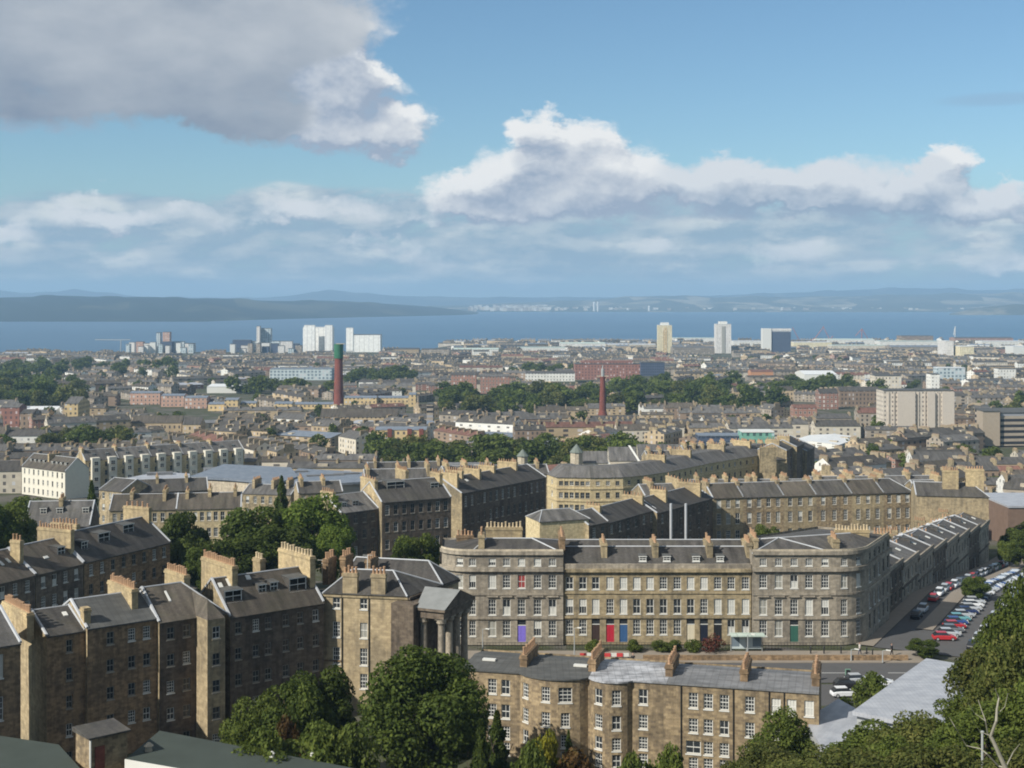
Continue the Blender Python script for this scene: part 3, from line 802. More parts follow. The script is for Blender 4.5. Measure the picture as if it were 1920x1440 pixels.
ridge('near_hills', [(-160, 558), (0, 559), (120, 555), (210, 558), (280, 556), (350, 559), (430, 559), (520, 563), (640, 564), (740, 570), (830, 577), (900, 586), (960, 587), (1030, 593)], 6450, 8200, 9600, 'hill', 0.8, 3, skew=5.5)
ridge('coast_hills', [(800, 574), (880, 572), (950, 568), (1010, 566), (1100, 563), (1180, 558), (1250, 557), (1340, 558), (1420, 556), (1560, 556), (1700, 553), (1960, 551), (2080, 553)], 11500, 15200, 17000, 'coast', 0.8, 5)
ridge('far_hills', [(-160, 550), (0, 545), (40, 550), (100, 549), (140, 541), (176, 547), (260, 555), (400, 557), (500, 557), (570, 551), (618, 542), (680, 549), (760, 555), (900, 559), (1280, 558), (1420, 552), (1540, 547), (1640, 543), (1720, 540), (1810, 544), (1960, 542), (2080, 546)], 17500, 19500, 21500, 'hill', 0.6, 8)
ridge('island', [(1780, 588), (1830, 578), (1880, 572), (1960, 570), (2080, 574)], 9300, 9700, 10300, 'coast', 0.4, 9)


# ------------------------------------------------------------------ haze in the air
def haze():
    x, y0, y1, z0, z1 = 9500, -120, 21800, -9, 330
    mb = MB(); q = [(-x, y0), (x, y0), (x, y1), (-x, y1)]
    mb.prism(q, z0, z1, bottom=True)
    m = bpy.data.materials.new('haze_air'); m.use_nodes = True; t = m.node_tree; t.nodes.clear()
    v = t.nodes.new('ShaderNodeVolumePrincipled'); o = t.nodes.new('ShaderNodeOutputMaterial')
    v.inputs['Color'].default_value = (0.46, 0.72, 1.0, 1); v.inputs['Density'].default_value = HAZE; v.inputs['Anisotropy'].default_value = 0.0
    t.links.new(v.outputs[0], o.inputs['Volume'])
    M['haze'] = m; ob = mb.build('haze', ['haze']); ob['kind'] = 'stuff'; ob['label'] = 'thin bluish air haze over the city and the firth'; ob['category'] = 'haze'


HAZE = 9.0e-5
haze()

# ------------------------------------------------------------------ streets in front of the crescent
ND = norm2((55.1, 105.6))                    # direction of the street that runs away on the right
NR = (ND[1], -ND[0])
L0 = (53.1, 206.4)


def sl(u, lat): return (L0[0] + ND[0] * u + NR[0] * lat, L0[1] + ND[1] * u + NR[1] * lat)


def strip(name, pts, dz, matname):
    """sheet on the ground: list of (left, right) point pairs"""
    mb = MB()
    for (a, b), (c, d) in zip(pts, pts[1:]):
        n = max(1, int(hypot(a[0] - c[0], a[1] - c[1]) / 2)); m = max(1, int(hypot(a[0] - b[0], a[1] - b[1]) / 2))
        def g(i, j):
            p = [(a[k] + (c[k] - a[k]) * i / n) * (1 - j / m) + (b[k] + (d[k] - b[k]) * i / n) * j / m for k in (0, 1)]
            return (p[0], p[1], zg(*p) + dz)
        for i in range(n):
            for j in range(m): mb.face([g(i, j), g(i, j + 1), g(i + 1, j + 1), g(i + 1, j)])
    return struct(mb.build(name, [matname]))


strip('main_road', [((-40, 193.2), (-40, 183.2)), ((20, 193.2), (20, 183.2)), ((62, 193.2), (70, 183.2)), ((100, 193.2), (110, 183.2))], 0.09, 'road')
mb = MB(); mb.prism([(-40, 193.2), (58, 193.2), (58, 199.6), (-40, 199.6)], 52.0, 52.5); struct(mb.build('pavement', ['pave']))
us_ = [-4, 10, 25, 42, 60, 78, 96, 109, 125, 140]
strip('side_street', [(sl(u, 1.6), sl(u, 22)) for u in us_], 0.10, 'road')
strip('footway', [(sl(u, -1), sl(u, 1.6)) for u in us_], 0.22, 'pave')
strip('verge_pavement', [(sl(u, 4.9), sl(u, 7.4)) for u in us_[1:]], 0.24, 'pave')
strip('yard', [((30.5, 182.5), (30.5, 158)), ((48, 182.5), (48, 166)), ((62, 182.5), (62, 168))], 0.085, 'road')
for i, x in enumerate(range(-30, 60, 9)):
    mb = MB(); mb.face([(x, 188.0, 52.394), (x + 4, 188.0, 52.394), (x + 4, 188.16, 52.394), (x, 188.16, 52.394)]); struct(mb.build('road_marking', ['paint']))


# ------------------------------------------------------------------ crescent facing the camera: two pavilions and the middle row
DL = 203.0
def zr(y0, y1, D=DL): return (Zp(y1, D), Zp(y0, D))      # (sill, head) from picture rows
ZB = 52.45


def arc(c0, ang0, ang1, r, n=6):
    return [(c0[0] + r * cos(ang0 + (ang1 - ang0) * i / n), c0[1] + r * sin(ang0 + (ang1 - ang0) * i / n)) for i in range(n + 1)]


def pavilion(name, label, front, side_out, back, pxs, cpxs, door_i, doorcol, ridges, wp=None):
    """front: polyline left to right; wider attic floor above a deep cornice"""
    p = Path(front)
    rows = [zr(1047, 1061), zr(1078, 1103), zr(1124, 1153), zr(1164, 1193)]
    ops = []
    us = [p.px(x) for x in pxs]; cus = [p.px(x) for x in cpxs]
    for ri, r in enumerate(rows):
        for i, u in enumerate(us):
            st = styles(RND, 'front')
            if ri == 3 and i == door_i: ops.append((u - 0.62, u + 0.62, ZB + 0.45, r[1] + 0.1, 'door:' + doorcol)); continue
            if name == 'left' and ri == 1 and i == 2: st = 'red'
            w = 1.12 if ri else 1.02
            ops.append((u - w / 2, u + w / 2, r[0], r[1], st))
        for u in cus:
            if u is None: continue
            ops.append((u - 0.5, u + 0.5, r[0], r[1], styles(RND, 'front')))
    zt = Zp(1033, DL)
    segs = [(front, ops)] + side_out
    root, mb, poly = shell('pavilion_block', label, 'town house', segs, ZB, zt, 'grey')
    mb.build('wall', ['grey'], root); put_windows(root, p, ops, 0)
    for pts, so in side_out:
        if so: put_windows(root, Path(pts), so, 0)
    # trim
    longp = Path(front + (side_out[0][0][1:] if wp else [])) if name == 'right' else Path((side_out[-1][0][:-1] if wp else []) + front)
    for nm, a, b, pr in (('cornice', 1064, 1071, 0.42), ('string_course', 1112, 1116, 0.16), ('string_course', 1157, 1161, 0.18), ('eaves_cornice', 1033, 1040, 0.34)):
        c = MB(); z = zr(a, b); band(c, longp, z[0], z[1], pr); c.build(nm, ['grey'], root)
    # window heads on the first floor
    for i, u in enumerate(us):
        q = p.at(u); t = p.tan(u); z = Zp(1119, DL); n = (t[1], -t[0]); c = (q[0] + n[0] * 0.14, q[1] + n[1] * 0.14); hb = MB(); hb.box(c, t, 0.85, 0.135, z - 0.02, z + 0.16)
        if i == 2: hb.face([(c[0] - t[0] * .85, c[1] - .135, z + .162), (c[0] + t[0] * .85, c[1] - .135, z + .162), (c[0], c[1] - .135, z + .6)])
        hb.build('window_hood', ['grey'], root)
    # roof
    rb = MB(); fl = MB(); ez = zt - 0.35
    pp = [q for q in poly]
    R1, R2 = ridges[0]
    as_, RR = roof_faces(rb, pp, ez, R1, R2, ridges[1])
    roof = rb.build('roof', ['slate'], root)
    line_strip(fl, RR[0], RR[1], 0.12)
    for i, pt in enumerate(pp):
        if i in ridges[2]: line_strip(fl, (*pt, ez), RR[as_[i]], 0.12)
    fl.build('ridge_flashing', ['lead'], roof)
    pa = MB(); band(pa, longp, zt - 0.002, zt + 0.25, 0.14); pa.build('parapet', ['pale'], root)
    return root


# right pavilion: straight front, rounded corner, flank up the side street
RR_ = 6.2; ang = atan2(ND[1], ND[0])
cx, cy = 47.4, DL + RR_
acr = arc((cx, cy), -pi / 2, -pi / 2 + ang, RR_, 8)
fr_r = [(35.2, DL)] + acr
c_end = acr[-1]; fl_end = (c_end[0] + ND[0] * 15.0, c_end[1] + ND[1] * 15.0); bk = (fl_end[0] - NR[0] * 11.5, fl_end[1] - NR[1] * 11.5)
sp_ = Path([c_end, fl_end])
flank_ops = grid(sp_, even(sp_, 5), [zr(1047, 1061), zr(1078, 1103), zr(1124, 1153), zr(1164, 1193)], 1.05, 'dark')
R_pav = pavilion('right', 'four-storey grey end block of the crescent with a rounded corner to the sloping side street', fr_r,
                 [([c_end, fl_end], flank_ops), ([fl_end, bk], []), ([bk, (35.2, DL + 11)], []), ([(35.2, DL + 11), (35.2, DL)], [])], None,
                 [1431, 1460, 1489, 1517, 1547], [1583, 1610], 2, 'doorgreen' if False else 'car_green', (((40.2, 209), (52.0, 213.2)), Zp(1006, 210), {0, 1, 12}), wp=True)
# left pavilion: mirrored, its bow hidden partly by the portico
cl = (-6.2, DL + 4.6); acl = arc(cl, -pi / 2 - 1.15, -pi / 2, 4.6, 7)
fr_l = acl + [(7.5, DL)]
e0 = acl[0]; bl = (e0[0] - 0.3, e0[1] + 8.5)
L_pav = pavilion('left', 'four-storey grey end block of the crescent with a bowed left corner and a violet door', fr_l,
                 [([(7.5, DL), (7.5, DL + 11)], []), ([(7.5, DL + 11), bl], []), ([bl, e0], [])], None,
                 [923, 950, 978, 1008, 1036], [862, 886], 2, 'violet', (((-3.8, 208.5), (3.0, 208.5)), Zp(1008, 209), {8, 7, 9}), wp=False) if M.setdefault('violet', plain('violet_door', (0.20, 0.15, 0.55))) else None

# middle row
A, B = (7.62, DL + 0.35), (35.08, DL + 0.35)
mp = Path([A, B]); mpx = [1068, 1093, 1117, 1144, 1169, 1194, 1219, 1244, 1270, 1295, 1320, 1346, 1371, 1398]
M['d_red'] = plain('red_door', (0.42, 0.02, 0.04)); M['d_blue'] = plain('blue_door', (0.04, 0.10, 0.22)); M['d_brown'] = plain('brown_door', (0.05, 0.03, 0.025)); M['d_cream'] = plain('cream_door', (0.62, 0.55, 0.40)); M['d_navy'] = plain('navy_door', (0.012, 0.016, 0.03))
doors = {2: 'd_brown', 3: 'd_red', 4: 'd_blue', 9: 'd_cream', 10: 'd_navy', 11: 'black'}
blinds1 = 'ppphhbbssbbsss'; blinds2 = 'llblbppppplbbb'
ops = []
for i, x in enumerate(mpx):
    u = min(max(mp.px(x), 0.68), mp.L - 0.68)
    r = zr(1083, 1106); ops.append((u - .55, u + .55, r[0], r[1], {'p': 'plain', 'h': 'blind', 'b': 'blind', 's': 'sash'}[blinds1[i]]))
    r = zr(1124, 1152); ops.append((u - .55, u + .55, r[0], r[1], {'p': 'plain', 'l': 'half' if i < 3 else 'sash', 'b': 'blind'}[blinds2[i]]))
    r = zr(1163, 1191)
    if i in doors: ops.append((u - .6, u + .6, ZB + .35, r[1] + .15, 'door:' + doors[i]))
    else: ops.append((u - .55, u + .55, r[0], r[1], 'low' if i > 11 else 'sash'))
ez = Zp(1070, DL); zt = Zp(1058, DL)
root, mb, poly = shell('middle_terrace', 'three-storey tan middle row of the crescent with red, blue and dark doors', 'terrace', [([A, B], ops), ([B, (B[0], B[1] + 10)], []), ([(B[0], B[1] + 10), (A[0], A[1] + 10)], []), ([(A[0], A[1] + 10), A], [])], ZB, ez + 0.02, 'tanwarm')
mb.build('wall', ['tan'], root); put_windows(root, mp, ops, 0)
for nm, a, b, pr in (('cornice', 1067, 1073, 0.45), ('string_course', 1111, 1114, 0.14), ('string_course', 1156, 1160, 0.18)):
    c = MB(); z = zr(a, b); band(c, mp, z[0], z[1], pr); c.build(nm, ['tan'], root)
c = MB(); c.prism([(A[0], A[1] - .1), (B[0], A[1] - .1), (B[0], A[1] + .2), (A[0], A[1] + .2)], zr(1058, 1067)[0], zr(1058, 1067)[1])
c.build('parapet', ['grey'], root)
rb = MB(); yr = A[1] + 4.6; zr_ = Zp(1025, yr); y2 = A[1] + 9.4
rb.face([(A[0], A[1] + .2, zt - .6), (B[0], A[1] + .2, zt - .6), (B[0], yr, zr_), (A[0], yr, zr_)]); rb.face([(A[0], yr, zr_), (B[0], yr, zr_), (B[0], yr + 2.3, zr_ - 1.5), (A[0], yr + 2.3, zr_ - 1.5)])
rb.face([(A[0], yr + 2.3, zr_ - 1.5), (B[0], yr + 2.3, zr_ - 1.5), (B[0], yr + 5, zr_ + .15), (A[0], yr + 5, zr_ + .15)]); rb.face([(B[0], yr + 5, zr_ + .15), (A[0], yr + 5, zr_ + .15), (A[0], yr + 8, zr_ - 2), (B[0], yr + 8, zr_ - 2)][::-1])
roof = rb.build('roof', ['slate'], root)
fl = MB(); line_strip(fl, (A[0], yr, zr_ + .05), (B[0], yr, zr_ + .05), 0.13); line_strip(fl, (A[0], yr + 5, zr_ + .2), (B[0], yr + 5, zr_ + .2), 0.11); fl.build('ridge_flashing', ['lead'], roof)
for px_ in (1131, 1226, 1327, 1400):
    x = Xp(px_, yr); chimney(root, (x, yr - 0.2), (0, 1), 4.4, 0.85, zt - 1, zr_ + 0.95, 6, 'tan', 'pot')
for px_ in (1205, 1250, 1305, 1350):
    x = Xp(px_, A[1] + 1.4); dormer(root, roof, (x, A[1] + 1.3), (1, 0), 1.1, 0.8, zt - .4 + .5, 1.0)
# stacks on the pavilions
def ps(root, px_, D, ytop, L, T, n, t=(0, 1), mat='tan', pm='pot', zb=65.5):
    chimney(root, (Xp(px_, D), D), t, L, T, zb, Zp(ytop, D), n, mat, pm)
ps(L_pav, 903, DL + 3.2, 1000, 3.2, 0.9, 4); ps(L_pav, 945, DL + 9.8, 988, 5.6, 0.9, 10, (1, 0), 'yellow', 'potpale'); ps(L_pav, 872, DL + 8, 1003, 2.6, 0.8, 5, (1, 0), 'brown'); ps(L_pav, 1053, DL + 5, 1000, 6.0, 0.8, 7, (0, 1), 'brown')
ps(R_pav, 1563, DL + 3.8, 1008, 3.4, 1.0, 4); ps(R_pav, 1597, DL + 11, 993, 5.2, 0.9, 11, (1, 0), 'yellow', 'potpale'); ps(R_pav, 1412, DL + 5, 1004, 5, 0.7, 6, (0, 1), 'tan'); ps(R_pav, 1655, DL + 15, 1000, 3, 0.8, 6, (1, 0))
# area railings, hedges and steps
def railing(name, label, pts, z, h=1.0, group=None):
    p = Path(pts); mb = MB(); u = 0
    while u <= p.L:
        q = p.at(u); mb.box(q, (1, 0), .02, .02, z, z + h); u += 0.45
    for zz in (z + 0.15, z + h - .05): mb.tube([(*q, zz) for q in p.p], 0.03, 4)
    o = mb.build('railing', ['black']); return tag(o, label, 'railing', group)
railing('railing', 'black iron railing along the left end block of the crescent', [(-5, 200.3), (7.4, 200.3)], 52.5)
railing('railing', 'black iron railing before the tan middle row', [(7.9, 200.3), (34.8, 200.3)], 52.5)
railing('railing', 'black iron railing before the right end block with the green door', [(35.3, 200.3), (48, 200.3)], 52.5)

# street side terrace on the right: eight stepping houses
for i in range(8):
    u0, u1 = 15.1 + i * 13.1, 15.1 + (i + 1) * 13.1
    a, b = sl(u0, -1.0), sl(u1, -1.0); zb = min(zg(*a), zg(*b)) - 0.3; ez = 59.3 - i * 0.92
    n_ = ['nearest', 'second', 'third', 'fourth', 'fifth', 'sixth', 'seventh', 'farthest'][i]
    lab = f'{n_} house of the shaded two-storey terrace that steps down the side street'
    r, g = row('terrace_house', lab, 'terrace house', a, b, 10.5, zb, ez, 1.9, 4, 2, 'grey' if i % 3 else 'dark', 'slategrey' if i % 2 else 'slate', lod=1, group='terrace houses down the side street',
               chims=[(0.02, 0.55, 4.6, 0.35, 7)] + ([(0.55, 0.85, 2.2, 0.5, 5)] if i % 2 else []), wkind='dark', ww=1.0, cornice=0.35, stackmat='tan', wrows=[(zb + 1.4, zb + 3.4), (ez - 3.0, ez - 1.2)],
               dorm=[(0.35, 0.32, 1.2, 1.0)] if i % 2 else [(0.7, 0.3, 1.2, 1.0)], sky=[(0.75, 0.22, 0.8, 0.9)])
    c = MB(); band(c, Path([a, b]), ez + 0.02, ez + 0.62, 0.30); c.build('parapet', ['grey'], r)
    c = MB(); band(c, Path([a, b]), (ez + zb) / 2 - 0.35, (ez + zb) / 2 - 0.05, 0.2); c.build('string_course', ['dark'], r)
# the taller block that closes the terrace
Ec = sl(15.1 + 8 * 13.1, -1.0); Efl = (Ec[0] - 15.5, Ec[1] + 3.0)
row('tenement', 'tall tan tenement closing the side street terrace with two broad stacks', 'tenement', Efl, Ec, 13, 41, Zp(924, 320), 2.2, 4, 4, 'tanwarm', 'slate', lod=1, hipR=3,
    sidewin=(0, 4), ww=0.9, skip=0.55, wkind='dark')
_er = [o for o in bpy.data.objects if o.get('label', '').startswith('tall tan tenement closing')][0]
for px_, w_, y_ in ((1783, 3.5, 882), (1830, 4.0, 880)): chimney(_er, (Xp(px_, 318), 318.5 if px_ < 1800 else 319), (0.98, -0.19), w_, 1.5, Zp(935, 318), Zp(y_, 318), 7, 'yellow', 'pot', lod=1)

# ------------------------------------------------------------------ row with bowed backs below the road (bottom centre)
BA, BB = (-5.6, 155.0), (32.2, 145.5)
bt = norm2((BB[0] - BA[0], BB[1] - BA[1])); bn = (bt[1], -bt[0])
bline = Path([BA, BB])
def bpt(u, out=0.0): return (BA[0] + bt[0] * u + bn[0] * out, BA[1] + bt[1] * u + bn[1] * out)
_cut = [0.0] + [bline.px(x) for x in (974, 1104, 1250, 1392)] + [bline.L]
_bow = {1: (bline.px(976), bline.px(1103), 1.7), 2: (bline.px(1106), bline.px(1186), 1.3)}
_bpx = [[(923, 0), (948, 0)], [(985, 0), (1023, 0), (1060, 1)], [(1122, 0), (1156, 0), (1206, 0)], [(1258, 0), (1300, 0), (1328, 0), (1358, 0)], [(1406, 0), (1455, 0), (1484, 0), (1517, 0)]]
_blab = ['dark-roofed left end house of the bowed back row, half hidden by the big tree', 'house with the widest bowed back and a dark roof', 'house with a narrow bow and a streaky pale zinc roof in the back row',
         'flat-backed house with a grey zinc roof in the middle of the back row', 'flat-backed house with a grey zinc roof at the right end of the back row']
_broof = ['leadroof', 'leadroof', 'zincpale', 'zinc', 'zinc']
BE = 61.75
for i in range(5):
    u0, u1 = _cut[i], _cut[i + 1]
    pts = [bpt(u0)]
    if i in _bow:
        a, b, d = _bow[i]
        if a > u0 + .05: pts.append(bpt(a))
        pts += [bpt(a + (b - a) * s / 10, d * sin(pi * s / 10) ** 0.7) for s in range(1, 10)]
        if b < u1 - .05: pts.append(bpt(b))
    pts.append(bpt(u1))
    p = Path(pts); ops = []
    for px_, wide in _bpx[i]:
        u = p.px(px_)
        if u is None: continue
        for ri, (za, zb_) in enumerate(((59.2, 60.85), (56.55, 58.1), (54.3, 55.7), (52.5, 53.9))):
            w = 0.98
            if wide and ri == 0: w = 1.5
            if i == 3 and px_ == 1300 and ri == 2: w = 1.6
            if u - w / 2 < .1 or u + w / 2 > p.L - .1: continue
            st = 'blind' if (i == 4 and px_ > 1440 and ri == 0) else 'sash' if RND.random() < .8 else 'plain'
            ops.append((u - w / 2, u + w / 2, za, zb_, st))
    back0, back1 = bpt(u0, -9.0), bpt(u1, -9.0)
    root, mb, poly = shell('terrace_house', _blab[i], 'terrace house', [(pts, ops), ([pts[-1], back1], []), ([back1, back0], []), ([back0, pts[0]], [])], 51.4, BE, 'mixed', group='back row of bowed houses')
    mb.build('wall', ['mixed'], root); put_windows(root, p, ops, 0)
    rb = MB(); ep = p.offset(0.16); rp = ep + [back1, back0]
    mid_l, mid_r = bpt(u0, -5.2), bpt(u1, -5.2)
    rb.face([(*q, BE + .02) for q in ep] + [(*mid_r, BE + .40), (*mid_l, BE + .40)]); rb.face([(*mid_l, BE + .40), (*mid_r, BE + .40), (*back1, BE - .2), (*back0, BE - .2)])
    for a, b in zip(ep, ep[1:]): rb.face([(*a, BE - .14), (*b, BE - .14), (*b, BE + .02), (*a, BE + .02)])
    roof = rb.build('roof', [_broof[i]], root)
    if i < 2:
        sb = MB(); c = bpt(u0 + (u1 - u0) * (.35 if i == 0 else .8), -3.2); sb.box(c, bt, .75, .3, BE + .28, BE + .48); sb.build('skylight', ['white'], roof)
    chimney(root, bpt(u1, -4.6) if i < 4 else bpt(u1 - .4, -4.6), (-bn[0], -bn[1]), 5.6, 0.8, BE - .5, BE + 1.45, 8, 'brown', 'pot')
    if i == 3 or i == 4:
        for px_ in ((1277, 1375), (1442, 1470))[i - 3]:
            u = p.px(px_); c = MB(); q = p.at(u); q = (q[0] + bn[0] * .1, q[1] + bn[1] * .1); c.tube([(*q, 52), (*q, BE - .2)], .06, 5); c.build('drainpipe', ['black'], root)

# ------------------------------------------------------------------ house with the columned porch
GA, GB = (-23.4, 171.6), (-12.75, 169.7)
gt = norm2((GB[0] - GA[0], GB[1] - GA[1])); gn = (gt[1], -gt[0])
GC = (GB[0] + ND[0] * 12.5, GB[1] + ND[1] * 12.5); GD = (GA[0] - gn[0] * 12, GA[1] - gn[1] * 12)
gp = Path([GA, GB]); GE = Zp(1118, 170)
ops = []
for px_ in (631, 682):
    u = gp.px(px_)
    for k_, (ya, yb) in enumerate(((1123, 1143), (1168, 1197), (1216, 1248), (1264, 1292))):
        r = zr(ya, yb, 170.6); ops.append((u - .48, u + .48, r[0], r[1], ('plain', 'sash', 'sash', 'sash')[k_] if not (px_ == 682 and k_ == 1) else 'curtain'))
gsp = Path([GB, GC]); gside = grid(gsp, even(gsp, 4), [(53.6, 55.6), (57.2, 59.4), (61.3, 62.8)], .9, 'dark')
root, mb, poly = shell('corner_house', 'tan corner house with a bare side wall and a columned porch on its shaded front', 'house', [([GA, GB], ops), ([GB, GC], gside), ([GC, GD], []), ([GD, GA], [])], 51.2, GE, 'tan')
mb.build('wall', ['tanwarm'], root); put_windows(root, gp, ops, 0); put_windows(root, gsp, gside, 0)
rb = MB(); R1 = (GA[0] - gn[0] * 4 + gt[0] * 2.6, GA[1] - gn[1] * 4 + gt[1] * 2.6); R2 = (GB[0] - gn[0] * 4 - gt[0] * 2.9, GB[1] - gn[1] * 4 - gt[1] * 2.9)
mA = (GA[0] - gn[0] * 8, GA[1] - gn[1] * 8); mB_ = (GB[0] + ND[0] * 8, GB[1] + ND[1] * 8); z_r = GE + 2.35
f4 = [Path([GA, GB]).offset(.25)[0], Path([GA, GB]).offset(.25)[1], (mB_[0] + NR[0] * .25, mB_[1] + NR[1] * .25), mA]
as_, RR = roof_faces(rb, f4, GE + .05, R1, R2, z_r)
Q1 = (mA[0] + gt[0] * 1 - gn[0] * 3, mA[1] + gt[1] * 1 - gn[1] * 3); Q2 = (mB_[0] - gt[0] * 3 + ND[0] * 2.6, mB_[1] - gt[1] * 3 + ND[1] * 2.6)
as2, RR2 = roof_faces(rb, [f4[3], f4[2], (GC[0] + NR[0] * .25, GC[1] + NR[1] * .25), GD], GE + .05, Q1, Q2, z_r + .2)
roof = rb.build('roof', ['slate'], root)
fl = MB()
for RRx, ff, asx in ((RR, f4, as_), (RR2, [f4[3], f4[2], GC, GD], as2)):
    line_strip(fl, RRx[0], RRx[1], .12)
    for q, a in zip(ff, asx): line_strip(fl, (*q, GE + .08), RRx[a], .11)
fl.build('ridge_flashing', ['lead'], roof)
for px_, w in ((656, 1.85), (709, 1.8)):
    q = gp.at(gp.px(px_)); c = (q[0] + gn[0] * -.35, q[1] + gn[1] * -.35); chimney(root, c, gt, w, .78, GE - .25, Zp(1076, 170.5), 4, 'tanwarm')
for nm, za, zb_, pr in (('cornice', GE - .34, GE - .1, .14),):
    c = MB(); band(c, gp, za, zb_, pr); c.build(nm, ['tan'], root)
c = MB(); band(c, gsp, GE - 2.6, GE - 2.0, .55); band(c, gsp, GE - .35, GE - .05, .3); c.build('cornice', ['dark'], root)
c = MB(); band(c, Path([GA, gp.at(gp.px(640))]), 58.3, 58.5, .06); c.build('string_course', ['brown'], root)
for px_ in (641.5, 692):
    q = gp.at(gp.px(px_)); q = (q[0] + gn[0] * .1, q[1] + gn[1] * .1); c = MB(); c.tube([(*q, 52), (*q, GE - .1)], .06, 5); c.build('drainpipe', ['black'], root)
for px_, D_, y_ in ((618, 178, 1045), (650, 179, 1040), (697, 178.5, 1046), (792, 181, 1062)):
    chimney(root, (Xp(px_, D_), D_), norm2((.3, 1)), 2.6, .75, GE, Zp(y_, D_), 4, 'brown')
# porch
pc0, pc1 = (-8.28, 166.9), (-5.3, 173.5); pl = norm2((pc1[0] - pc0[0], pc1[1] - pc0[1])); pa = (pl[1], -pl[0]); PW = hypot(pc1[0] - pc0[0], pc1[1] - pc0[1])
def pq(s, d): return (pc0[0] + pl[0] * s - pa[0] * d, pc0[1] + pl[1] * s - pa[1] * d)
porch = empty('portico', (*pq(PW / 2, 1.5), 52.6)); porch.parent = root; porch.location = Vector((*pq(PW / 2, 1.5), 52.6)) - ORG[root]
def pbuild(mb, nm, mm):
    ob = mb.build(nm, mm, None); org = ORG[ob]; ob.parent = porch; ob.location = org - ORG[porch]; return ob
for s_, d_ in [(PW * f, .5) for f in (.07, .355, .645, .93)] + [(PW * .07, 2.9)]:
    c = MB(); q = pq(s_, d_); c.lathe(q, [(.62, 52.6), (.62, 52.85), (.5, 52.95), (.47, 57), (.40, 63.6), (.44, 63.75), (.60, 63.95), (.60, 64.35)], 14); c.box(q, pl, .62, .62, 64.352, 64.55); pbuild(c, 'column', ['grey'])
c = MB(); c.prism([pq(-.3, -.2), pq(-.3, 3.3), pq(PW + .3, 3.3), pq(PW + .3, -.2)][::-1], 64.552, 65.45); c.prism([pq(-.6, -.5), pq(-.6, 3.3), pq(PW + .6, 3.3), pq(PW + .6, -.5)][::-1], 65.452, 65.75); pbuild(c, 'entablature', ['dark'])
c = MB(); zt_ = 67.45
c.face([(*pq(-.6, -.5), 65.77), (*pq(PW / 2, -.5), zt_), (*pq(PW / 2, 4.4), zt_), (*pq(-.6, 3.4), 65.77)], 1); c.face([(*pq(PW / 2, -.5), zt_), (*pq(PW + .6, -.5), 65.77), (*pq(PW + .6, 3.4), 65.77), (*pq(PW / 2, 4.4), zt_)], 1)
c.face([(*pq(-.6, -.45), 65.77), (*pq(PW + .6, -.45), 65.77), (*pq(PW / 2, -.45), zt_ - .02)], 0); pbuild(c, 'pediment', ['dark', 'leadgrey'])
c = MB(); c.prism([pq(-.6, -.9), pq(-.6, 5), pq(PW + .6, 5), pq(PW + .6, -.9)][::-1], 51.8, 52.6); pbuild(c, 'steps', ['grey'])

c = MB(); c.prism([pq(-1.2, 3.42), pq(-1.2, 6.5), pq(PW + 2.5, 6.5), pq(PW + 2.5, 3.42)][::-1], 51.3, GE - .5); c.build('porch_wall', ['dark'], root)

# ------------------------------------------------------------------ tall row bottom left, stepping forward section by section
KA = (-50.5, 149.4); kt = norm2((26.5, 21.1)); kn = (kt[1], -kt[0])
def kpx(px):
    k = (px - 960) / F; s_ = (k * KA[1] - KA[0]) / (kt[0] - k * kt[1]); return s_
def kpt(s_, out=0.0): return (KA[0] + kt[0] * s_ + kn[0] * out, KA[1] + kt[1] * s_ + kn[1] * out)
_klab = ['end house of the tall brown row with a lit blank gable and broad stack', 'brown rust-stained tenement with a wall-head stack', 'dark tenement with a hipped roof and projecting stair tower in the tall row',
         'sooty tenement with white dormers and skylights at the right end of the tall row']
secs = [(88, 160, 0.0, 66.7, 1.9, [130], .7), (160, 291, .55, 67.0, 2.3, [207, 247, 275], .85), (291, 413, 1.1, 66.6, 3.1, [320, 350], .9), (428, 603, .5, 65.8, 3.7, [447, 480, 503, 536, 563, 592], .85)]
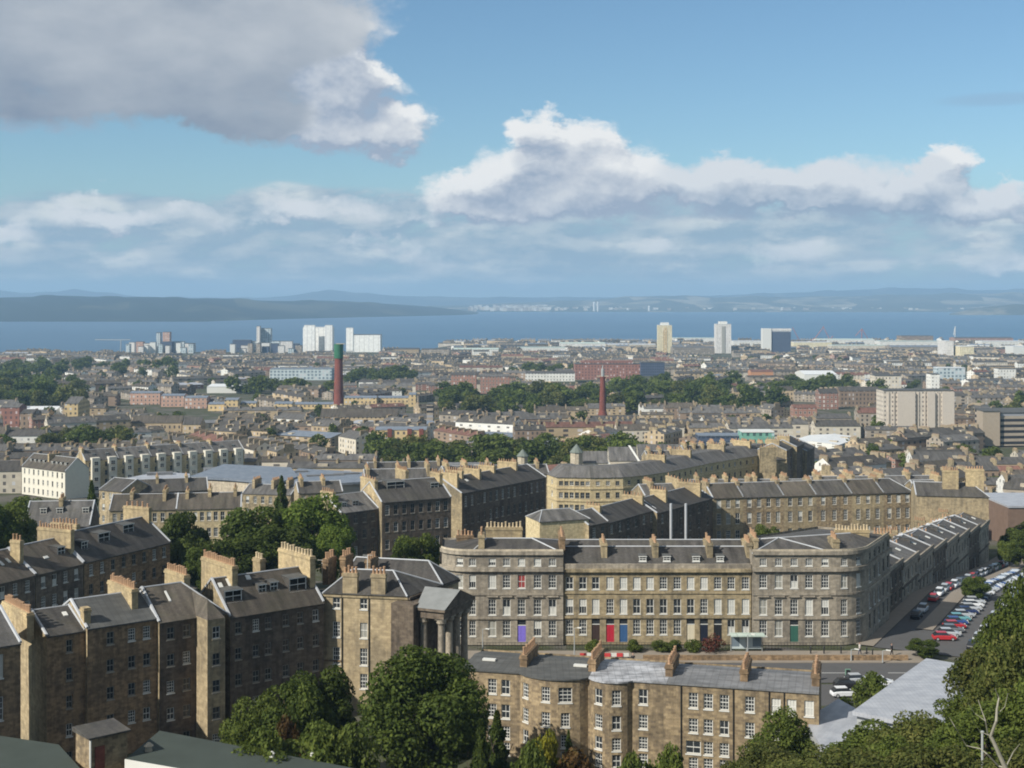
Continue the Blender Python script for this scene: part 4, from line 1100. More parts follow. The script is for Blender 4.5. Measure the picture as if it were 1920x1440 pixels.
for i, (pa_, pb_, out, ez, rise, wpx, ww) in enumerate(secs):
    s0, s1 = kpx(pa_), kpx(pb_); a, b = kpt(s0, out), kpt(s1, out); pth = Path([a, b])
    us = [pth.px(x) for x in wpx]; us = [min(max(u, .75), pth.L - .75) for u in us if u is not None]
    rows = [(ez - 2.15 - 3.05 * r, ez - .75 - 3.05 * r) for r in range(4 + (i != 1))]
    def cpx(px_, fv, L_, hh, n_):       # stack centred on a picture column, fv of the depth behind the front
        o_ = out - 9.5 * fv; k_ = (px_ - 960) / F; x0, y0 = KA[0] + kn[0] * o_, KA[1] + kn[1] * o_
        return (((k_ * y0 - x0) / (kt[0] - k_ * kt[1]) - s0) / pth.L, fv, L_, hh, n_)
    ch = {0: [cpx(33, .56, 8.0, .55, 16)], 1: [(.03, .12, 1.1, -.2, 0), cpx(230, .55, 6.9, .9, 13)], 2: [cpx(332, .82, 5.4, .7, 9), cpx(411, .84, 8.3, 1.3, 16)], 3: [cpx(486, .75, 1.9, 1.3, 3), cpx(556, .62, 8.0, 1.7, 11)]}[i]
    dm = {3: [(.10, .18, 2.3, 1.5), (.43, .24, 1.1, 1.1), (.56, .25, 1.1, 1.1), (.80, .2, 2.4, 1.7)], 2: [], 1: [], 0: []}[i]
    sk = {0: [(.75, .3, .5, .7)], 2: [(.3, .25, .25, 1.4)], 3: [(.16, .36, .8, 1.0), (.05, .34, .5, .8), (.36, .42, .6, .5)], 1: []}[i]
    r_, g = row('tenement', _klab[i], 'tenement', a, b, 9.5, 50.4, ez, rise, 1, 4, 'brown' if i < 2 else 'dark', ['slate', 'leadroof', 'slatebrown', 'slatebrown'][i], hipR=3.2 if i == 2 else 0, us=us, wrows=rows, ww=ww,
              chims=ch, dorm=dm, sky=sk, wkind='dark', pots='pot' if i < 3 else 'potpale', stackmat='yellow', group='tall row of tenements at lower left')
    if i == 2:   # stair tower
        ta, tb = kpt(kpx(391) - 2.1, out), kpt(kpx(391) + .1, out); P0, P1 = kpt(kpx(391) - 2.1, out + 2.9), kpt(kpx(391) + .1, out + 2.9)
        tp = Path([P0, P1]); tops = grid(tp, [tp.L / 2], rows, .95, 'dark'); tm = MB()
        for q in ([ta, P0], [P1, tb]): wall_on(tm, Path(q), 50.4, ez + .1, [])
        wall_on(tm, tp, 50.4, ez + .1, tops)
        tw = tm.build('stair_tower', ['tanwarm'], r_)
        rt = MB(); hz = ez + .1; bk0, bk1 = kpt(kpx(391) - 2.1, out - 3.6), kpt(kpx(391) + .1, out - 3.6); mid_ = kpt(kpx(391) - 1, out + .6); bm = kpt(kpx(391) - 1, out - 4)
        rt.face([(*P0, hz), (*P1, hz), (*mid_, hz + 1.9)]); rt.face([(*P1, hz), (*tb, hz), (*bm, hz + 2.2), (*mid_, hz + 1.9)]); rt.face([(*ta, hz), (*P0, hz), (*mid_, hz + 1.9), (*bm, hz + 2.2)])
        tr = rt.build('tower_roof', ['slatebrown'], tw)
        for o in tops:
            aa, bb = tp.at(o[0]), tp.at(o[1]); wm, pm = win_mesh(.95, o[3] - o[2], o[4], 1); link('window', wm, tw, Vector((*tp.at((o[0] + o[1]) / 2), o[2])) - ORG[r_], atan2(kt[1], kt[0]))
# neighbour cut by the left edge of the picture
row('tenement', 'grey-brown house cut by the left picture edge beside the lit gable', 'tenement', (-59.4, 133.6), (-50.0, 141.1), 12.5, 51, Zp(1206, 141), 2.6, 3, 4, 'brown', 'slategrey', ww=.9, wkind='front')

# hillside flat roofs and stair hut
c = MB(); c.prism([(-60, 126), (-40, 114), (-38.3, 122.9), (-42.3, 129.4), (-48.7, 132), (-58, 134)], 52, 61.5, 0, True, mt=1); tag(c.build('flat_roofed_hall', ['pale', 'felt']), 'low hall with a green felt roof at the bottom left corner', 'hall')
root = empty('flat_roofed_hall', (-25, 124, 52), 'low hall with a green felt roof, cream parapet and white vents', 'hall')
q = [(-34.6, 125.3), (-16, 116.8), (-11.5, 121.2), (-33.8, 133)]
c = MB(); c.prism(q, 52, 61.3); c.build('wall', ['pale'], root)
c = MB(); qo = [(-34.9, 125.0), (-15.9, 116.3), (-11.0, 121.1), (-33.9, 133.4)]; c.prism(qo, 61.302, 61.55); c.build('roof', ['felt'], root)
c = MB(); c.prism([(-34.9, 124.94), (-15.9, 116.24), (-15.87, 116.30), (-34.87, 125.0)], 60.5, 61.6); c.build('fascia', ['white'], root)
for (px_, py_, s_, mm) in ((279, 1408, .45, 'pale'), (510, 1419, .3, 'white'), (585, 1417, .22, 'white'), (515, 1408, .12, 'white')):
    D_ = Dp(py_, 61.55); c = MB(); c.lathe((Xp(px_, D_), D_), [(s_ * .8, 61.55), (s_ * .6, 61.55 + s_), (s_, 61.55 + s_ * 1.05), (s_ * .3, 61.55 + s_ * 1.7)], 10); c.build('roof_vent', [mm], root)
root = empty('stair_hut', (-37.3, 126.0, 58), 'small brown stone stair hut with a slate slab roof among the green flat roofs', 'hut')
ht = norm2((.75, .66)); c = MB(); c.box((-37.3, 126.0), ht, 1.75, 1.55, 57, 63.8); c.build('wall', ['mixed'], root)
c = MB(); hn = (-ht[1], ht[0]); q = [(-37.3 + a * 2.0 * ht[0] + b * 1.8 * hn[0], 126 + a * 2.0 * ht[1] + b * 1.8 * hn[1]) for a, b in ((-1, -1), (1, -1), (1, 1), (-1, 1))]; c.prism(q, [63.802] * 4, [63.95, 63.95, 64.2, 64.2], bottom=True); c.build('roof', ['slate'], root)
c = MB(); c.box((-37.3 - hn[0] * 1.6 - ht[0] * .9, 126 - hn[1] * 1.6 - ht[1] * .9), ht, .45, .06, 61, 63); c.build('door', ['brick'], root)
c = MB(); c.tube([(-37.3 - ht[0] * 1.8 - hn[0] * 1.62, 126 - ht[1] * 1.8 - hn[1] * 1.62, 58), (-37.3 - ht[0] * 1.8 - hn[0] * 1.62, 126 - ht[1] * 1.8 - hn[1] * 1.62, 63.7)], .1, 6); c.build('drainpipe', ['white'], root)

# metal sheds bottom right
def shed(label, q, z0, zs, mroof='zinclight', mwall='steel', name='metal_shed', lift=.45):
    root = empty(name, (sum(p[0] for p in q) / len(q), sum(p[1] for p in q) / len(q), z0), label, 'shed')
    n = len(q); cx_ = sum(p[0] for p in q) / n; cy_ = sum(p[1] for p in q) / n
    qi = [(cx_ + (p[0] - cx_) * .95, cy_ + (p[1] - cy_) * .95) for p in q]
    c = MB(); c.prism(qi, z0, [z - lift - .004 for z in zs], top=False); c.build('wall', [mwall], root)
    c = MB(); c.prism(q, [z - lift for z in zs], zs, bottom=True); c.build('roof', [mroof], root)
    return root
shed('large pale grey ribbed metal roof among the trees at lower right', [(35.6, 145), (43.5, 138.5), (58, 158.2), (49.3, 165)], 52, [60.0, 59.9, 60.3, 60.35])
shed('smaller lower pale metal roof beside the large ribbed one', [(31.2, 147.4), (30.9, 138), (36.5, 139.5), (37.5, 151.5), (36.4, 154.7)], 52, [58.4, 58.3, 58.2, 58.4, 58.5])

# ------------------------------------------------------------------ upper left row and the dark rows behind the crescent
def at_z(px, py, z): D = Dp(py, z); return (Xp(px, D), D)
u_ = [at_z(-60, 1106, 62), at_z(68, 1077, 62), at_z(157, 1052, 62), at_z(320, 1017, 62)]
base = u_[3]; udir = norm2((u_[3][0] - u_[1][0], u_[3][1] - u_[1][1]))
def upx(px): k = (px - 960) / F; s_ = (k * base[1] - base[0]) / (udir[0] - k * udir[1]); return (base[0] + udir[0] * s_, base[1] + udir[1] * s_)
row('tenement', 'sooty tenement with two skylights at the left edge, behind the tall brown row', 'tenement', upx(-60), upx(66), 11, 50, 62, 3.4, 5, 4, 'dark', 'slatebrown', ww=.95, wkind='front', chims=[(.62, .5, 4.5, 1.0, 6), (.97, .3, 2.0, 1.6, 3)], sky=[(.72, .25, .5, .8), (.84, .27, .5, .8)], group='row behind the tall brown row')
row('tenement', 'sooty tenement with a white dormer in the row behind the tall brown row', 'tenement', upx(68), upx(156), 11, 50, 62, 3.5, 4, 4, 'dark', 'slatebrown', ww=.95, wkind='front', chims=[(.98, .5, 7.0, 1.6, 12)], dorm=[(.78, .22, 1.6, 1.3)], sky=[(.45, .2, .9, .4)], group='row behind the tall brown row')
row('tenement', 'grey-brown tenement with pale-edged dormers at the right end of the row behind', 'tenement', upx(158), upx(319), 11, 50, 62.1, 3.9, 8, 4, 'brown', 'slate', ww=.9, wkind='dark', chims=[(.22, .75, 5.5, 1.0, 8), (.985, .62, 5.6, 1.7, 5)], dorm=[(.12, .2, 1.4, 1.3), (.36, .24, 2.6, 1.6), (.68, .3, 2.6, 1.5)], sky=[(.62, .6, .6, .7)], group='row behind the tall brown row')


def rpx(name, label, pxa, ya, pxb, yb, ez, depth, z0, rise, nb, nst, wm, rm='slate', **kw):
    return row(name, label, kw.pop('cat', 'tenement'), at_z(pxa, ya, ez), at_z(pxb, yb, ez), depth, z0, ez, rise, nb, nst, wm, rm, lod=1, **kw)
g_ = 'shaded rows behind the crescent'
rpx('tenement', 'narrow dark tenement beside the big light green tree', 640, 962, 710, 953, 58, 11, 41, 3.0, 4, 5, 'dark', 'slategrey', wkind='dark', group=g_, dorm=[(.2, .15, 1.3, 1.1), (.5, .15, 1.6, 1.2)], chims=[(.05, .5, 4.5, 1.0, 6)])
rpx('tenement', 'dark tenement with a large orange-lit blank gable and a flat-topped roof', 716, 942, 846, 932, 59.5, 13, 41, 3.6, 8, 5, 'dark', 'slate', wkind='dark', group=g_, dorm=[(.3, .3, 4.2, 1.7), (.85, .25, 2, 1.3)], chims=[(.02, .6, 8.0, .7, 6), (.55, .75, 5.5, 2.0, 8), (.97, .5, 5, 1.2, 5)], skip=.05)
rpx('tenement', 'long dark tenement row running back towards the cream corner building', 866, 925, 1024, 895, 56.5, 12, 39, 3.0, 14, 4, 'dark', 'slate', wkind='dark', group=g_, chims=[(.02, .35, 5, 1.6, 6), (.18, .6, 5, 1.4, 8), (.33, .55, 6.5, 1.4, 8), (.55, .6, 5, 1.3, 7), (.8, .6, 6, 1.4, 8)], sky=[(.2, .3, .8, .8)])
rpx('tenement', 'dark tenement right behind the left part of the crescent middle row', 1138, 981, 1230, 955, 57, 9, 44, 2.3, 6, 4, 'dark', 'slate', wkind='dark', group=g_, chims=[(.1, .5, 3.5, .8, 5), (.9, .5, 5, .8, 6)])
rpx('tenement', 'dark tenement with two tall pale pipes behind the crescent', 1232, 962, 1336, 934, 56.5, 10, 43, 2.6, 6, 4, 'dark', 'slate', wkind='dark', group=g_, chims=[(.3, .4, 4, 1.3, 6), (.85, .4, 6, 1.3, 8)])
for px_ in (1258, 1286):
    D_ = 300; c = MB(); c.tube([(Xp(px_, D_), D_, 44), (Xp(px_, D_), D_, Zp(944, D_))], .28, 8); tag(c.build('vent_pipe', ['lead']), f'tall pale vent pipe behind the crescent roofs, the {"left" if px_ < 1270 else "right"} of the pair', 'pipe')
rpx('rendered_house', 'bright cream rendered block with a grey gabled roof behind the left crescent block', 1012, 978, 1104, 972, 60.2, 7, 45, 1.6, 4, 4, 'cream', 'slategrey', cat='house', skip=.8, hipR=2.5, hipL=2.0)
rpx('tenement', 'small dark gabled house behind the junction of the crescent blocks', 1104, 985, 1140, 978, 59, 8, 45, 2.2, 2, 4, 'dark', 'slate', skip=.3, wkind='dark', group=g_)

# cream corner building that bends away
cvp = [at_z(1026, 889, 54.3), at_z(1044, 895, 54.3), at_z(1107, 896, 54.3), at_z(1168, 895, 54.3), at_z(1205, 891.5, 54.3), at_z(1250, 885, 54.3), at_z(1290, 877, 54.3), at_z(1330, 868.5, 54.3), at_z(1390, 858.5, 54.3), at_z(1452, 850, 54.3)]
cv = Path(cvp); rows = [zr(902, 910, 380), zr(923, 934, 380), zr(946, 957, 380), zr(969, 980, 380)]
ops = grid(cv, [cv.px(x) for x in (1052, 1062, 1072, 1082, 1092, 1102, 1121, 1140, 1158)], rows, 1.15, 'dark')
ops += grid(cv, [cv.px(1180) + i * 3.3 for i in range(24)], rows, 1.0, 'dark'); ops += grid(cv, [cv.px(1035)], rows, 1.0, 'front')
inner = cv.offset(-11)[::-1]
root, mb, poly = shell('corner_building', 'four-storey cream corner building whose long dark flank bends away to the right', 'tenement', [(cvp, ops), ([cvp[-1], inner[0]], []), (inner, []), ([inner[-1], cvp[0]], [])], 36, 54.3, 'cream', lod=1)
mb.build('wall', ['cream'], root); put_windows(root, cv, ops, 1)
rb = MB(); e_ = cv.offset(.3); r1 = cv.offset(-3.6); r2 = cv.offset(-7.5)
for i in range(len(cvp) - 1):
    rb.face([(*e_[i], 54.3), (*e_[i + 1], 54.3), (*r1[i + 1], 57.1), (*r1[i], 57.1)]); rb.face([(*r1[i], 57.1), (*r1[i + 1], 57.1), (*r2[i + 1], 57.0), (*r2[i], 57.0)]); rb.face([(*r2[i], 57.0), (*r2[i + 1], 57.0), (*inner[::-1][i + 1], 54.3), (*inner[::-1][i], 54.3)])
rb.build('roof', ['slategrey'], root)
for ya, yb in ((914, 917), (937, 940)):
    c = MB(); z = zr(ya, yb, 380); band(c, cv, z[0], z[1], .2); c.build('string_course', ['cream'], root)
for px_, n_ in ((1262, 6), (1310, 7), (1372, 7), (1420, 6)):
    q = cv.at(cv.px(px_)); t_ = cv.tan(cv.px(px_)); nn = (-t_[1], t_[0]); chimney(root, (q[0] + nn[0] * 5.5, q[1] + nn[1] * 5.5), nn, 6, .9, 55, 58.6, n_, 'yellow', lod=1)
D_ = 380; chimney(root, (Xp(1440, 425), 425), (1, 0), 5, 1, 50, Zp(838, 425), 6, 'tan', lod=1)
rpx('tenement', 'tall blank tan end wall at the far right end of the bending cream building', 1456, 862, 1477, 861, 53.5, 9, 38, 1.8, 1, 4, 'tan', skip=1, chims=[(.5, .5, 5, 1.4, 6)])
for i, (px_, y_) in enumerate(((1484, 845), (1503, 838), (1522, 846))):
    a = (Xp(px_ - 9, 430 + 10 * i), 430 + 10 * i); b = (Xp(px_ + 10, 440 + 10 * i), 444 + 10 * i)
    row('tenement', f'{["first", "second", "third"][i]} of three tall sooty narrow houses beside the blank tan end wall', 'tenement', a, b, 9, 37, Zp(y_, a[1]), 2, 1, 5, 'dark', 'slate', lod=1, chims=[(.1, .5, 4, 1.2, 5)], wkind='dark', group='three tall sooty houses')

# sunlit tenement row on the right
cuts = [1337, 1394, 1470, 1531, 1598, 1657, 1712]
ra, rbn = at_z(1337, 934, 55.8), at_z(1712, 922.5, 55.8); rl = Path([ra, rbn])
for i in range(6):
    a, b = rl.at(max(rl.px(cuts[i]) or 0, 0) if i else 0), rl.at(rl.px(cuts[i + 1]) if i < 5 else rl.L)
    lab = ['first', 'second', 'third', 'fourth', 'fifth', 'sixth'][i] + ' tenement from the left in the sunlit tan row behind the right crescent block'
    p_ = Path([a, b])
    row('tenement', lab, 'tenement', a, b, 11, 40.5, 55.8, 2.7, 4 if p_.L > 10 else 3, 5, ['tan', 'mixed', 'tanwarm', 'mixed', 'tan', 'mixed'][i], 'slate' if i % 2 else 'slatebrown', lod=1, wkind='mixed', ww=1.1, wrows=[zr(936, 951, 332), zr(961, 981, 332), zr(993, 1008, 332), zr(1018, 1034, 332)],
        chims=[(.02, .55, 3.8, .55, 6), (.5, .9, 3.5, .9, 5)], group='sunlit tenement row on the right', stackmat='tanwarm', hipR=3.5 if i == 5 else 0)
rpx('tenement', 'set-back tan tenement at the right end of the sunlit row', 1722, 925, 1772, 924, 54.5, 10, 40.5, 2.6, 2, 5, 'tan', 'slategrey', ww=1.1, chims=[(.95, .5, 5, 1.4, 6)])
row('tenement', 'long roof with yellow stacks behind the sunlit row, left half', 'tenement', (Xp(1300, 352), 352), (Xp(1520, 352), 353), 9, 40, Zp(917, 352), 1.8, 8, 3, 'tan', 'slategrey', lod=1, skip=1, chims=[(f, .5, 4, 1.1, 6) for f in (.05, .3, .55, .8)], stackmat='yellow')
row('tenement', 'long roof with yellow stacks behind the sunlit row, right half', 'tenement', (Xp(1530, 352), 354), (Xp(1765, 352), 356), 9, 40, Zp(913, 352), 1.8, 8, 3, 'tan', 'slategrey', lod=1, skip=1, chims=[(f, .5, 4, 1.1, 6) for f in (.05, .3, .55, .8)], stackmat='yellow')

# yellow-stacked rows above the dark ones
for i, (pa_, pb_, ye, D_, st, lb) in enumerate(((560, 640, 925, 350, [(.1, .5, 5, 1.3, 6), (.6, .5, 4.5, 1.1, 6)], 'tan house with two broad yellow stacks beside the dark conifer'), (684, 812, 900, 372, [(.05, .5, 9, .8, 10), (.5, .5, 7, 1.2, 8), (.93, .5, 8, 1.6, 6)], 'yellow-gabled house above the dark tenement with the lit gable'),
        (690, 830, 885, 410, [(.1, .5, 7, .9, 8), (.55, .5, 7, 1.3, 8), (.95, .5, 5, 1, 6)], 'grey-roofed row with long yellow stacks below the belt of trees'), (836, 905, 893, 395, [(.1, .5, 6, 1.2, 8), (.6, .5, 6, 1.3, 8)], 'grey roof with yellow stacks left of the copper turret'),
        (905, 1030, 890, 420, [(.1, .5, 5, 1.4, 8), (.5, .5, 6, 1.2, 8), (.85, .5, 5, 1.2, 8)], 'row of yellow stacks in front of the copper turret'), (1210, 1300, 930, 345, [(.2, .5, 6, 1, 9), (.75, .5, 9, 1.5, 4)], 'tan house with one long yellow stack beside the bending cream building'))):
    row('tenement', lb, 'tenement', (Xp(pa_, D_), D_), (Xp(pb_, D_), D_ + 3), 10, zg(0, D_) - 1, Zp(ye, D_), 2.2, 6, 4, 'tanwarm', ['slate', 'slategrey'][i % 2], lod=1, skip=.4, chims=st, stackmat='yellow')

# left middle distance
rpx('tenement', 'pale tan tenement showing between the two dark trees at left', 205, 957, 330, 955, 54, 10, 39, 3.0, 8, 4, 'tan', 'slatebrown', chims=[(.3, .5, 4, .8, 6), (.8, .5, 5, 1.2, 6)])
rpx('tenement', 'pale tan tenement with bay windows behind the dark trees at left', 331, 955, 452, 952, 54, 10, 39, 3.0, 9, 4, 'cream', 'slatebrown', chims=[(.15, .5, 4, .8, 6), (.5, .6, 5, 1.2, 6), (.9, .6, 5, 1.2, 6)])
rpx('tenement', 'grey slate roof with small white dormers above the left row', 45, 987, 168, 985, 58, 10, 44, 4.2, 4, 4, 'dark', 'slategrey', chims=[(.5, .5, 3, .8, 4)], dorm=[(.25, .25, 1.3, 1.2), (.5, .25, 1.3, 1.2), (.9, .25, 1.3, 1.2)])
rpx('house', 'ochre gabled house with a dark double window left of the metal roofs', 186, 918, 228, 922, 48, 12, 38, 2.8, 3, 3, 'tanwarm', 'slate', cat='house')
rpx('house', 'long slate roof between the ochre gabled house and the metal roofs', 232, 924, 390, 918, 47, 10, 38, 3.0, 8, 3, 'dark', 'slate', cat='house', chims=[(.4, .5, 4, 1, 6), (.75, .5, 4, 1, 6)])
rpx('house', 'house with reddish chimney stacks behind the metal roofs', 455, 925, 545, 928, 48.5, 10, 38, 2, 6, 3, 'tan', 'slategrey', cat='house', chims=[(.15, .5, 5, 1.6, 7), (.55, .5, 5, 1.5, 7), (.85, .5, 4, 1.6, 6)], stackmat='tanwarm')

def polyshed(label, pts, z, zg0, mroof, mwall='steel', name='warehouse'):
    return shed(label, [at_z(a, b, z) for a, b in pts], zg0, [z] * len(pts), mroof, mwall, name, .7)
polyshed('flat pale grey metal roof in front of the long cream tenement row', [(218, 900), (300, 912), (356, 907), (356, 888), (300, 884)], 47.5, 38, 'zinclight', 'pale')
polyshed('wide blue-grey metal roof with a pale blue front edge', [(356, 893), (430, 897), (520, 905), (560, 893), (545, 876), (420, 870)], 47.5, 37, 'bluemetal', 'pale')
polyshed('long grey metal roof left of the yellow-stacked house', [(520, 903), (600, 908), (700, 902), (690, 886), (560, 878)], 47.0, 37, 'bluemetal', 'steel')

for (px_, py_, w_, l_) in ((400, 884, 3, 9), (450, 890, 4, 10), (505, 893, 3, 8), (610, 896, 6, 3), (650, 893, 4, 3), (560, 889, 3, 3), (300, 897, 4, 4)):
    q = at_z(px_, py_, 46.3); c = MB(); c.box(q, (.96, .28), w_, l_ / 3, 45, 47.4 if px_ != 300 else 48.3); tag(c.build('roof_light', ['zinc']), f'boxy rooflight on the metal roofs at left, {"wide" if w_ > 4 else "long" if l_ > 7 else "small"} one near {"their left end" if px_ < 420 else "the middle" if px_ < 540 else "their right end"}', 'rooflight', 'rooflights on the metal roofs')
# white tenement and its long neighbour
M['cream_white'] = plain('cream_render', (0.62, 0.58, 0.48), .8)
wt = facade('white_tenement_wall', (0.62, 0.58, 0.50), (0.07, 0.07, 0.07), 2.4, 2.9, .36, .55); M['wt'] = wt
WA, WB = at_z(41, 874, 43), at_z(122, 884, 43)
row('tenement', 'white rendered tenement with a blank grey gable and small dormers at left', 'tenement', WA, WB, 10, 33, 43, 4.2, 9, 3, 'cream_white', 'slatebrown', gablemat='pale', lod=1, ww=.85, wkind='dark', dorm=[(f, .2, 1, 1) for f in (.1, .2, .3, .4, .6, .7, .8, .9)], chims=[(.48, .5, 5, .8, 4)])
ca, cb_ = at_z(160, 864, 44), at_z(458, 844, 44); cpth = Path([ca, cb_])
for i in range(5):
    a, b = cpth.at(cpth.L * i / 5), cpth.at(cpth.L * (i + 1) / 5)
    r_, g = row('tenement', ['first', 'second', 'third', 'fourth', 'last'][i] + ' house of the cream row with tall white bays, counted from the white tenement', 'tenement', a, b, 11, 31, 44, 3.4, 4, 4, 'cream', 'slategrey', lod=1, wkind='dark', chims=[(.02, .5, 4, .8, 6)], dorm=[(.3, .2, 1, 1), (.7, .2, 1, 1)], group='cream row with white bays')
    for f in (.28, .78):
        t_ = g['t']; q = g['at'](g['L'] * f, -.5); c = MB(); c.box(q, t_, 1.5, 1.2, 31, 45.0); bo = c.build('bay', ['cream_white'], r_)
        for zz in (33, 36.4, 39.8, 42.2):
            wm, pm = win_mesh(1.6, 1.5, 'plain', 1); link('window', wm, bo, Vector((*g['at'](g['L'] * f, -1.85), zz)) - ORG[r_], atan2(t_[1], t_[0]))

# ------------------------------------------------------------------ trees
def leaves(name, pts, nrm, size, matname, rg, trunk=None, aspect=0.6):
    n = len(pts)
    d = nrm + rg.randn(n, 3) * 0.75; d /= np.linalg.norm(d, axis=1)[:, None] + 1e-9
    a = np.cross(d, rg.randn(n, 3)); a /= np.linalg.norm(a, axis=1)[:, None] + 1e-9
    b = np.cross(d, a); s = (size * (0.6 + 0.8 * rg.rand(n)))[:, None]
    v = np.stack([pts - a * s, pts - b * s * aspect + d * s * .12, pts + a * s, pts + b * s * aspect + d * s * .12], 1).reshape(-1, 3)
    me = bpy.data.meshes.new(name); me.vertices.add(4 * n); me.vertices.foreach_set('co', v.astype(np.float32).ravel())
    me.loops.add(4 * n); me.loops.foreach_set('vertex_index', np.arange(4 * n, dtype=np.int32))
    me.polygons.add(n); me.polygons.foreach_set('loop_start', np.arange(0, 4 * n, 4, dtype=np.int32))
    me.materials.append(M[matname]); me.update(); me.validate()
    return me


def blobs_broad(rg, w, h, z0, k=22, lump=0.34):
    """clumps set on an egg-shaped outline; returns list of (centre, radii)"""
    out = [((0, 0, z0 + (h - z0) * .5), (w * .30, w * .30, (h - z0) * .36))]
    for i in range(k):
        th = rg.rand() * 2 * pi; ph = math.acos(1 - 1.75 * rg.rand()); r = 0.66 + .2 * rg.rand()
        c = (w / 2 * r * sin(ph) * cos(th), w / 2 * r * sin(ph) * sin(th), z0 + (h - z0) * (.5 + .5 * r * cos(ph)))
        q = lump * w / 2 * (.7 + .7 * rg.rand()); out.append((c, (q, q, q * .8)))
    return out


def crown(name, rg, blobs, n, size, matname):
    vol = np.array([b[1][0] * b[1][1] for b in blobs]); vol /= vol.sum(); P = []; N = []
    for (c, r), f in zip(blobs, vol):
        m = max(8, int(n * f)); d = rg.randn(m, 3); d /= np.linalg.norm(d, axis=1)[:, None]
        rad = (0.55 + .5 * rg.rand(m) ** .5)[:, None]; P.append(np.array(c) + d * rad * np.array(r)); N.append(d + np.array([0, 0, .35]))
    return leaves(name, np.concatenate(P), np.concatenate(N), size, matname, rg)


def conifer(name, rg, w, h, n, size, matname):
    z = rg.rand(n) ** 1.3; th = rg.rand(n) * 2 * pi; tier = .75 + .25 * np.sin(z * 42 + th * 2)
    r = w / 2 * (1 - z) ** .8 * (0.45 + .55 * rg.rand(n) ** .4) * tier * (1 + .25 * np.sin(th * 5 + z * 11))
    p = np.stack([r * np.cos(th), r * np.sin(th), h * (.06 + .94 * z) - r * .25], 1); nr = np.stack([np.cos(th), np.sin(th), np.full(n, .25)], 1)
    return leaves(name, p, nr, size, matname, rg)


def trunk_mesh(h, w, z0, mt='bark', seed=0):
    rg = random.Random(seed); mb = MB(); mb.tube([(0, 0, -1.5), (.05 * w * .3, 0, h * .35), (0.1, .1, h * .72)], [h * .028, h * .02, h * .008], 7)
    for i in range(5):
        a = rg.random() * 6.28; zz = h * (.25 + .09 * i); mb.tube([(0, 0, zz), (w * .16 * cos(a), w * .16 * sin(a), zz + h * .10), (w * .3 * cos(a), w * .3 * sin(a), zz + h * .24)], [h * .012, h * .008, h * .004], 5)
    return mb.mesh('trunk', [mt])


TP = {}
def proto(key, kind, w, h, n, size, matname, seed, z0f=.16, k=22, lump=.34):
    rg = np.random.RandomState(seed)
    me = conifer('crown', rg, w, h, n, size, matname) if kind == 'conifer' else crown('crown', rg, blobs_broad(rg, w, h, h * z0f, k, lump), n, size, matname)
    TP[key] = (me, trunk_mesh(h, w, h * z0f, seed=seed), w, h)


proto('big', 'b', 12.8, 15.5, 30000, .21, 'leafdark', 1, .04, 46, .30)
proto('lime', 'b', 11, 13, 15000, .25, 'leaflight', 2, .05, 34, .32)
proto('oak', 'b', 10, 11, 13000, .24, 'leafmid', 3, .05, 30, .32)
proto('dark', 'b', 8.5, 12, 12000, .23, 'leafdark', 4, .03, 30, .32)
proto('olive', 'b', 9, 9, 16000, .17, 'leafolive', 5, .0, 34, .32)
proto('olive2', 'b', 8, 10, 16000, .17, 'leafmid', 15, .0, 36, .30)
proto('fir', 'conifer', 5.0, 9, 7000, .22, 'leafdark', 6)
proto('yew', 'b', 4, 5, 3600, .17, 'leafyellow', 7, .0, 18, .36)
proto('bush', 'b', 4, 3.4, 3000, .17, 'leafmid', 8, .0, 16, .4)
proto('bushbig', 'b', 6.5, 4.5, 8000, .19, 'leafmid', 18, .0, 26, .36)
proto('rust', 'b', 3.5, 2.8, 3000, .14, 'leafrust', 9, .0, 14, .4)
proto('redbush', 'b', 3, 1.6, 700, .15, 'leafred', 10, .0, 12, .4)
for i, mm in enumerate(('leafdark', 'leafmid', 'leafmid', 'leafolive')):
    proto(f'far{i}', 'b', 10, 10.5, 1100, .62, mm, 20 + i, .02, 20, .36)


def tree(name, key, x, y, w, h, label, cat='tree', group=None, z=None, rz=None, single=False, dz=0):
    me, tr, w0, h0 = TP[key]; z = (zg(x, y) if z is None else z) + dz
    s = (w / w0, w / w0, h / h0); rz = RND.random() * 6.28 if rz is None else rz
    if single:
        o = link(name, me, None, (x, y, z), rz); o.scale = s; return tag(o, label, cat, group)
    r = empty(name, (x, y, z), label, cat, group); r.rotation_euler = (0, 0, rz); r.scale = s
    link('crown', me, r); link('trunk', tr, r)
    return r


def tpx(name, key, px, ytop, D, wpx, label, cat='tree', group=None, base=None, rz=None):
    """tree whose top shows at (px, ytop) from distance D and whose crown is wpx wide"""
    x = Xp(px, D); zt = Zp(ytop, D); zb = zg(x, D) if base is None else base
    return tree(name, key, x, D, wpx * D / F, max(1.0, zt - zb), label, cat, group, zb, rz)


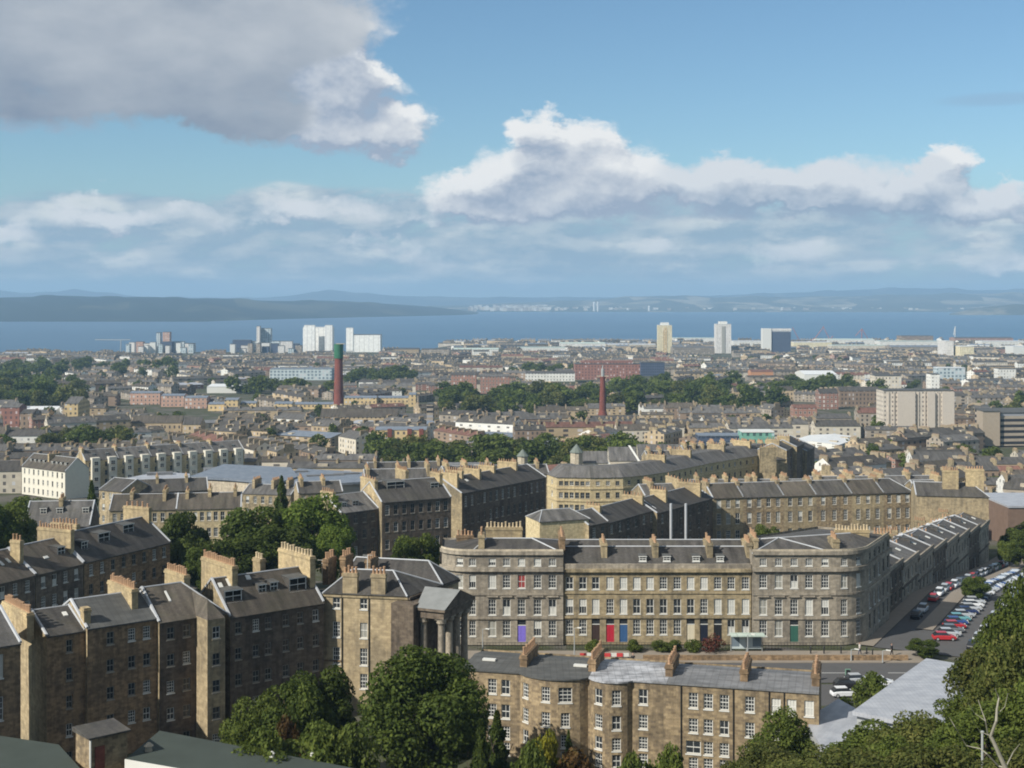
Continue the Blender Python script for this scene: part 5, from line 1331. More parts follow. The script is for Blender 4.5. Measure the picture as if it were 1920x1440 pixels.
T = 'tree'
tpx('broadleaf_tree', 'big', 792, 1204, 139, 238, 'largest dark green tree, rounded, in front of the house with the columned porch', base=52.5)
tpx('broadleaf_tree', 'dark', 596, 1238, 143, 130, 'dark tree between the tall brown row and the largest tree')
tpx('broadleaf_tree', 'dark', 560, 1262, 138, 120, 'second dark tree left of the largest tree')
tpx('broadleaf_tree', 'oak', 495, 1278, 141, 120, 'mid green bushy tree below the sooty tenement with white dormers')
tpx('broadleaf_tree', 'oak', 455, 1330, 137, 90, 'low green tree at the foot of the stair tower')
tpx('shrub', 'rust', 545, 1356, 134, 66, 'rust-coloured shrub among the green trees at lower left', 'shrub')
tpx('shrub', 'bushbig', 600, 1375, 128, 130, 'spreading green shrub left of the foot of the largest tree', 'shrub')
tpx('shrub', 'bushbig', 500, 1385, 127, 130, 'green shrub beside the green felt roof edge', 'shrub')
tpx('shrub', 'bushbig', 655, 1372, 129, 110, 'green shrub touching the left foot of the largest tree', 'shrub')
tpx('conifer', 'fir', 932, 1335, 133, 105, 'dark conifer right of the foot of the largest tree', base=51.5)
tpx('conifer', 'fir', 902, 1352, 130, 90, 'second dark conifer, touching the largest tree', base=51.5)
tpx('shrub', 'yew', 1027, 1366, 132, 58, 'bright yellow-green shrub in front of the bowed back row', 'shrub', base=52.2)
tpx('conifer', 'fir', 1066, 1372, 134, 52, 'small dark pointed conifer right of the yellow shrub', base=52.2)
tpx('shrub', 'rust', 1090, 1420, 130, 100, 'rust-brown shrub at the bottom edge below the bowed back row', 'shrub', base=53)
tpx('shrub', 'bushbig', 1000, 1408, 128, 90, 'green shrub left of the yellow shrub at the bottom edge', 'shrub', base=53)
tpx('shrub', 'bushbig', 1250, 1416, 128, 90, 'green shrub at the bottom edge below the flat-backed houses', 'shrub', base=54)
tpx('shrub', 'bushbig', 1190, 1428, 126, 80, 'low green shrub at the bottom edge left of centre of the back row', 'shrub', base=54)
# hillside trees bottom right
hs = [('olive2', 1462, 1330, 128, 130, 'bushy tree in front of the right end house of the back row'), ('olive', 1440, 1392, 118, 150, 'olive bush below the bushy tree at the end of the back row'), ('olive', 1570, 1404, 112, 190, 'olive tree under the smaller metal roof'),
      ('olive2', 1650, 1352, 112, 190, 'green tree under the front edge of the large ribbed roof'), ('olive', 1725, 1338, 108, 170, 'olive tree against the middle of the large ribbed roof'), ('olive2', 1800, 1306, 114, 140, 'tree covering the right part of the large ribbed roof'),
      ('olive', 1860, 1218, 118, 170, 'tall olive tree right of the large ribbed roof'), ('olive2', 1905, 1120, 126, 150, 'tall dark tree at the right edge beside the parked cars'), ('olive2', 1935, 1068, 140, 140, 'topmost tree at the right picture edge'),
      ('olive', 1900, 1190, 112, 160, 'olive tree below the tall dark tree at the right edge'), ('olive2', 1850, 1330, 96, 200, 'dense dark tree behind the pale bare branches'), ('olive', 1760, 1400, 88, 230, 'low olive bush left of the pale bare branches'),
      ('olive', 1620, 1410, 92, 230, 'low olive bush at the bottom edge under the ribbed roof'), ('olive', 1500, 1425, 98, 200, 'low olive bush at the bottom edge under the bushy tree'), ('olive2', 1920, 1270, 98, 170, 'dark tree at the right edge above the bare branches'),
      ('olive', 1390, 1428, 104, 110, 'leftmost low olive bush of the hillside at the bottom edge'), ('olive2', 1690, 1385, 100, 160, 'green bush in the middle of the hillside growth'), ('olive', 1930, 1390, 82, 190, 'olive bush in the bottom right corner')]
for k_, px_, y_, D_, w_, lb in hs: tpx('hillside_tree', k_, px_, y_, D_, w_, lb, group='trees on the hillside at lower right')
# bare pale branches and the post
bx_, bd = Xp(1880, 80), 78.0
def bp(px, py, d=78.0): return (Xp(px, d), d, Zp(py, d))
br = empty('birch_tree', bp(1890, 1500), 'half-bare tree with pale twisting branches at lower right', 'tree')
c = MB(); c.tube([bp(1893, 1500), bp(1885, 1440), bp(1868, 1402), bp(1858, 1380)], [.15, .13, .11, .09], 8); c.tube([bp(1858, 1380), bp(1868, 1352, 77.6), bp(1869, 1330), bp(1873, 1308, 78.3), bp(1866, 1292)], [.09, .075, .06, .04, .02], 7); c.build('trunk', ['birch'], br)
for pts, r0 in (([(1868, 1402), (1852, 1376), (1848, 1352), (1840, 1330), (1834, 1312)], .07), ([(1885, 1440), (1872, 1436), (1850, 1413), (1838, 1404), (1812, 1398), (1790, 1362)], .08), ([(1869, 1340), (1884, 1325), (1890, 1300)], .05), ([(1885, 1440), (1900, 1410), (1912, 1395)], .06), ([(1848, 1352), (1828, 1338), (1815, 1318)], .04), ([(1790, 1362), (1780, 1345)], .035), ([(1858, 1380), (1838, 1372), (1822, 1350)], .04)):
    c = MB(); n_ = len(pts); r0 *= .7; c.tube([bp(a, b, 78 + .25 * sin(i * 2.1)) for i, (a, b) in enumerate(pts)], [r0 * (1 - .7 * i / (n_ - 1)) for i in range(n_)], 6); c.build('branch', ['birch'], br)
c = MB(); c.tube([bp(1842, 1520, 84), bp(1842, 1374, 84)], [.09, .075], 10); c.lathe((Xp(1842, 84), 84), [(.11, Zp(1374, 84)), (.11, Zp(1371, 84)), (.03, Zp(1370, 84))], 10); tag(c.build('post', ['steel']), 'plain grey post standing left of the pale bare branches', 'post')
# trees in the gardens behind
tpx('broadleaf_tree', 'lime', 585, 934, 250, 150, 'broad light green tree beside the narrow dark tenement')
tpx('broadleaf_tree', 'lime', 628, 985, 244, 70, 'smaller light green tree in the shade of the narrow dark tenement')
tpx('broadleaf_tree', 'dark', 478, 938, 246, 125, 'large dark tree left of the broad light green tree')
tpx('broadleaf_tree', 'dark', 535, 975, 236, 120, 'dark tree below the broad light green tree')
tpx('broadleaf_tree', 'dark', 430, 1000, 232, 110, 'dark tree above the stacks of the tall brown row')
tpx('broadleaf_tree', 'dark', 338, 950, 252, 95, 'dark tree just right of the end of the row behind')
tpx('broadleaf_tree', 'oak', 352, 1000, 240, 85, 'mid green tree in front of the pale tan tenement')
tpx('broadleaf_tree', 'dark', 385, 1020, 236, 80, 'small dark tree below the pale tan tenement with bays')
tpx('conifer', 'fir', 528, 894, 322, 62, 'tall pointed dark conifer rising above the light green tree')
tpx('conifer', 'fir', 172, 903, 292, 58, 'tall dark conifer left of the ochre gabled house')
tpx('broadleaf_tree', 'oak', 22, 925, 268, 95, 'mid green tree at the left picture edge')
tpx('broadleaf_tree', 'dark', -15, 935, 262, 95, 'dark tree cut by the left picture edge')
tpx('broadleaf_tree', 'oak', 782, 990, 232, 95, 'mid green tree in front of the dark tenement with the lit gable')
tpx('broadleaf_tree', 'dark', 758, 1005, 228, 70, 'dark tree left of the one before the dark tenement')
tpx('broadleaf_tree', 'oak', 1434, 974, 296, 58, 'round green tree in front of the sunlit tenement row', base=42)
tpx('broadleaf_tree', 'dark', 1829, 1078, 233, 48, 'dark round street tree between the two lines of parked cars')
tpx('shrub', 'dark', 1730, 1196, 196, 56, 'dark rounded bush on the corner of the side street', 'shrub')
tpx('shrub', 'yew', 1822, 1216, 184, 40, 'small yellowish shrub right of the dark bush on the corner', 'shrub')
tpx('shrub', 'bush', 1632, 1262, 172, 62, 'green shrub between the parked cars and the large ribbed roof', 'shrub')
tpx('shrub', 'bush', 1585, 1310, 158, 50, 'green shrub at the end wall of the back row', 'shrub')
tpx('shrub', 'redbush', 1337, 1196, 198.8, 40, 'reddish flowering shrub at the railing before the dark doors', 'shrub', base=52.5)
for i, (px_, lb) in enumerate(((1262, 'green shrub left of the reddish shrub at the railing'), (1238, 'second green shrub left of the reddish shrub'), (1300, 'shrub before the cream door'), (1113, 'shrub before the brown door'), (1190, 'shrub right of the blue door'))):
    tpx('shrub', 'bush', px_, 1200, 199.0, 30, lb, 'shrub', 'shrubs along the crescent railing', base=52.5)

for i, (px_, y_, D_, w_) in enumerate(((1905, 985, 318, 60), (1938, 970, 330, 70), (1893, 1008, 300, 44), (1930, 1012, 296, 60))):
    tpx('broadleaf_tree', ('oak', 'dark')[i % 2], px_, y_, D_, w_, ['mid green tree at the right edge beyond the end of the street', 'dark tree cut by the right edge beyond the end of the street', 'small mid green tree by the far end of the terrace', 'dark tree at the right edge above the far parked cars'][i])
# woods and belts of trees
_ORD = 'first second third fourth fifth sixth seventh eighth ninth tenth eleventh twelfth thirteenth fourteenth fifteenth sixteenth seventeenth eighteenth nineteenth twentieth'.split()
_TENS = {2: 'twenty', 3: 'thirty', 4: 'forty', 5: 'fifty', 6: 'sixty', 7: 'seventy', 8: 'eighty', 9: 'ninety'}
def ordw(n):
    if n <= 20: return _ORD[n - 1]
    t_, u = divmod(n, 10)
    if n > 99: return 'hundred and ' + ordw(n - 100) if n > 100 else 'hundredth'
    return (_TENS[t_][:-1] + 'ieth') if u == 0 else _TENS[t_] + '-' + _ORD[u - 1]
TAKEN = []        # (x, y, r) of what stands already
WOODS = [('the belt of trees above the yellow stacks', 700, 1200, 585, 680, 54, 11, 'belt'), ('the wood behind the tall slim brick chimney', 830, 1135, 960, 1180, 62, 14, 'wood'), ('the wood right of the tall slim brick chimney', 1140, 1480, 1000, 1320, 74, 14, 'wood'),
         ('the far end of the wood below the white sheds', 1470, 1660, 1220, 1380, 22, 12, 'wood'), ('the park at the left edge below the firth', -10, 150, 1020, 1500, 48, 14, 'park'), ('the line of trees along the far left skyline', 0, 330, 1560, 1900, 40, 14, 'line'),
         ('the trees in front of the left brick flats', 0, 245, 690, 745, 20, 10, 'trees'), ('the trees below the long glass building', 440, 640, 1250, 1330, 14, 12, 'trees'), ('the trees behind the big brick chimney', 640, 780, 1480, 1620, 22, 12, 'trees'), ('the trees left of the dark brick block', 950, 1085, 1600, 1760, 18, 12, 'trees'),
         ('the trees at the far right edge', 1870, 1960, 900, 1050, 10, 11, 'trees')]
rt_ = random.Random(5)
FARTREES = []      # far crowns beyond the three hundred that show largest
wl = []
for wn, p0, p1, d0, d1, n, hh, sh in WOODS:
    pos = []
    tries = 0
    while len(pos) < n and tries < 4000:
        tries += 1
        D_ = d0 + (d1 - d0) * rt_.random(); x = Xp(p0 + (p1 - p0) * rt_.random(), D_)
        if all(hypot(x - a, D_ - b) > 5.0 for a, b in pos): pos.append((x, D_))
    pos.sort(key=lambda q: q[0] / q[1])
    for x, y in pos: wl.append((x, y, hh, wn)); TAKEN.append((x, y, 5))
lim = sorted(q[1] / q[2] for q in wl)[min(225, len(wl) - 1)]
cnt_ = {}
for x, y, hh, wn in wl:
    s = .75 + .6 * rt_.random(); hx = hh * s * (.85 + .3 * rt_.random()); key = f'far{rt_.randrange(4)}'
    if y / hh > lim: FARTREES.append((key, x, y, hh * 1.05 * s, hx)); continue
    cnt_[wn] = cnt_.get(wn, 0) + 1
    tree('tree', key, x, y, hh * 1.05 * s, hx, f'{ordw(cnt_[wn])} tree from the left in {wn}', 'tree', f'trees of {wn}', single=y > 780, dz=-.4)

# ------------------------------------------------------------------ landmarks of the middle and far distance
LM = []          # (x, y, phrase)
KEEP = []        # (px0, px1, D, ymin): nothing may stand in front above this picture row


def keep(p0, p1, D, y): KEEP.append((p0, p1, D, y))


def F_(name, *a, **k): M[name] = facade(name, *a, **k); return name


F_('f_silo', (0.80, 0.79, 0.74), (0.55, 0.54, 0.5), 9, 60, .10, .98, vary=.04)
F_('f_cream', (0.66, 0.58, 0.38), (0.25, 0.22, 0.15), 2.8, 2.8, .35, .45, vary=.05)
F_('f_whiteflat', (0.66, 0.63, 0.58), (0.20, 0.19, 0.18), 3.2, 2.8, .42, .42, vary=.03)
F_('f_glasspale', (0.46, 0.52, 0.52), (0.15, 0.19, 0.22), 4.2, 3.6, .55, .6, vary=.04)
F_('f_bluedark', (0.075, 0.095, 0.14), (0.04, 0.055, 0.085), 2.5, 3, .7, .5, vary=.04, cells=2)
F_('f_slab', (0.55, 0.485, 0.40), (0.17, 0.15, 0.135), 2.3, 2.75, .40, .42, vary=.03, cells=2)
F_('f_pinkbrick', (0.44, 0.27, 0.20), (0.12, 0.09, 0.09), 3.2, 3.0, .40, .5, frame=(0.60, 0.50, 0.40), vary=.08)
F_('f_yellowbrick', (0.56, 0.42, 0.22), (0.10, 0.09, 0.08), 3.2, 3.0, .38, .5, vary=.08)
F_('f_redbrick', (0.25, 0.125, 0.095), (0.09, 0.06, 0.06), 3.4, 3.2, .34, .5, vary=.08)
F_('f_carpark', (0.34, 0.285, 0.22), (0.03, 0.03, 0.033), 60, 3.0, .995, .5, vary=.04)
F_('f_green', (0.16, 0.34, 0.26), (0.05, 0.10, 0.09), 3.2, 3.6, .45, .5, vary=.03)
F_('f_tan', (0.42, 0.325, 0.205), (0.075, 0.065, 0.06), 2.9, 3.3, .36, .55, vary=.18)
F_('f_grey', (0.30, 0.255, 0.20), (0.06, 0.055, 0.05), 2.9, 3.3, .36, .55, vary=.18)
F_('f_brown', (0.24, 0.175, 0.125), (0.055, 0.05, 0.045), 2.9, 3.3, .36, .55, vary=.18)
F_('f_pale', (0.55, 0.49, 0.39), (0.12, 0.11, 0.10), 3.0, 3.2, .34, .5, vary=.12)
F_('f_red', (0.28, 0.15, 0.11), (0.09, 0.07, 0.06), 3.0, 3.2, .36, .5, frame=(.5, .46, .4), vary=.15)
F_('f_white', (0.68, 0.66, 0.60), (0.16, 0.15, 0.14), 3.2, 3.2, .30, .45, vary=.06)
M['redroof'] = slate('roof_redtile', (0.20, 0.10, 0.075), (0.16, 0.08, 0.06), .3)
M['whiteroof'] = metalroof('white_metal_roof', (0.62, 0.63, 0.62), (0.70, 0.70, 0.69), 2.0)
M['greenroof'] = metalroof('pale_green_roof', (0.42, 0.50, 0.43), (0.55, 0.62, 0.55), 2.0)
M['copper'] = plain('copper_green', (0.15, 0.17, 0.145), .7, vary=.12)
M['f_blankred'] = plain('red_harling', (.17, .115, .085), .9, vary=.15)
M['stair_tan'] = plain('tan_concrete', (.34, .28, .21), .9, vary=.1)
M['orange'] = plain('orange_brick', (0.46, 0.23, 0.12), .8, vary=.12)


def blk(name, label, cat, p0, p1, yt, D, yb=None, depth=14, wallm='f_tan', roofm='leadroof', rise=0.0, yaw=0.0, group=None, plant=None, parent=None, side=None):
    """block whose front spans picture columns p0..p1 at distance D; a shallow pitched or flat roof is a part of its own"""
    a = (Xp(p0, D), D); b = (Xp(p1, D), D + (Xp(p1, D) - Xp(p0, D)) * math.tan(yaw)); t = norm2((b[0] - a[0], b[1] - a[1])); n = (t[1], -t[0])
    c = (b[0] - n[0] * depth, b[1] - n[1] * depth); d = (a[0] - n[0] * depth, a[1] - n[1] * depth); zt = Zp(yt, D); zb = zg(*a) - 2 if yb is None else Zp(yb, D)
    root = empty(name, ((a[0] + c[0]) / 2, (a[1] + c[1]) / 2, zb), label, cat, group)
    m = MB(); m.prism([a, b, c, d], zb, zt, 0, top=False)
    if rise: m.face([(*b, zt), (*c, zt), ((b[0] + c[0]) / 2, (b[1] + c[1]) / 2, zt + rise)]); m.face([(*d, zt), (*a, zt), ((a[0] + d[0]) / 2, (a[1] + d[1]) / 2, zt + rise)])
    if side: m.m[1] = 1
    m.build('wall', [wallm] + ([side] if side else []), root)
    r = MB(); e = .3; A = (a[0] + n[0] * e, a[1] + n[1] * e); B = (b[0] + n[0] * e, b[1] + n[1] * e)
    if rise:
        R1 = ((a[0] + d[0]) / 2, (a[1] + d[1]) / 2, zt + rise + .05); R2 = ((b[0] + c[0]) / 2, (b[1] + c[1]) / 2, zt + rise + .05)
        r.face([(*A, zt - .05), (*B, zt - .05), R2, R1]); r.face([(*c, zt), (*d, zt), R1, R2])
    else: r.prism([A, B, c, d], zt + .003, zt + .5)
    r.build('roof', [roofm], root)
    if plant:
        f0, f1, hh = plant; q = MB(); L = hypot(b[0] - a[0], b[1] - a[1]); cx = (a[0] + t[0] * L * (f0 + f1) / 2 - n[0] * depth * .5, a[1] + t[1] * L * (f0 + f1) / 2 - n[1] * depth * .5)
        q.box(cx, t, L * (f1 - f0) / 2, depth * .25, zt + .5, zt + .5 + hh); q.build('plant_room', [wallm], root)
    LM.append(((a[0] + c[0]) / 2, (a[1] + c[1]) / 2, None)); TAKEN.append(((a[0] + c[0]) / 2, (a[1] + c[1]) / 2, max(depth, hypot(b[0] - a[0], b[1] - a[1])) / 2 + 4))
    keep(p0, p1, D, yb if yb else CAMZ and (HY + (CAMZ - zg(*a)) * F / D) - 8)
    return root


# two brick chimneys
D_ = 1062; x_ = Xp(635, D_); zb_ = zg(x_, D_) - 1
root = empty('brick_chimney', (x_, D_, zb_), 'big round red brick chimney with green netting round its top', 'chimney'); zt_ = Zp(648, D_)
c = MB(); c.lathe((x_, D_), [(3.9, zb_), (3.75, zb_ + 8), (3.0, zt_ - 8), (3.0, zt_)], 24); c.build('shaft', ['brick'], root)
c = MB(); za = Zp(672, D_); c.lathe((x_, D_), [(3.2, za), (3.55, za + .2), (3.55, zt_ + 1.2), (3.2, zt_ + 1.2)], 16); c.build('netting', ['greennet'], root)
c = MB(); c.box((x_ + 1.6, D_), (1, 0), 3.4, 2.4, zt_ + 1.21, zt_ + 1.6); c.build('platform', ['pale'], root); TAKEN.append((x_, D_, 14)); LM.append((x_, D_, 'the big netted brick chimney')); keep(618, 650, D_, 760)
D_ = 955; x_ = Xp(1130, D_); zb_ = zg(x_, D_) - 1; zt_ = Zp(706, D_)
root = empty('brick_chimney', (x_, D_, zb_), 'tall slim red brick chimney with a flared base and a grey mast on top', 'chimney')
c = MB(); c.lathe((x_, D_), [(3.6, zb_), (3.5, zb_ + 3), (2.4, zb_ + 7), (1.75, zt_ - 1), (2.0, zt_ - .8), (2.0, zt_)], 18); c.build('shaft', ['brick'], root)
c = MB(); c.lathe((x_, D_), [(1.1, zt_ + .01), (1.1, zt_ + 5), (.5, zt_ + 5.2), (.3, zt_ + 8)], 12); c.build('mast', ['steel'], root)
c = MB(); c.box((x_, D_), (1, 0), 4.0, .5, zt_ + .01, zt_ + .6); c.build('platform', ['pale'], root); TAKEN.append((x_, D_, 12)); LM.append((x_, D_, 'the tall slim brick chimney')); keep(1112, 1150, D_, 780)

# Leith waterfront
blk('grain_silo', 'white grain silo left of centre on the shore, three tall bays', 'silo', 568, 622, 614, 2680, 660, 40, 'f_silo', 'white', plant=None)
blk('grain_silo', 'white grain silo right of the taller white silo on the shore', 'silo', 649, 713, 628, 2660, 662, 40, 'f_silo', 'slategrey')
for (a, b, yt, rt2) in ((570, 590, 610, 0), (609, 623, 610, 0), (649, 662, 615, 1)):
    rr = blk('silo_tower', ['white stair tower on the left of the tall silo', 'white stair tower on the right of the tall silo', 'white lift tower at the left end of the lower silo'][(a > 600) + (a > 640)], 'tower', a, b, yt, 2650 if a < 640 else 2659, 658, 12, 'f_silo', 'white')
for i, (a, b, yt, wm, lb) in enumerate(((1234, 1260, 610, 'f_cream', 'left of the two cream tower blocks on the shore'), (1342, 1371, 608, 'f_whiteflat', 'right of the two cream tower blocks on the shore'))):
    D_ = 2560; rr = blk('tower_block', lb, 'tower block', a, b, yt, D_, 662 if i == 0 else 673, 20, wm, 'white', group='cream tower blocks')
    zt_ = Zp(yt, D_); c = MB(); c.box((Xp((a + b) / 2, D_), D_ + 9), (1, 0), 7.5, 6, zt_ + .5, zt_ + 5.2); c.build('plant_room', ['white'], rr)
    c = MB(); c.box((Xp((a + b) / 2, D_), D_ - .4), (1, 0), 3.2, .38, zg(0, D_), zt_ - 4); c.build('stair_bay', ['f_yellowbrick' if i == 0 else 'curtain'], rr)
rr = blk('office_block', 'square block with one white end and a dark blue glass front on the shore', 'office', 1446, 1483, 622, 2540, 661, 20, 'f_bluedark', 'white')
c = MB(); c.box((Xp(1438, 2540), 2548), (1, 0), Xp(1446, 2540) - Xp(1438, 2540) - .01, 10, 2, Zp(616, 2540)); c.build('end_bay', ['white'], rr)
c = MB(); z_ = Zp(616, 2540); c.box((Xp(1465, 2540), 2550), (1, 0), Xp(1483, 2540) - Xp(1465, 2540) + 1, 10.4, z_ - 4.5, z_ - .3); c.build('top_floor', ['f_whiteflat'], rr)
fl_ = [(242, 252, 642, 'white'), (255, 268, 641, 'f_pinkbrick'), (270, 286, 644, 'f_whiteflat'), (293, 300, 624, 'f_glasspale'), (305, 318, 623, 'f_pinkbrick'), (300, 322, 641, 'f_bluedark'), (324, 345, 641, 'f_glasspale'), (347, 364, 644, 'f_whiteflat'), (288, 299, 650, 'white')]
for i, (a, b, yt, wm) in enumerate(fl_): blk('harbour_flats', f'{_ORD[i]} block from the left in the left cluster of harbour flats', 'flats', a, b, yt, 2610 - (i % 3) * 14, 663, 14, wm, 'leadroof', group='left cluster of harbour flats')
fl_ = [(431, 452, 645, 'white'), (436, 470, 638, 'f_bluedark'), (470, 482, 640, 'f_glasspale'), (481, 487, 612, 'f_whiteflat'), (487, 508, 616, 'f_glasspale'), (484, 505, 643, 'white'), (508, 524, 640, 'f_glasspale'), (526, 548, 640, 'f_whiteflat'), (548, 560, 645, 'f_bluedark'), (452, 468, 648, 'f_whiteflat')]
for i, (a, b, yt, wm) in enumerate(sorted(fl_)): blk('harbour_flats', f'{_ORD[i]} block from the left in the harbour flats beside the tall silo', 'flats', a, b, yt, 2620 - (i % 3) * 14, 660, 14, wm, 'leadroof', group='harbour flats beside the silo')
rx_ = random.Random(31)
for nm_, a0, a1, y0_, y1_ in (('left cluster of harbour flats', 236, 366, 640, 654), ('harbour flats beside the tall silo', 428, 562, 642, 654)):
    for i in range(9):
        a = a0 + (a1 - a0) * (i + rx_.random() * .6) / 9; blk('harbour_flats', f'low block in front of the {nm_}, {_ORD[i]} from the left', 'flats', a, a + rx_.uniform(6, 13), rx_.uniform(y0_, y1_), 2560 + rx_.uniform(-15, 15), 664, 12, rx_.choice(['f_whiteflat', 'f_glasspale', 'f_bluedark', 'white', 'f_grey']), 'leadroof', group=f'low blocks before the {nm_}')
def lattice(root, nm, pts, r, mm):
    c = MB(); c.tube(pts, r, 5); c.build(nm, [mm], root)
def crane(label, px, ytop, jibs, D, mm, name='crane'):
    x = Xp(px, D); z0 = 2; zt = Zp(ytop, D); root = empty(name, (x, D, z0), label, 'crane')
    lattice(root, 'mast', [(x - 1, D, z0), (x, D, zt)], .9, mm)
    for (p2, y2) in jibs: lattice(root, 'jib', [(x, D, zt - .5), (Xp(p2, D), D, Zp(y2, D))], .75, mm)
crane('pale tower crane left of the left harbour flats', 227, 637, [(178, 637), (244, 637)], 2640, 'steel')
M['cranered'] = plain('crane_red', (0.33, 0.13, 0.11))
crane('reddish dock crane just right of the dark glass block', 1500, 640, [(1486, 614)], 3080, 'cranered'); crane('reddish dock crane with a long leaning jib, middle of the dock', 1528, 634, [(1545, 612), (1514, 642)], 3080, 'cranered')
crane('reddish dock crane leaning right in the dock', 1556, 636, [(1543, 612), (1562, 630)], 3100, 'cranered'); crane('reddish dock crane standing apart on the right', 1616, 616, [(1604, 630), (1628, 636)], 3120, 'cranered')
crane('pale slender crane far right on the shore', 1791, 612, [(1788, 628)], 3200, 'whitec' if 'whitec' in M else 'white')
# harbour sheds and long low roofs
hb = [(850, 935, 655, 2480, 'f_white', 'greenroof'), (945, 1010, 650, 2700, 'f_bluedark', 'leadroof'), (970, 1060, 652, 2600, 'f_white', 'greenroof'), (1050, 1135, 644, 2800, 'f_white', 'greenroof'), (1140, 1230, 646, 2800, 'f_pale', 'whiteroof'), (1262, 1340, 634, 3200, 'f_white', 'greenroof'), (1262, 1340, 652, 2500, 'f_grey', 'slategrey'),
      (1375, 1430, 640, 2900, 'f_white', 'whiteroof'), (1488, 1560, 642, 2800, 'f_cream', 'whiteroof'), (1530, 1640, 637, 3060, 'f_white', 'greenroof'), (1560, 1660, 648, 2640, 'f_pale', 'greenroof'), (1650, 1780, 640, 2860, 'f_white', 'greenroof'), (1670, 1770, 650, 2600, 'f_grey', 'bluemetal'), (1772, 1788, 640, 2300, 'f_whiteflat', 'white'),
      (1800, 1826, 650, 2280, 'f_cream', 'white'), (1790, 1900, 634, 3150, 'f_red', 'leadroof'), (1840, 1925, 640, 2900, 'f_white', 'whiteroof'), (1900, 1960, 650, 2400, 'white', 'whiteroof'), (738, 785, 655, 2500, 'f_tan', 'slate'), (790, 842, 655, 2480, 'f_grey', 'slate'), (1690, 1750, 630, 3250, 'f_brown', 'leadroof')]
for i, (a, b, yt, D_, wm, rm) in enumerate(hb): blk('warehouse', f'{ordw(i + 1)} of the low pale dock sheds along the shore', 'warehouse', a, b, yt, D_, None, 40, wm, rm, rise=2 if i % 3 == 0 else 0, group='dock sheds along the shore')
# the middle ground
blk('tower_block', 'wide white slab block with vertical stripes at right', 'tower block', 1656, 1788, 733, 842, 800, 16, 'f_slab', 'leadroof', plant=None)
rr = bpy.data.objects['tower_block.002']; M['slab_trim'] = plain('slab_concrete', (0.48, 0.42, 0.35), .8)
for f0, f1 in ((1682, 1715), (1738, 1752), (1766, 1788)):
    c = MB(); a = Xp(f0, 842); b = Xp(f1, 842); c.box(((a + b) / 2, 841.2), (1, 0), (b - a) / 2, .8, 20, Zp(735, 842)); c.build('balcony_bay', ['slab_trim'], rr)
for f in (1666, 1676, 1722, 1734, 1760):
    c = MB(); c.box((Xp(f, 842), 841.7), (1, 0), .35, .28, 20, Zp(735, 842)); c.build('rib', ['slab_trim'], rr)
blk('car_park', 'tan concrete block with a blank side and dark open decks at the right edge', 'car park', 1876, 1990, 775, 735, 836, 30, 'f_carpark', 'leadroof', yaw=.12)
blk('stair_block', 'blank tan stair block joined to the car park at right', 'block', 1843, 1875, 772, 733, 836, 10, 'stair_tan', 'leadroof')
blk('office_block', 'green and white panelled block above the bending cream building', 'office', 1392, 1452, 811, 705, 834, 14, 'f_green', 'white'); blk('office_block', 'dark blue-roofed low building left of the green panelled block', 'office', 1310, 1390, 818, 715, 836, 14, 'f_bluedark', 'bluemetal')
blk('flats', 'dark red brick block with a grey top storey behind the wood', 'flats', 1078, 1200, 683, 1500, 712, 30, 'f_redbrick', 'leadroof', plant=(.1, .9, 3)); blk('flats', 'dark glass-topped block right of the dark red brick one', 'flats', 1202, 1246, 680, 1560, 705, 20, 'f_bluedark', 'leadroof')
blk('warehouse', 'long bright white shed roof left of the big brick chimney', 'warehouse', 388, 470, 725, 1290, 740, 40, 'white', 'whiteroof', rise=1.5); blk('warehouse', 'pale glassy long building left of the big brick chimney', 'office', 506, 622, 692, 1560, 718, 24, 'f_glasspale', 'bluemetal')
blk('flats', 'pink brick flats with blue curved roofs, left part', 'flats', 243, 300, 737, 1120, 768, 14, 'f_pinkbrick', 'bluemetal', rise=1.2); blk('flats', 'pink brick flats with blue curved roofs, middle part', 'flats', 302, 345, 742, 1090, 770, 14, 'f_pinkbrick', 'bluemetal', rise=1.2); blk('flats', 'pink brick flats with blue curved roofs, right part', 'flats', 346, 388, 746, 1070, 775, 14, 'f_pinkbrick', 'bluemetal', rise=1.2)
for i, (a, b, yt, D_) in enumerate(((390, 420, 758, 1040), (421, 446, 750, 1030), (448, 480, 756, 1040), (514, 548, 757, 1040), (550, 625, 758, 1060), (645, 706, 746, 1110), (708, 768, 746, 1120), (766, 780, 740, 1090))):
    blk('flats', f'{_ORD[i]} of the yellow brick flats around the big brick chimney, from the left', 'flats', a, b, yt, D_, None, 13, 'f_yellowbrick', 'bluemetal', rise=1.3, group='yellow brick flats')
blk('depot', 'long low stone shed with a brown slate roof beside the big brick chimney', 'shed', 600, 745, 782, 930, None, 18, 'f_tan', 'slatebrown', rise=5); blk('depot', 'second long slate shed right of the chimney shed', 'shed', 746, 800, 784, 940, None, 16, 'f_grey', 'slategrey', rise=2.5)
blk('flats', 'yellow flats with red brick bays and a blue wavy roof', 'flats', 703, 800, 806, 760, None, 14, 'f_yellowbrick', 'bluemetal', rise=1.2)
rr = bpy.data.objects[[o.name for o in bpy.data.objects if o.get('label', '').startswith('yellow flats with red')][0]]
for p_ in (731, 768, 790):
    c = MB(); c.box((Xp(p_, 760), 759.4), (1, 0), 1.2, .55, 20, Zp(804, 760)); c.build('brick_bay', ['brick'], rr)
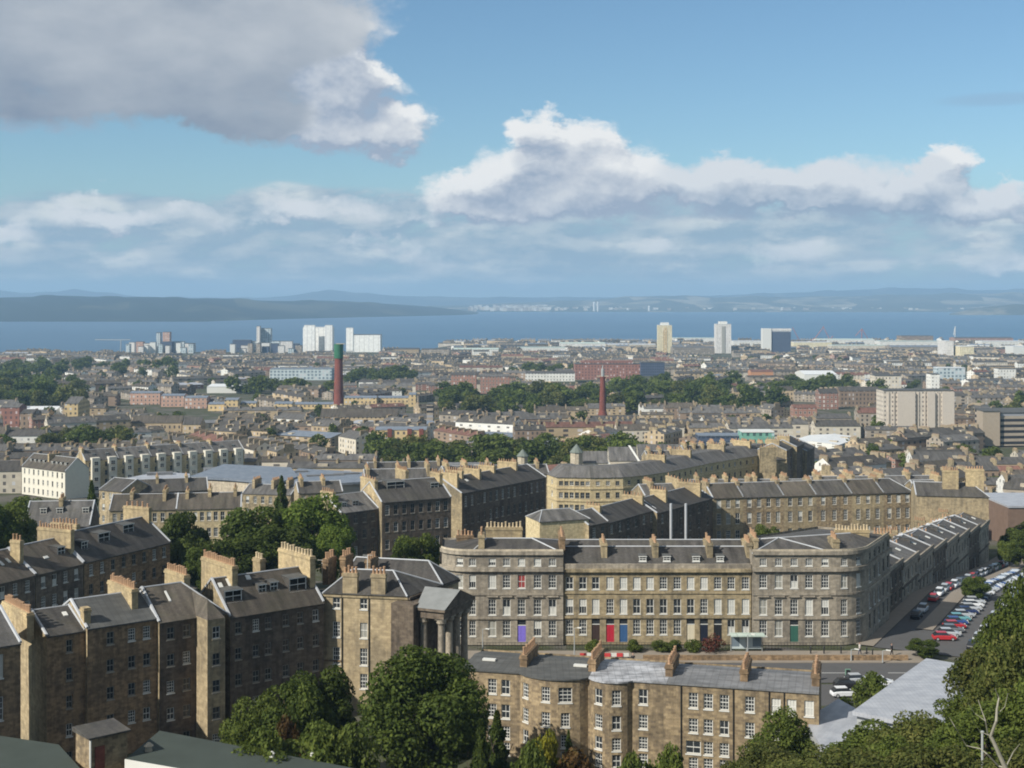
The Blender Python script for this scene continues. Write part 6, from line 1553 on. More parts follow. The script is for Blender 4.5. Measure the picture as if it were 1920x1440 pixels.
blk('stair_block', 'slim dark block with white bands right of the slate sheds', 'block', 800, 812, 758, 900, None, 9, 'f_carpark', 'leadroof'); blk('tenement', 'brown brick tenement left of the wood', 'tenement', 845, 893, 703, 1260, 735, 20, 'f_red', 'slate', rise=2); blk('flats', 'red brick and white flats in front of the wood', 'flats', 900, 955, 706, 1240, 738, 14, 'f_red', 'slategrey', rise=2)
blk('school', 'long white-fronted building behind the wood', 'school', 985, 1078, 700, 1420, 715, 14, 'f_white', 'slategrey', rise=2); blk('depot', 'low orange-roofed shed above the wood at right', 'shed', 1408, 1450, 697, 1560, None, 20, 'orange', 'redroof', rise=2); blk('warehouse', 'bright white shed roof right of the orange-roofed shed', 'warehouse', 1508, 1570, 702, 1500, None, 50, 'white', 'whiteroof', rise=3)
blk('tenement', 'tan villa-like tenement standing in front of the wood at right', 'tenement', 1376, 1400, 734, 1080, None, 12, 'f_tan', 'slate', rise=3); blk('tenement', 'tan tenement right of the wood edge', 'tenement', 1444, 1488, 732, 1100, None, 12, 'f_tan', 'slatebrown', rise=3)
blk('tenement', 'orange-tan tenement with many stacks left of the white slab block', 'tenement', 1536, 1572, 737, 1060, None, 14, 'f_red', 'slate', rise=3); blk('tenement', 'brown tenement with stacks left of the white slab block', 'tenement', 1574, 1650, 733, 1090, None, 14, 'f_brown', 'slate', rise=3)
blk('shop', 'red and white low shop front below the orange-tan tenement', 'shop', 1488, 1532, 765, 930, None, 12, 'f_red', 'redroof', rise=2); blk('house', 'white house at far right above the car park', 'house', 1872, 1905, 692, 1500, None, 14, 'f_white', 'slategrey'); blk('flats', 'cream flats behind the white slab block', 'flats', 1640, 1690, 705, 1250, None, 16, 'f_pale', 'leadroof'); blk('flats', 'white flats behind the white slab block on the right', 'flats', 1745, 1762, 702, 1260, None, 14, 'f_white', 'leadroof')
blk('office_block', 'pale office with a blue-grey roof right of the flats behind the white slab', 'office', 1758, 1810, 690, 1500, None, 16, 'f_glasspale', 'whiteroof')
blk('flats', 'brown brick flats at the left edge below the park', 'flats', 0, 36, 764, 880, None, 14, 'f_redbrick', 'slategrey', rise=2); blk('flats', 'dark red flats right of the left edge flats', 'flats', 37, 62, 775, 870, None, 16, 'f_brown', 'slate', rise=2); blk('house', 'ochre house with a grey roof left of the pink brick flats', 'house', 121, 146, 757, 930, None, 26, 'f_yellowbrick', 'slategrey', rise=4)
blk('tenement', 'long tan tenement above the cream row with bays', 'tenement', 246, 340, 793, 840, None, 13, 'f_tan', 'slatebrown', rise=4); blk('tenement', 'tan tenement with a brown gable above the cream row', 'tenement', 342, 376, 796, 830, None, 13, 'f_tan', 'slate', rise=4)
blk('hall', 'reddish blank-walled hall with a pale roof at the right edge beyond the terrace', 'hall', 1890, 1990, 952, 352, None, 24, 'f_blankred', 'zinclight')
# turreted school
def turret(label, px, yt, yb_, D, r): 
    x = Xp(px, D); root = empty('turret', (x, D, zg(x, D)), label, 'turret'); z1 = Zp(yb_, D); c = MB(); c.lathe((x, D), [(r, zg(x, D) - 1), (r, z1)], 10); c.build('wall', ['pale'], root); c = MB(); c.lathe((x, D), [(r + .4, z1 + .01), (.05, Zp(yt, D))], 10); c.build('spire', ['copper'], root); TAKEN.append((x, D, 8))
turret('copper-topped octagonal turret at the left end of the pale school', 1081, 832, 848, 540, 2.4); turret('small copper turret above the row of yellow stacks', 980, 842, 855, 480, 1.8)
blk('school', 'pale stone school with stepped gables, left wing', 'school', 1088, 1140, 868, 545, None, 12, 'f_pale', 'slategrey', rise=4); blk('school', 'pale stone school with stepped gables, middle wing', 'school', 1142, 1195, 864, 560, None, 12, 'f_pale', 'slategrey', rise=5); blk('school', 'pale stone school with stepped gables, right wing', 'school', 1197, 1290, 861, 575, None, 14, 'f_pale', 'slategrey', rise=5.5)
for px_, D_, ya, yb_ in ((1140, 545, 850, 870), (1196, 560, 838, 864)):
    rr = [o for o in bpy.data.objects if o.get('category') == 'school'][-1 if px_ > 1150 else -2]; c = MB(); x = Xp(px_, D_); c.face([(x, D_ - .3, Zp(yb_, D_)), (x + .9, D_ - .3, Zp(yb_, D_)), (x - 2.6, D_ + 6, Zp(ya, D_)), (x - 3.5, D_ + 6, Zp(ya, D_))]); c.build('gable_coping', ['white'], rr)
for i, (a, b, yt, D_) in enumerate(((1285, 1345, 843, 500), (1335, 1410, 838, 520), (1400, 1455, 839, 530), (1215, 1290, 853, 500))):
    row('tenement', f'{_ORD[i]} long roof with orange stacks above the bending cream building', 'tenement', (Xp(a, D_), D_), (Xp(b, D_), D_ + 2), 10, zg(0, D_) - 1, Zp(yt + 8, D_), 2.4, 6, 3, 'tanwarm', 'slategrey', lod=1, skip=1, chims=[(f, .5, 5, 1.0, 8) for f in (.08, .36, .64, .92)], group='orange-stacked roofs')
    TAKEN.append((Xp((a + b) / 2, D_), D_, 10))
for o in list(bpy.data.objects):
    if o.get('category') and o.parent is None and 235 < o.location.y < 640 and o.type == 'EMPTY' and o.get('category') not in ('tree', 'shrub'): TAKEN.append((o.location.x, o.location.y, 13))
LM += [(Xp(1722, 842), 842, 'the white slab block'), (Xp(1420, 705), 705, 'the green panelled block'), (Xp(1140, 1500), 1500, 'the dark red brick block'), (Xp(300, 1100), 1100, 'the pink brick flats'), (Xp(430, 1290), 1290, 'the long bright white shed'), (Xp(1100, 550), 550, 'the turreted school'), (Xp(300, 525), 525, 'the cream row with white bays'),
       (Xp(750, 760), 760, 'the yellow flats with red bays'), (Xp(1870, 735), 735, 'the open-decked car park'), (Xp(1540, 332), 332, 'the sunlit tan row'), (Xp(690, 930), 930, 'the brown slate shed'), (Xp(70, 1200), 1200, 'the left edge park'), (Xp(1247, 2560), 2560, 'the left cream tower block'), (Xp(1465, 2540), 2540, 'the dark blue shore block'), (Xp(595, 2680), 2680, 'the tall white silo'), (Xp(560, 1560), 1560, 'the pale glassy building'), (Xp(1538, 1500), 1500, 'the bright white shed roof'), (Xp(300, 2600), 2600, 'the left harbour flats'), (Xp(1780, 2400), 2400, 'the right-hand dock sheds'), (Xp(900, 2480), 2480, 'the greenish dock shed')]
LM = [q for q in LM if q[2]]

# ------------------------------------------------------------------ the streets of ordinary houses in between
WC = {'f_tan': 'tan', 'f_grey': 'grey', 'f_brown': 'brown', 'f_pale': 'pale', 'f_red': 'reddish', 'f_white': 'white'}
RC = {'zinclight': 'pale metal', 'zinc': 'grey metal', 'leadroof': 'dark flat', 'slate': 'dark', 'slategrey': 'grey', 'slatebrown': 'brown', 'redroof': 'red', 'bluemetal': 'bluish', 'whiteroof': 'white'}
_HP = {}


def house_meshes(wm, rm, k):
    """unit terrace: 20 m long, 11 m deep, three storeys, wall / roof / stack meshes"""
    key = (wm, rm, k)
    if key in _HP: return _HP[key]
    rg = random.Random(hash(k) % 99 + k * 7); L, d, h, r = 20, 11, 10.5, 3.0 + .8 * (k % 2)
    w = MB(); w.prism([(-L / 2, -d / 2), (L / 2, -d / 2), (L / 2, d / 2), (-L / 2, d / 2)], -4, h, 0, top=False)
    for s in (-1, 1): w.face([(s * L / 2, -s * d / 2, h), (s * L / 2, s * d / 2, h), (s * L / 2, 0, h + r)])
    ro = MB(); e = .3; ro.face([(-L / 2, -d / 2 - e, h - .1), (L / 2, -d / 2 - e, h - .1), (L / 2, 0, h + r + .05), (-L / 2, 0, h + r + .05)]); ro.face([(L / 2, d / 2 + e, h - .1), (-L / 2, d / 2 + e, h - .1), (-L / 2, 0, h + r + .05), (L / 2, 0, h + r + .05)])
    if k % 3:
        for x in (-5, 5):
            q = MB(); ro.box((x, -3.4), (1, 0), .7, .9, h + .6, h + 2.2, 1)
    cs = []
    for x in ([-L / 2 + .5, L / 2 - .5] if k % 2 else [-L / 2 + .5, 0, L / 2 - .5]):
        c = MB(); c.box((0, 0.6 * (k % 3 - 1)), (0, 1), 2.3, .42, h - .5, h + r + 1.2)
        for yy in (-1.8, -1.1, -.4, .3, 1.0, 1.7): c.lathe((0, yy + .6 * (k % 3 - 1)), [(.19, h + r + 1.2), (.14, h + r + 1.8)], 5, 1)
        cs.append((x, c.mesh('chimney', ['stackfar' if k % 2 else 'tan', 'potfar'])))
    _HP[key] = (w.mesh('wall', [wm]), ro.mesh('roof', [rm, 'pale']), cs); return _HP[key]


def one_mesh(wm, rm, k):
    key = (wm, rm, k, 'one')
    if key in _HP: return _HP[key]
    L, d, h, r = 20, 11, 9.5, 3.0; w = MB()
    w.prism([(-L / 2, -d / 2), (L / 2, -d / 2), (L / 2, d / 2), (-L / 2, d / 2)], -4, h, 0, top=False)
    for s in (-1, 1): w.face([(s * L / 2, -s * d / 2, h), (s * L / 2, s * d / 2, h), (s * L / 2, 0, h + r)])
    w.face([(-L / 2, -d / 2 - .3, h - .1), (L / 2, -d / 2 - .3, h - .1), (L / 2, 0, h + r), (-L / 2, 0, h + r)], 1); w.face([(L / 2, d / 2, h), (-L / 2, d / 2, h), (-L / 2, 0, h + r), (L / 2, 0, h + r)], 1)
    for x in (-9.3, -3, 3.2, 9.3)[(k % 2):]: w.box((x, 0), (0, 1), 1.9, .6, h, h + r + 1.5, 2)
    _HP[key] = w; return w


rc = random.Random(23)
WPICK = ['f_tan'] * 5 + ['f_grey'] * 4 + ['f_brown'] * 3 + ['f_pale'] * 3 + ['f_red'] * 1 + ['f_white'] * 2
RPICK = ['slate'] * 4 + ['slategrey'] * 6 + ['slatebrown'] * 5 + ['redroof'] * 1
near, far, mass = [], [], []
D_ = 400.0
def ordw_px(y): return y
keep(36, 470, 500, 905)
while D_ < 3280:
    p = -70 + 30 * rc.random()
    while p < 1990:
        kd_ = rc.random(); L = (14 + 16 * rc.random()) * (1 if D_ < 1100 else 1.25); sy = 1.0
        if D_ > 560 and kd_ < .34: L = rc.uniform(36, 64)
        if D_ > 560 and kd_ > .90: L = rc.uniform(24, 46); sy = rc.uniform(1.6, 2.8)
        wpx = L * F / D_
        dd = D_ + rc.uniform(-6, 6) * (1 + D_ / 900); pc = p + wpx / 2; x = Xp(pc, dd)
        z0 = zg(x, dd); hs = rc.uniform(.62, 1.05) * (.85 if D_ > 1000 else .8) * (.6 if sy > 1 else 1); ytop = HY + (CAMZ - z0 - 15 * hs) * F / dd
        ok = all(hypot(x - a, dd - b) > r_ + 3 + min(L, 40) * .12 for a, b, r_ in TAKEN)
        if ok and D_ < 640 and 180 < pc < 1320: ok = D_ > 560 or pc > 1320 or (pc < 200)
        if ok and D_ < 470: ok = pc > 1490 or pc < 30
        if ok: ok = not any(k0 - wpx * .4 < pc < k1 + wpx * .4 and dd < kd and ytop < ky - 5 for k0, k1, kd, ky in KEEP)
        if ok and dd > 2560 and pc < 840: ok = False
        if ok and rc.random() < .93:
            rec = (x, dd, z0, L, hs, (0, .08, -.5, .5, 1.08, -1.0, 0, .52)[(int(x // 170) * 7 + int(dd // 150) * 13) % 8] + rc.uniform(-.03, .03), rc.choice(WPICK) if dd < 2620 else rc.choice(['f_white', 'f_pale', 'f_grey', 'f_tan']), (rc.choice(RPICK) if sy == 1 else rc.choice(['zinclight', 'bluemetal', 'whiteroof', 'leadroof', 'zinc'])) if dd < 2620 else rc.choice(['slategrey', 'bluemetal', 'slate']), rc.randrange(4), sy)
            (near if D_ < 1010 else far).append(rec)
            if D_ < 1010: TAKEN.append((x, dd, L * .32))
        p += wpx * rc.uniform(.98, 1.35)
    D_ += (27 if D_ < 1010 else 30 + D_ / 75)
near.sort(key=lambda q: q[1]); far.sort(key=lambda q: q[1]); mass = near[285:] + far[285:]; near = near[:285]; far = far[:285]
_cnt = {}


def place_label(x, y, wm, rm, what):
    lm = min(LM, key=lambda q: hypot((x / y - q[0] / q[1]) * 1500, (y - q[1]) * .6)); dx = (x / y - lm[0] / lm[1]) * y; dy = y - lm[1]
    rel = ('left of' if dx < 0 else 'right of') if abs(dx) > abs(dy) * .5 else ('in front of' if dy < 0 else 'behind')
    base_ = f'{WC[wm]} {what}, {RC[rm]} roof, {rel} {lm[2]}'; _cnt[base_] = _cnt.get(base_, 0) + 1
    return base_, _cnt[base_]


labs = []
for rec in near + far:
    labs.append(place_label(rec[0], rec[1], rec[6], rec[7], 'tenement' if rec[1] < 1010 else 'house'))
for rec, (b_, n_) in zip(near, labs):
    x, y, z0, L, hs, rz, wm, rm, k, sy = rec; w, ro, cs = house_meshes(wm, rm, k)
    lb = b_ if _cnt[b_] == 1 else f'{b_}, {ordw(n_)} from front'
    r = empty('tenement', (x, y, z0), lb, 'tenement', 'ordinary tenements of the middle distance'); r.rotation_euler = (0, 0, rz); r.scale = (L / 20, sy, hs)
    link('wall', w, r); link('roof', ro, r)
    xs_ = [q[0] for q in cs] + ([-6.2, -3.1, 3.1, 6.2] if L > 32 else [])
    for i_, x_ in enumerate(xs_ if sy == 1 else []):
        ch_ = link('chimney', cs[i_ % len(cs)][1], r, (x_, 0, 0)); ch_.scale = (20 / L, 1, 1)
_om = {}
for rec, (b_, n_) in zip(far, labs[len(near):]):
    x, y, z0, L, hs, rz, wm, rm, k, sy = rec; key = (wm, rm, k % 2)
    if key not in _om: _om[key] = one_mesh(wm, rm, k % 2).mesh('house', [wm, rm, 'stackfar'])
    lb = b_ if _cnt[b_] == 1 else f'{b_}, {ordw(n_)} from front'
    o = link('house', _om[key], None, (x, y, z0), rz); o.scale = (L / 20, sy, hs); tag(o, lb, 'house', 'small far houses')
mm_ = MB(); mats_ = sorted(set(WPICK)) + sorted(set(RPICK + ['bluemetal', 'zinclight', 'whiteroof', 'leadroof', 'zinc'])) + ['stackfar']; mi = {m_: i for i, m_ in enumerate(mats_)}
for x, y, z0, L, hs, rz, wm, rm, k, sy in mass:
    u = one_mesh(wm, rm, k % 2); ca_, sa_ = cos(rz), sin(rz); mp_ = [mi[wm], mi[rm], mi['stackfar']]
    for f, m_ in zip(u.f, u.m): mm_.face([(x + (u.v[i][0] * L / 20) * ca_ - u.v[i][1] * sy * sa_, y + (u.v[i][0] * L / 20) * sa_ + u.v[i][1] * sy * ca_, z0 + u.v[i][2] * hs) for i in f], mp_[m_])
o = mm_.build('distant_rooftops', mats_); o['kind'] = 'stuff'; tag(o, 'mass of tiny far roofs and walls towards the shore', 'rooftops')
print('fill', len(near), len(far), len(mass))
# scattered garden trees between the houses
gpos = []
for i in range(3000):
    dd = 420 + 1900 * rc.random() ** 1.4; pc = rc.uniform(-20, 1940); x = Xp(pc, dd)
    if len(gpos) >= 230: break
    if dd < 600 and 180 < pc < 1500: continue
    if any(hypot(x - a, dd - b) < r_ + 1 for a, b, r_ in TAKEN): continue
    if any(k0 - 8 < pc < k1 + 8 and dd < kd and HY + (CAMZ - zg(x, dd) - 8) * F / dd < ky for k0, k1, kd, ky in KEEP): continue
    gpos.append((x, dd)); TAKEN.append((x, dd, 3))
gpos.sort(key=lambda q: q[1])
for i, (x, y) in enumerate(gpos):
    if i >= 30: FARTREES.append((f'far{rc.randrange(4)}', x, y, rc.uniform(6, 11), rc.uniform(6, 10))); continue
    lm = min(LM, key=lambda q: hypot((x / y - q[0] / q[1]) * 1500, (y - q[1]) * .6)); dx = (x / y - lm[0] / lm[1]) * y; dy = y - lm[1]; rel = ('left of' if dx < 0 else 'right of') if abs(dx) > abs(dy) * .5 else ('in front of' if dy < 0 else 'behind')
    b_ = f'small garden tree {rel} {lm[2]}'; _cnt[b_] = _cnt.get(b_, 0) + 1
    tree('tree', f'far{rc.randrange(4)}', x, y, rc.uniform(6, 10), rc.uniform(6, 10), b_ if _cnt[b_] == 1 else f'{ordw(_cnt[b_])} {b_}', 'tree', 'garden trees among the far houses', single=True, dz=-.3)
def merge_crowns(items):
    V = []
    for key, x, y, w, h in items:
        me, tr, w0, h0 = TP[key]; a = np.empty(len(me.vertices) * 3, np.float32); me.vertices.foreach_get('co', a); a = a.reshape(-1, 4, 3)[::2].reshape(-1, 3); th = RND.random() * 6.28; ct_, st_ = cos(th), sin(th)
        c_ = a.reshape(-1, 4, 3).mean(1, keepdims=True); a = ((a.reshape(-1, 4, 3) - c_) * 1.35 + c_).reshape(-1, 3)
        V.append(np.stack([(a[:, 0] * ct_ - a[:, 1] * st_) * w / w0 + x, (a[:, 0] * st_ + a[:, 1] * ct_) * w / w0 + y, a[:, 2] * h / h0 + zg(x, y) - .3], 1))
    v = np.concatenate(V).astype(np.float32); n = len(v) // 4; me = bpy.data.meshes.new('distant_trees'); me.vertices.add(4 * n); me.vertices.foreach_set('co', v.ravel()); me.loops.add(4 * n); me.loops.foreach_set('vertex_index', np.arange(4 * n, dtype=np.int32)); me.polygons.add(n); me.polygons.foreach_set('loop_start', np.arange(0, 4 * n, 4, dtype=np.int32)); me.materials.append(M['leafmid']); me.update(); me.validate(); return me
o = link('distant_trees', merge_crowns(FARTREES)); o['kind'] = 'stuff'; tag(o, 'far dark green tree crowns scattered among the distant roofs', 'trees')
# far shore town
ct = MB(); rs = random.Random(4)
for i in range(420):
    a = rs.random(); px_ = rs.gauss(975, 38) if a < .45 else rs.uniform(880, 1900); D_ = rs.uniform(11900, 13600); x = Xp(px_, D_); zc = 20 + (D_ - 11500) / 3700 * 60 * rs.uniform(.6, 1); s = rs.uniform(5, 13)
    ct.box((x, D_), (1, 0), s * 1.5, 8, 0, zc + s * .6, rs.randrange(3))
o = ct.build('far_shore_town', ['f_pale', 'f_grey', 'f_white']); o['kind'] = 'stuff'; tag(o, 'tiny pale town along the opposite shore', 'town')
for px_, y_, w_, lb in ((1114, 567, 4, 'left white tank on the far shore'), (1121, 567, 4, 'right white tank on the far shore'), (1217, 574, 4, 'white building by the water on the far shore')):
    D_ = 11800; c = MB(); x = Xp(px_, D_); z1 = Zp(y_, D_); c.lathe((x, D_), [(w_ * D_ / F / 2, 0), (w_ * D_ / F / 2, z1), (w_ * D_ / F * .2, z1 + 5)], 16); tag(c.build('storage_tank', ['white']), lb, 'tank')

# ------------------------------------------------------------------ cars and street furniture
def car_parts():
    st = [(-2.05, .34, .62, .72), (-1.98, .26, .80, .80), (-1.5, .22, .92, .85), (-.7, .2, .95, .87), (.7, .2, .93, .87), (1.35, .22, .86, .85), (1.9, .26, .70, .78), (2.08, .34, .56, .66)]
    b = MB()
    def ring(x, z0, z1, w): return [(x, -w, z0 + .08), (x, -w * .9, z0), (x, w * .9, z0), (x, w, z0 + .08), (x, w, z1 - .1), (x, w * .92, z1), (x, -w * .92, z1), (x, -w, z1 - .1)]
    rs_ = [ring(*s) for s in st]
    for a, c in zip(rs_, rs_[1:]):
        for i in range(8): j = (i + 1) % 8; b.face([a[i], a[j], c[j], c[i]][::-1])
    b.face(rs_[0]); b.face(rs_[-1][::-1])
    roof = [(-1.45, .66), (.35, .64)]; b.prism([(-1.4, -.60), (.30, -.58), (.30, .58), (-1.4, .60)], 1.40, 1.47, 0, bottom=True)
    g = MB(); lo = [(-1.95, -.74), (1.05, -.74), (1.05, .74), (-1.95, .74)]; hi = [(-1.4, -.59), (.28, -.57), (.28, .57), (-1.4, .59)]
    for i in range(4): j = (i + 1) % 4; g.face([(*lo[i], .90), (*lo[j], .90), (*hi[j], 1.40), (*hi[i], 1.40)])
    w = MB(); 
    n = 12; ringa = [(.31 * cos(2 * pi * k / n), .31 * sin(2 * pi * k / n)) for k in range(n)]
    w.face([(a, -.1, c) for a, c in ringa], 0); w.face([(a, .1, c) for a, c in ringa[::-1]], 0)
    for k in range(n): l = (k + 1) % n; w.face([(ringa[k][0], -.1, ringa[k][1]), (ringa[k][0], .1, ringa[k][1]), (ringa[l][0], .1, ringa[l][1]), (ringa[l][0], -.1, ringa[l][1])], 0)
    w.face([(a * .6, -.103, c * .6) for a, c in ringa], 1); w.face([(a * .6, .103, c * .6) for a, c in ringa[::-1]], 1)
    h = MB(); h.box((2.05, 0), (0, 1), .14, .05, .56, .70)
    return b.mesh('body', ['car_silver']), g.mesh('window_band', ['glass']), w.mesh('wheel', ['black', 'steel']), h.mesh('headlight', ['white'])


CARP = car_parts()


def car(x, y, rz, col, label, group, s=.84):
    z = zg(x, y) + .12
    r = empty('parked_car', (x, y, z), label, 'car', group); r.rotation_euler = (0, 0, rz); r.scale = (s, s, s)
    b = link('body', CARP[0], r); b.material_slots[0].link = 'OBJECT'; b.material_slots[0].material = M['car_' + col]; link('window_band', CARP[1], r)
    for a, c in ((-1.3, -.78), (-1.3, .78), (1.3, -.78), (1.3, .78)): link('wheel', CARP[2], r, (a, c, .31))
    for c in (-.52, .52): link('headlight', CARP[3], r, (0, c, 0))
    return r


CN = dict(red='red', blue='blue', dkblue='dark blue', silver='silver', whitec='white', blackc='black', grey='grey', green='green', teal='teal')
rc2 = random.Random(9); along = atan2(ND[1], ND[0])
cols = ['blackc', 'silver', 'grey', 'red', 'whitec', 'silver', 'red', 'whitec', 'grey', 'blackc', 'silver', 'red', 'dkblue', 'silver', 'whitec', 'grey', 'blackc', 'silver', 'green', 'red', 'silver']
for i, cl in enumerate(cols):
    u = 18 + i * 4.7
    if i in (2,): continue
    q = sl(u, 3.4); car(*q, along + (pi if i % 3 else 0), cl, f'{CN[cl]} car parked beside the shaded terrace, {ordw(i + 1)} along the kerb', 'cars beside the terrace')
cols2 = ['red', 'silver', 'grey', 'red', 'blue', 'teal', 'silver', 'dkblue', 'silver', 'whitec', 'silver', 'dkblue', 'grey', 'whitec', 'silver', 'silver', 'blue', 'whitec', 'silver', 'blue', 'silver', 'whitec', 'silver', 'grey', 'whitec', 'silver', 'blue', 'silver', 'whitec', 'silver']
for i, cl in enumerate(cols2):
    q = sl(5 + i * 2.75, 10.0 + .2 * sin(i)); car(*q, along - 1.15 + rc2.uniform(-.06, .06), cl, f'{CN[cl]} car parked nose-in across the street, {ordw(i + 1)} from near end', 'cars parked nose-in')
for i in range(9):
    cl = ['blackc', 'silver', 'whitec', 'dkblue', 'silver', 'grey', 'silver', 'whitec', 'silver'][i]; q = sl(2 + i * 5.2, 14.6); car(*q, along, cl, f'{CN[cl]} car in the outer line beside the hillside trees, {ordw(i + 1)} from the near end', 'cars of the outer line')
for (px_, py_, cl, lb) in ((1583, 1297, 'whitec', 'white car parked behind the end of the back row'), (1588, 1281, 'blackc', 'black car beside the white one behind the back row'), (1652, 1277, 'whitec', 'white car half hidden by the large ribbed roof'), (1608, 1272, 'silver', 'silver car on the main road behind the back row')):
    D_ = Dp(py_, 53); car(Xp(px_, D_), D_, .1, cl, lb, 'cars by the main road')


def lamp(px, D, ytop, label, base=52.5):
    x = Xp(px, D); z1 = Zp(ytop, D); r = empty('street_lamp', (x, D, base), label, 'street lamp', 'street lamps along the main road'); c = MB(); c.lathe((x, D), [(.10, base), (.09, base + .8), (.05, z1)], 8); c.build('pole', ['steel'], r); c = MB(); c.tube([(x, D, z1), (x + .5, D - .3, z1 + .15)], .035, 6); c.build('arm', ['steel'], r); c = MB(); c.box((x + .7, D - .4), norm2((.5, -.3)), .32, .1, z1 + .1, z1 + .22); c.build('lamp_head', ['white'], r)
lamp(1077, 194, 1178, 'street lamp in front of the left end of the middle row'); lamp(1596, 194, 1218, 'street lamp below the rounded corner of the crescent'); lamp(1655, 193, 1220, 'street lamp right of the rounded corner'); lamp(1402, 194, 1190, 'street lamp beside the pale green shelter'); lamp(905, 194.5, 1180, 'street lamp before the left end block')
def signal(px, D, ytop, label, base=52.4):
    x = Xp(px, D); z1 = Zp(ytop, D); r = empty('traffic_signal', (x, D, base), label, 'traffic light', 'traffic lights on the main road'); c = MB(); c.lathe((x, D), [(.07, base), (.06, z1 - .9)], 8); c.build('pole', ['steel'], r); c = MB(); c.box((x, D), (1, 0), .24, .12, z1 - .9, z1); c.build('signal_head', ['black'], r); c = MB(); c.box((x, D + .13), (1, 0), .36, .008, z1 - 1.0, z1 + .1); c.build('backing_board', ['f_green2'], r)
M['f_green2'] = plain('pale_green_board', (.20, .36, .27))
signal(1590, 187, 1256, 'traffic light with a pale green board below the rounded corner'); signal(1527, 184, 1254, 'traffic light with a pale green board above the end of the back row')
# shelter
r = empty('bus_shelter', (Xp(1400, 198.3), 198.3, 52.5), 'long bus shelter with a pale green roof before the right end block', 'bus shelter'); a, b = Xp(1370, 198), Xp(1434, 198)
c = MB(); c.prism([(a, 197.4), (b, 197.4), (b, 199.2), (a, 199.2)], 55.0, 55.18, bottom=True); c.build('roof', ['greenroof'], r)
for x in (a + .2, (a + b) / 2, b - .2): c = MB(); c.tube([(x, 199.0, 52.5), (x, 199.0, 54.99)], .05, 6); c.build('post', ['steel'], r)
c = MB(); c.prism([(a + .3, 199.05), (b - .3, 199.05), (b - .3, 199.08), (a + .3, 199.08)], 52.9, 54.7); c.build('glass_panel', ['f_glasspale'], r)
# road works barriers
M['barrier_red'] = plain('barrier_red', (.50, .05, .05))
for i in range(8):
    x = Xp(1093 + i * 11.5, 195.2); r = tag(empty('road_barrier', (x, 195.2 + .1 * (i % 2), 52.5)), f'{"white" if i % 2 else "red"} road works barrier, {_ORD[i]} of the line in the road', 'barrier', 'road works barriers'); c = MB(); c.box((x, r.location.y), (1, 0), .43, .05, 52.75, 53.25); c.build('board', ['white' if i % 2 else 'barrier_red'], r)
    c = MB(); c.box((x - .33, r.location.y), (0, 1), .26, .04, 52.5, 52.74); c.box((x + .33, r.location.y), (0, 1), .26, .04, 52.5, 52.74); c.build('foot', ['black'], r)
c = MB(); c.prism([(Xp(1205, 195), 194.2), (Xp(1700, 195), 194.2), (Xp(1700, 195), 194.5), (Xp(1205, 195), 194.5)], 52.5, 53.2); tag(c.build('garden_wall', ['brown']), 'low brown stone wall along the near edge of the pavement', 'wall')
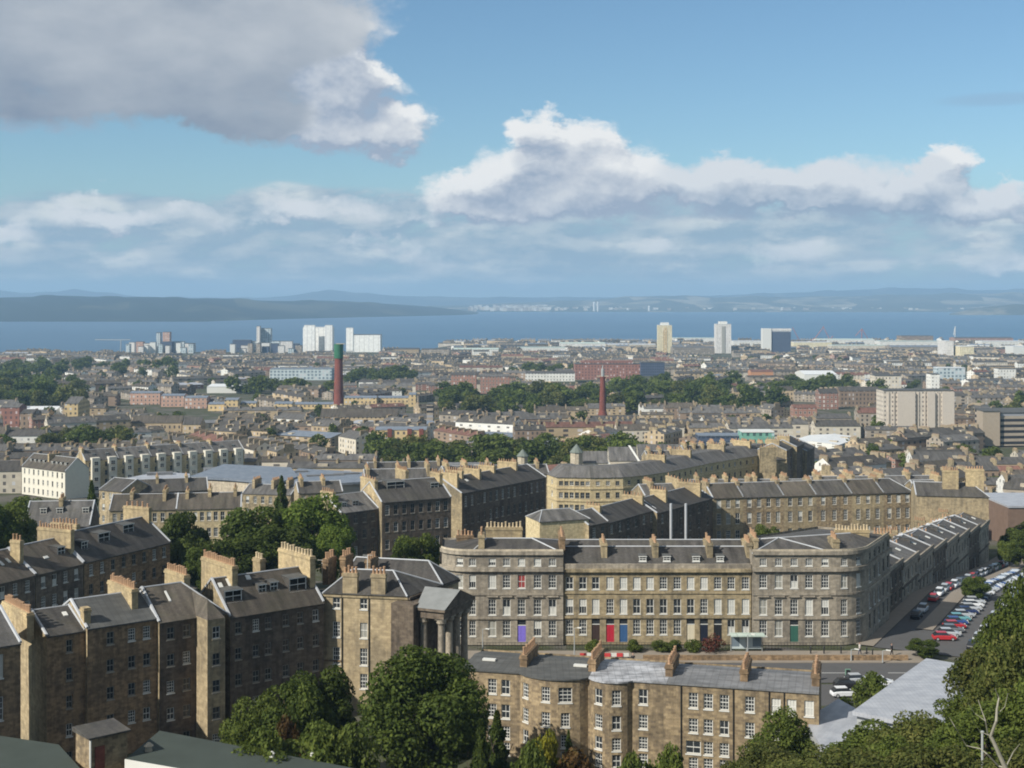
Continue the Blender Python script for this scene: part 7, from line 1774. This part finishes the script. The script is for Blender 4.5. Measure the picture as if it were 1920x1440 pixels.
# litter bins, bollards, people on the pavement
def person(px, D, label, top, legs, rz=0.0, z=52.5, stride=.18):
    x = Xp(px, D); r = empty('person', (x, D, z), label, 'person'); r.rotation_euler = (0, 0, rz)
    def skin(name, chain, mm, par):
        V = []; E = []; Rr = []
        for pts in chain:
            s = len(V)
            for i, (p, ra) in enumerate(pts):
                V.append(p); Rr.append(ra)
                if i: E.append((s + i - 1, s + i))
        b = MB()
        for pts in chain: b.tube([p for p, _ in pts], [ra for _, ra in pts], 8)
        me = b.mesh(name, [mm]); return link(name, me, par)
    st = stride
    body = skin('body', [[((0, 0, 1.38), .06), ((0, 0, 1.50), .055), ((0, .02, 1.56), .085), ((0, .02, 1.65), .10), ((0, .02, 1.73), .075), ((0, .02, 1.76), .03)], [((.26, .0, 1.02), .038), ((.27, -.08, .86), .035), ((.27, -.1, .78), .02)], [((-.26, .05, 1.02), .038), ((-.27, .06, .86), .035), ((-.27, .06, .78), .02)]], 'skin', r)
    skin('jacket', [[((0, 0, .88), .15), ((0, 0, 1.1), .155), ((0, 0, 1.3), .19), ((0, 0, 1.42), .12)], [((.17, 0, 1.38), .075), ((.24, .02, 1.2), .06), ((.26, 0, 1.0), .05)], [((-.17, 0, 1.38), .075), ((-.24, .02, 1.2), .06), ((-.26, .05, 1.0), .05)]], top, body)
    skin('trousers', [[((.08, 0, .9), .10), ((.09, -st * .5, .5), .07), ((.09, -st, .06), .055)], [((-.08, 0, .9), .10), ((-.09, st * .4, .5), .07), ((-.09, st, .06), .055)]], legs, body)
    skin('hair', [[((0, .05, 1.66), .09), ((0, .05, 1.74), .085), ((0, .04, 1.79), .03)]], 'black', body)
    return r
M['skin'] = plain('skin_tone', (.48, .30, .22)); M['cloth_navy'] = plain('navy_cloth', (.03, .04, .08)); M['cloth_red'] = plain('red_cloth', (.30, .04, .04)); M['cloth_light'] = plain('light_cloth', (.45, .42, .38))
person(1187, 191.3, 'person in dark clothes standing by the red and white barriers', 'black', 'cloth_navy'); person(1672, 196.8, 'person in dark clothes on the pavement right of the crescent corner', 'black', 'black', 1.2); person(1612, 197.5, 'person in a light jacket walking below the rounded corner', 'cloth_light', 'cloth_navy', 1.6, stride=.25); person(1770, 186, 'person in dark clothes crossing near the corner shrub', 'cloth_navy', 'black', .6, z=52.45)
for i, (px_, D_) in enumerate(((1545, 198), (1577, 198), (1625, 197.6), (1636, 196.6), (1520, 198))):
    r = empty('bollard', (Xp(px_, D_), D_, 52.5), f'black bollard on the pavement before the right end block, {_ORD[i]} placed from the bus shelter' if False else f'black iron bollard on the pavement near the rounded corner', 'bollard', 'bollards near the rounded corner'); c = MB(); c.lathe((Xp(px_, D_), D_), [(.13, 52.5), (.10, 52.6), (.09, 53.35), (.12, 53.4), (.05, 53.55)], 10); c.build('post', ['black'], r)
# aerials on roofs
for px_, D_, y0_, y1_, lb in ((689, 176, 1082, 1041, 'thin white aerial on the corner house roof'), (604, 178, 1085, 1050, 'thin aerial left on the corner house roof')):
    x = Xp(px_, D_); c = MB(); c.tube([(x, D_, Zp(y0_, D_) - .5), (x, D_, Zp(y1_, D_))], .05, 5); c.tube([(x - .6, D_, Zp(y1_, D_)), (x + .6, D_, Zp(y1_, D_))], .03, 4); tag(c.build('aerial', ['white']), lb, 'aerial')
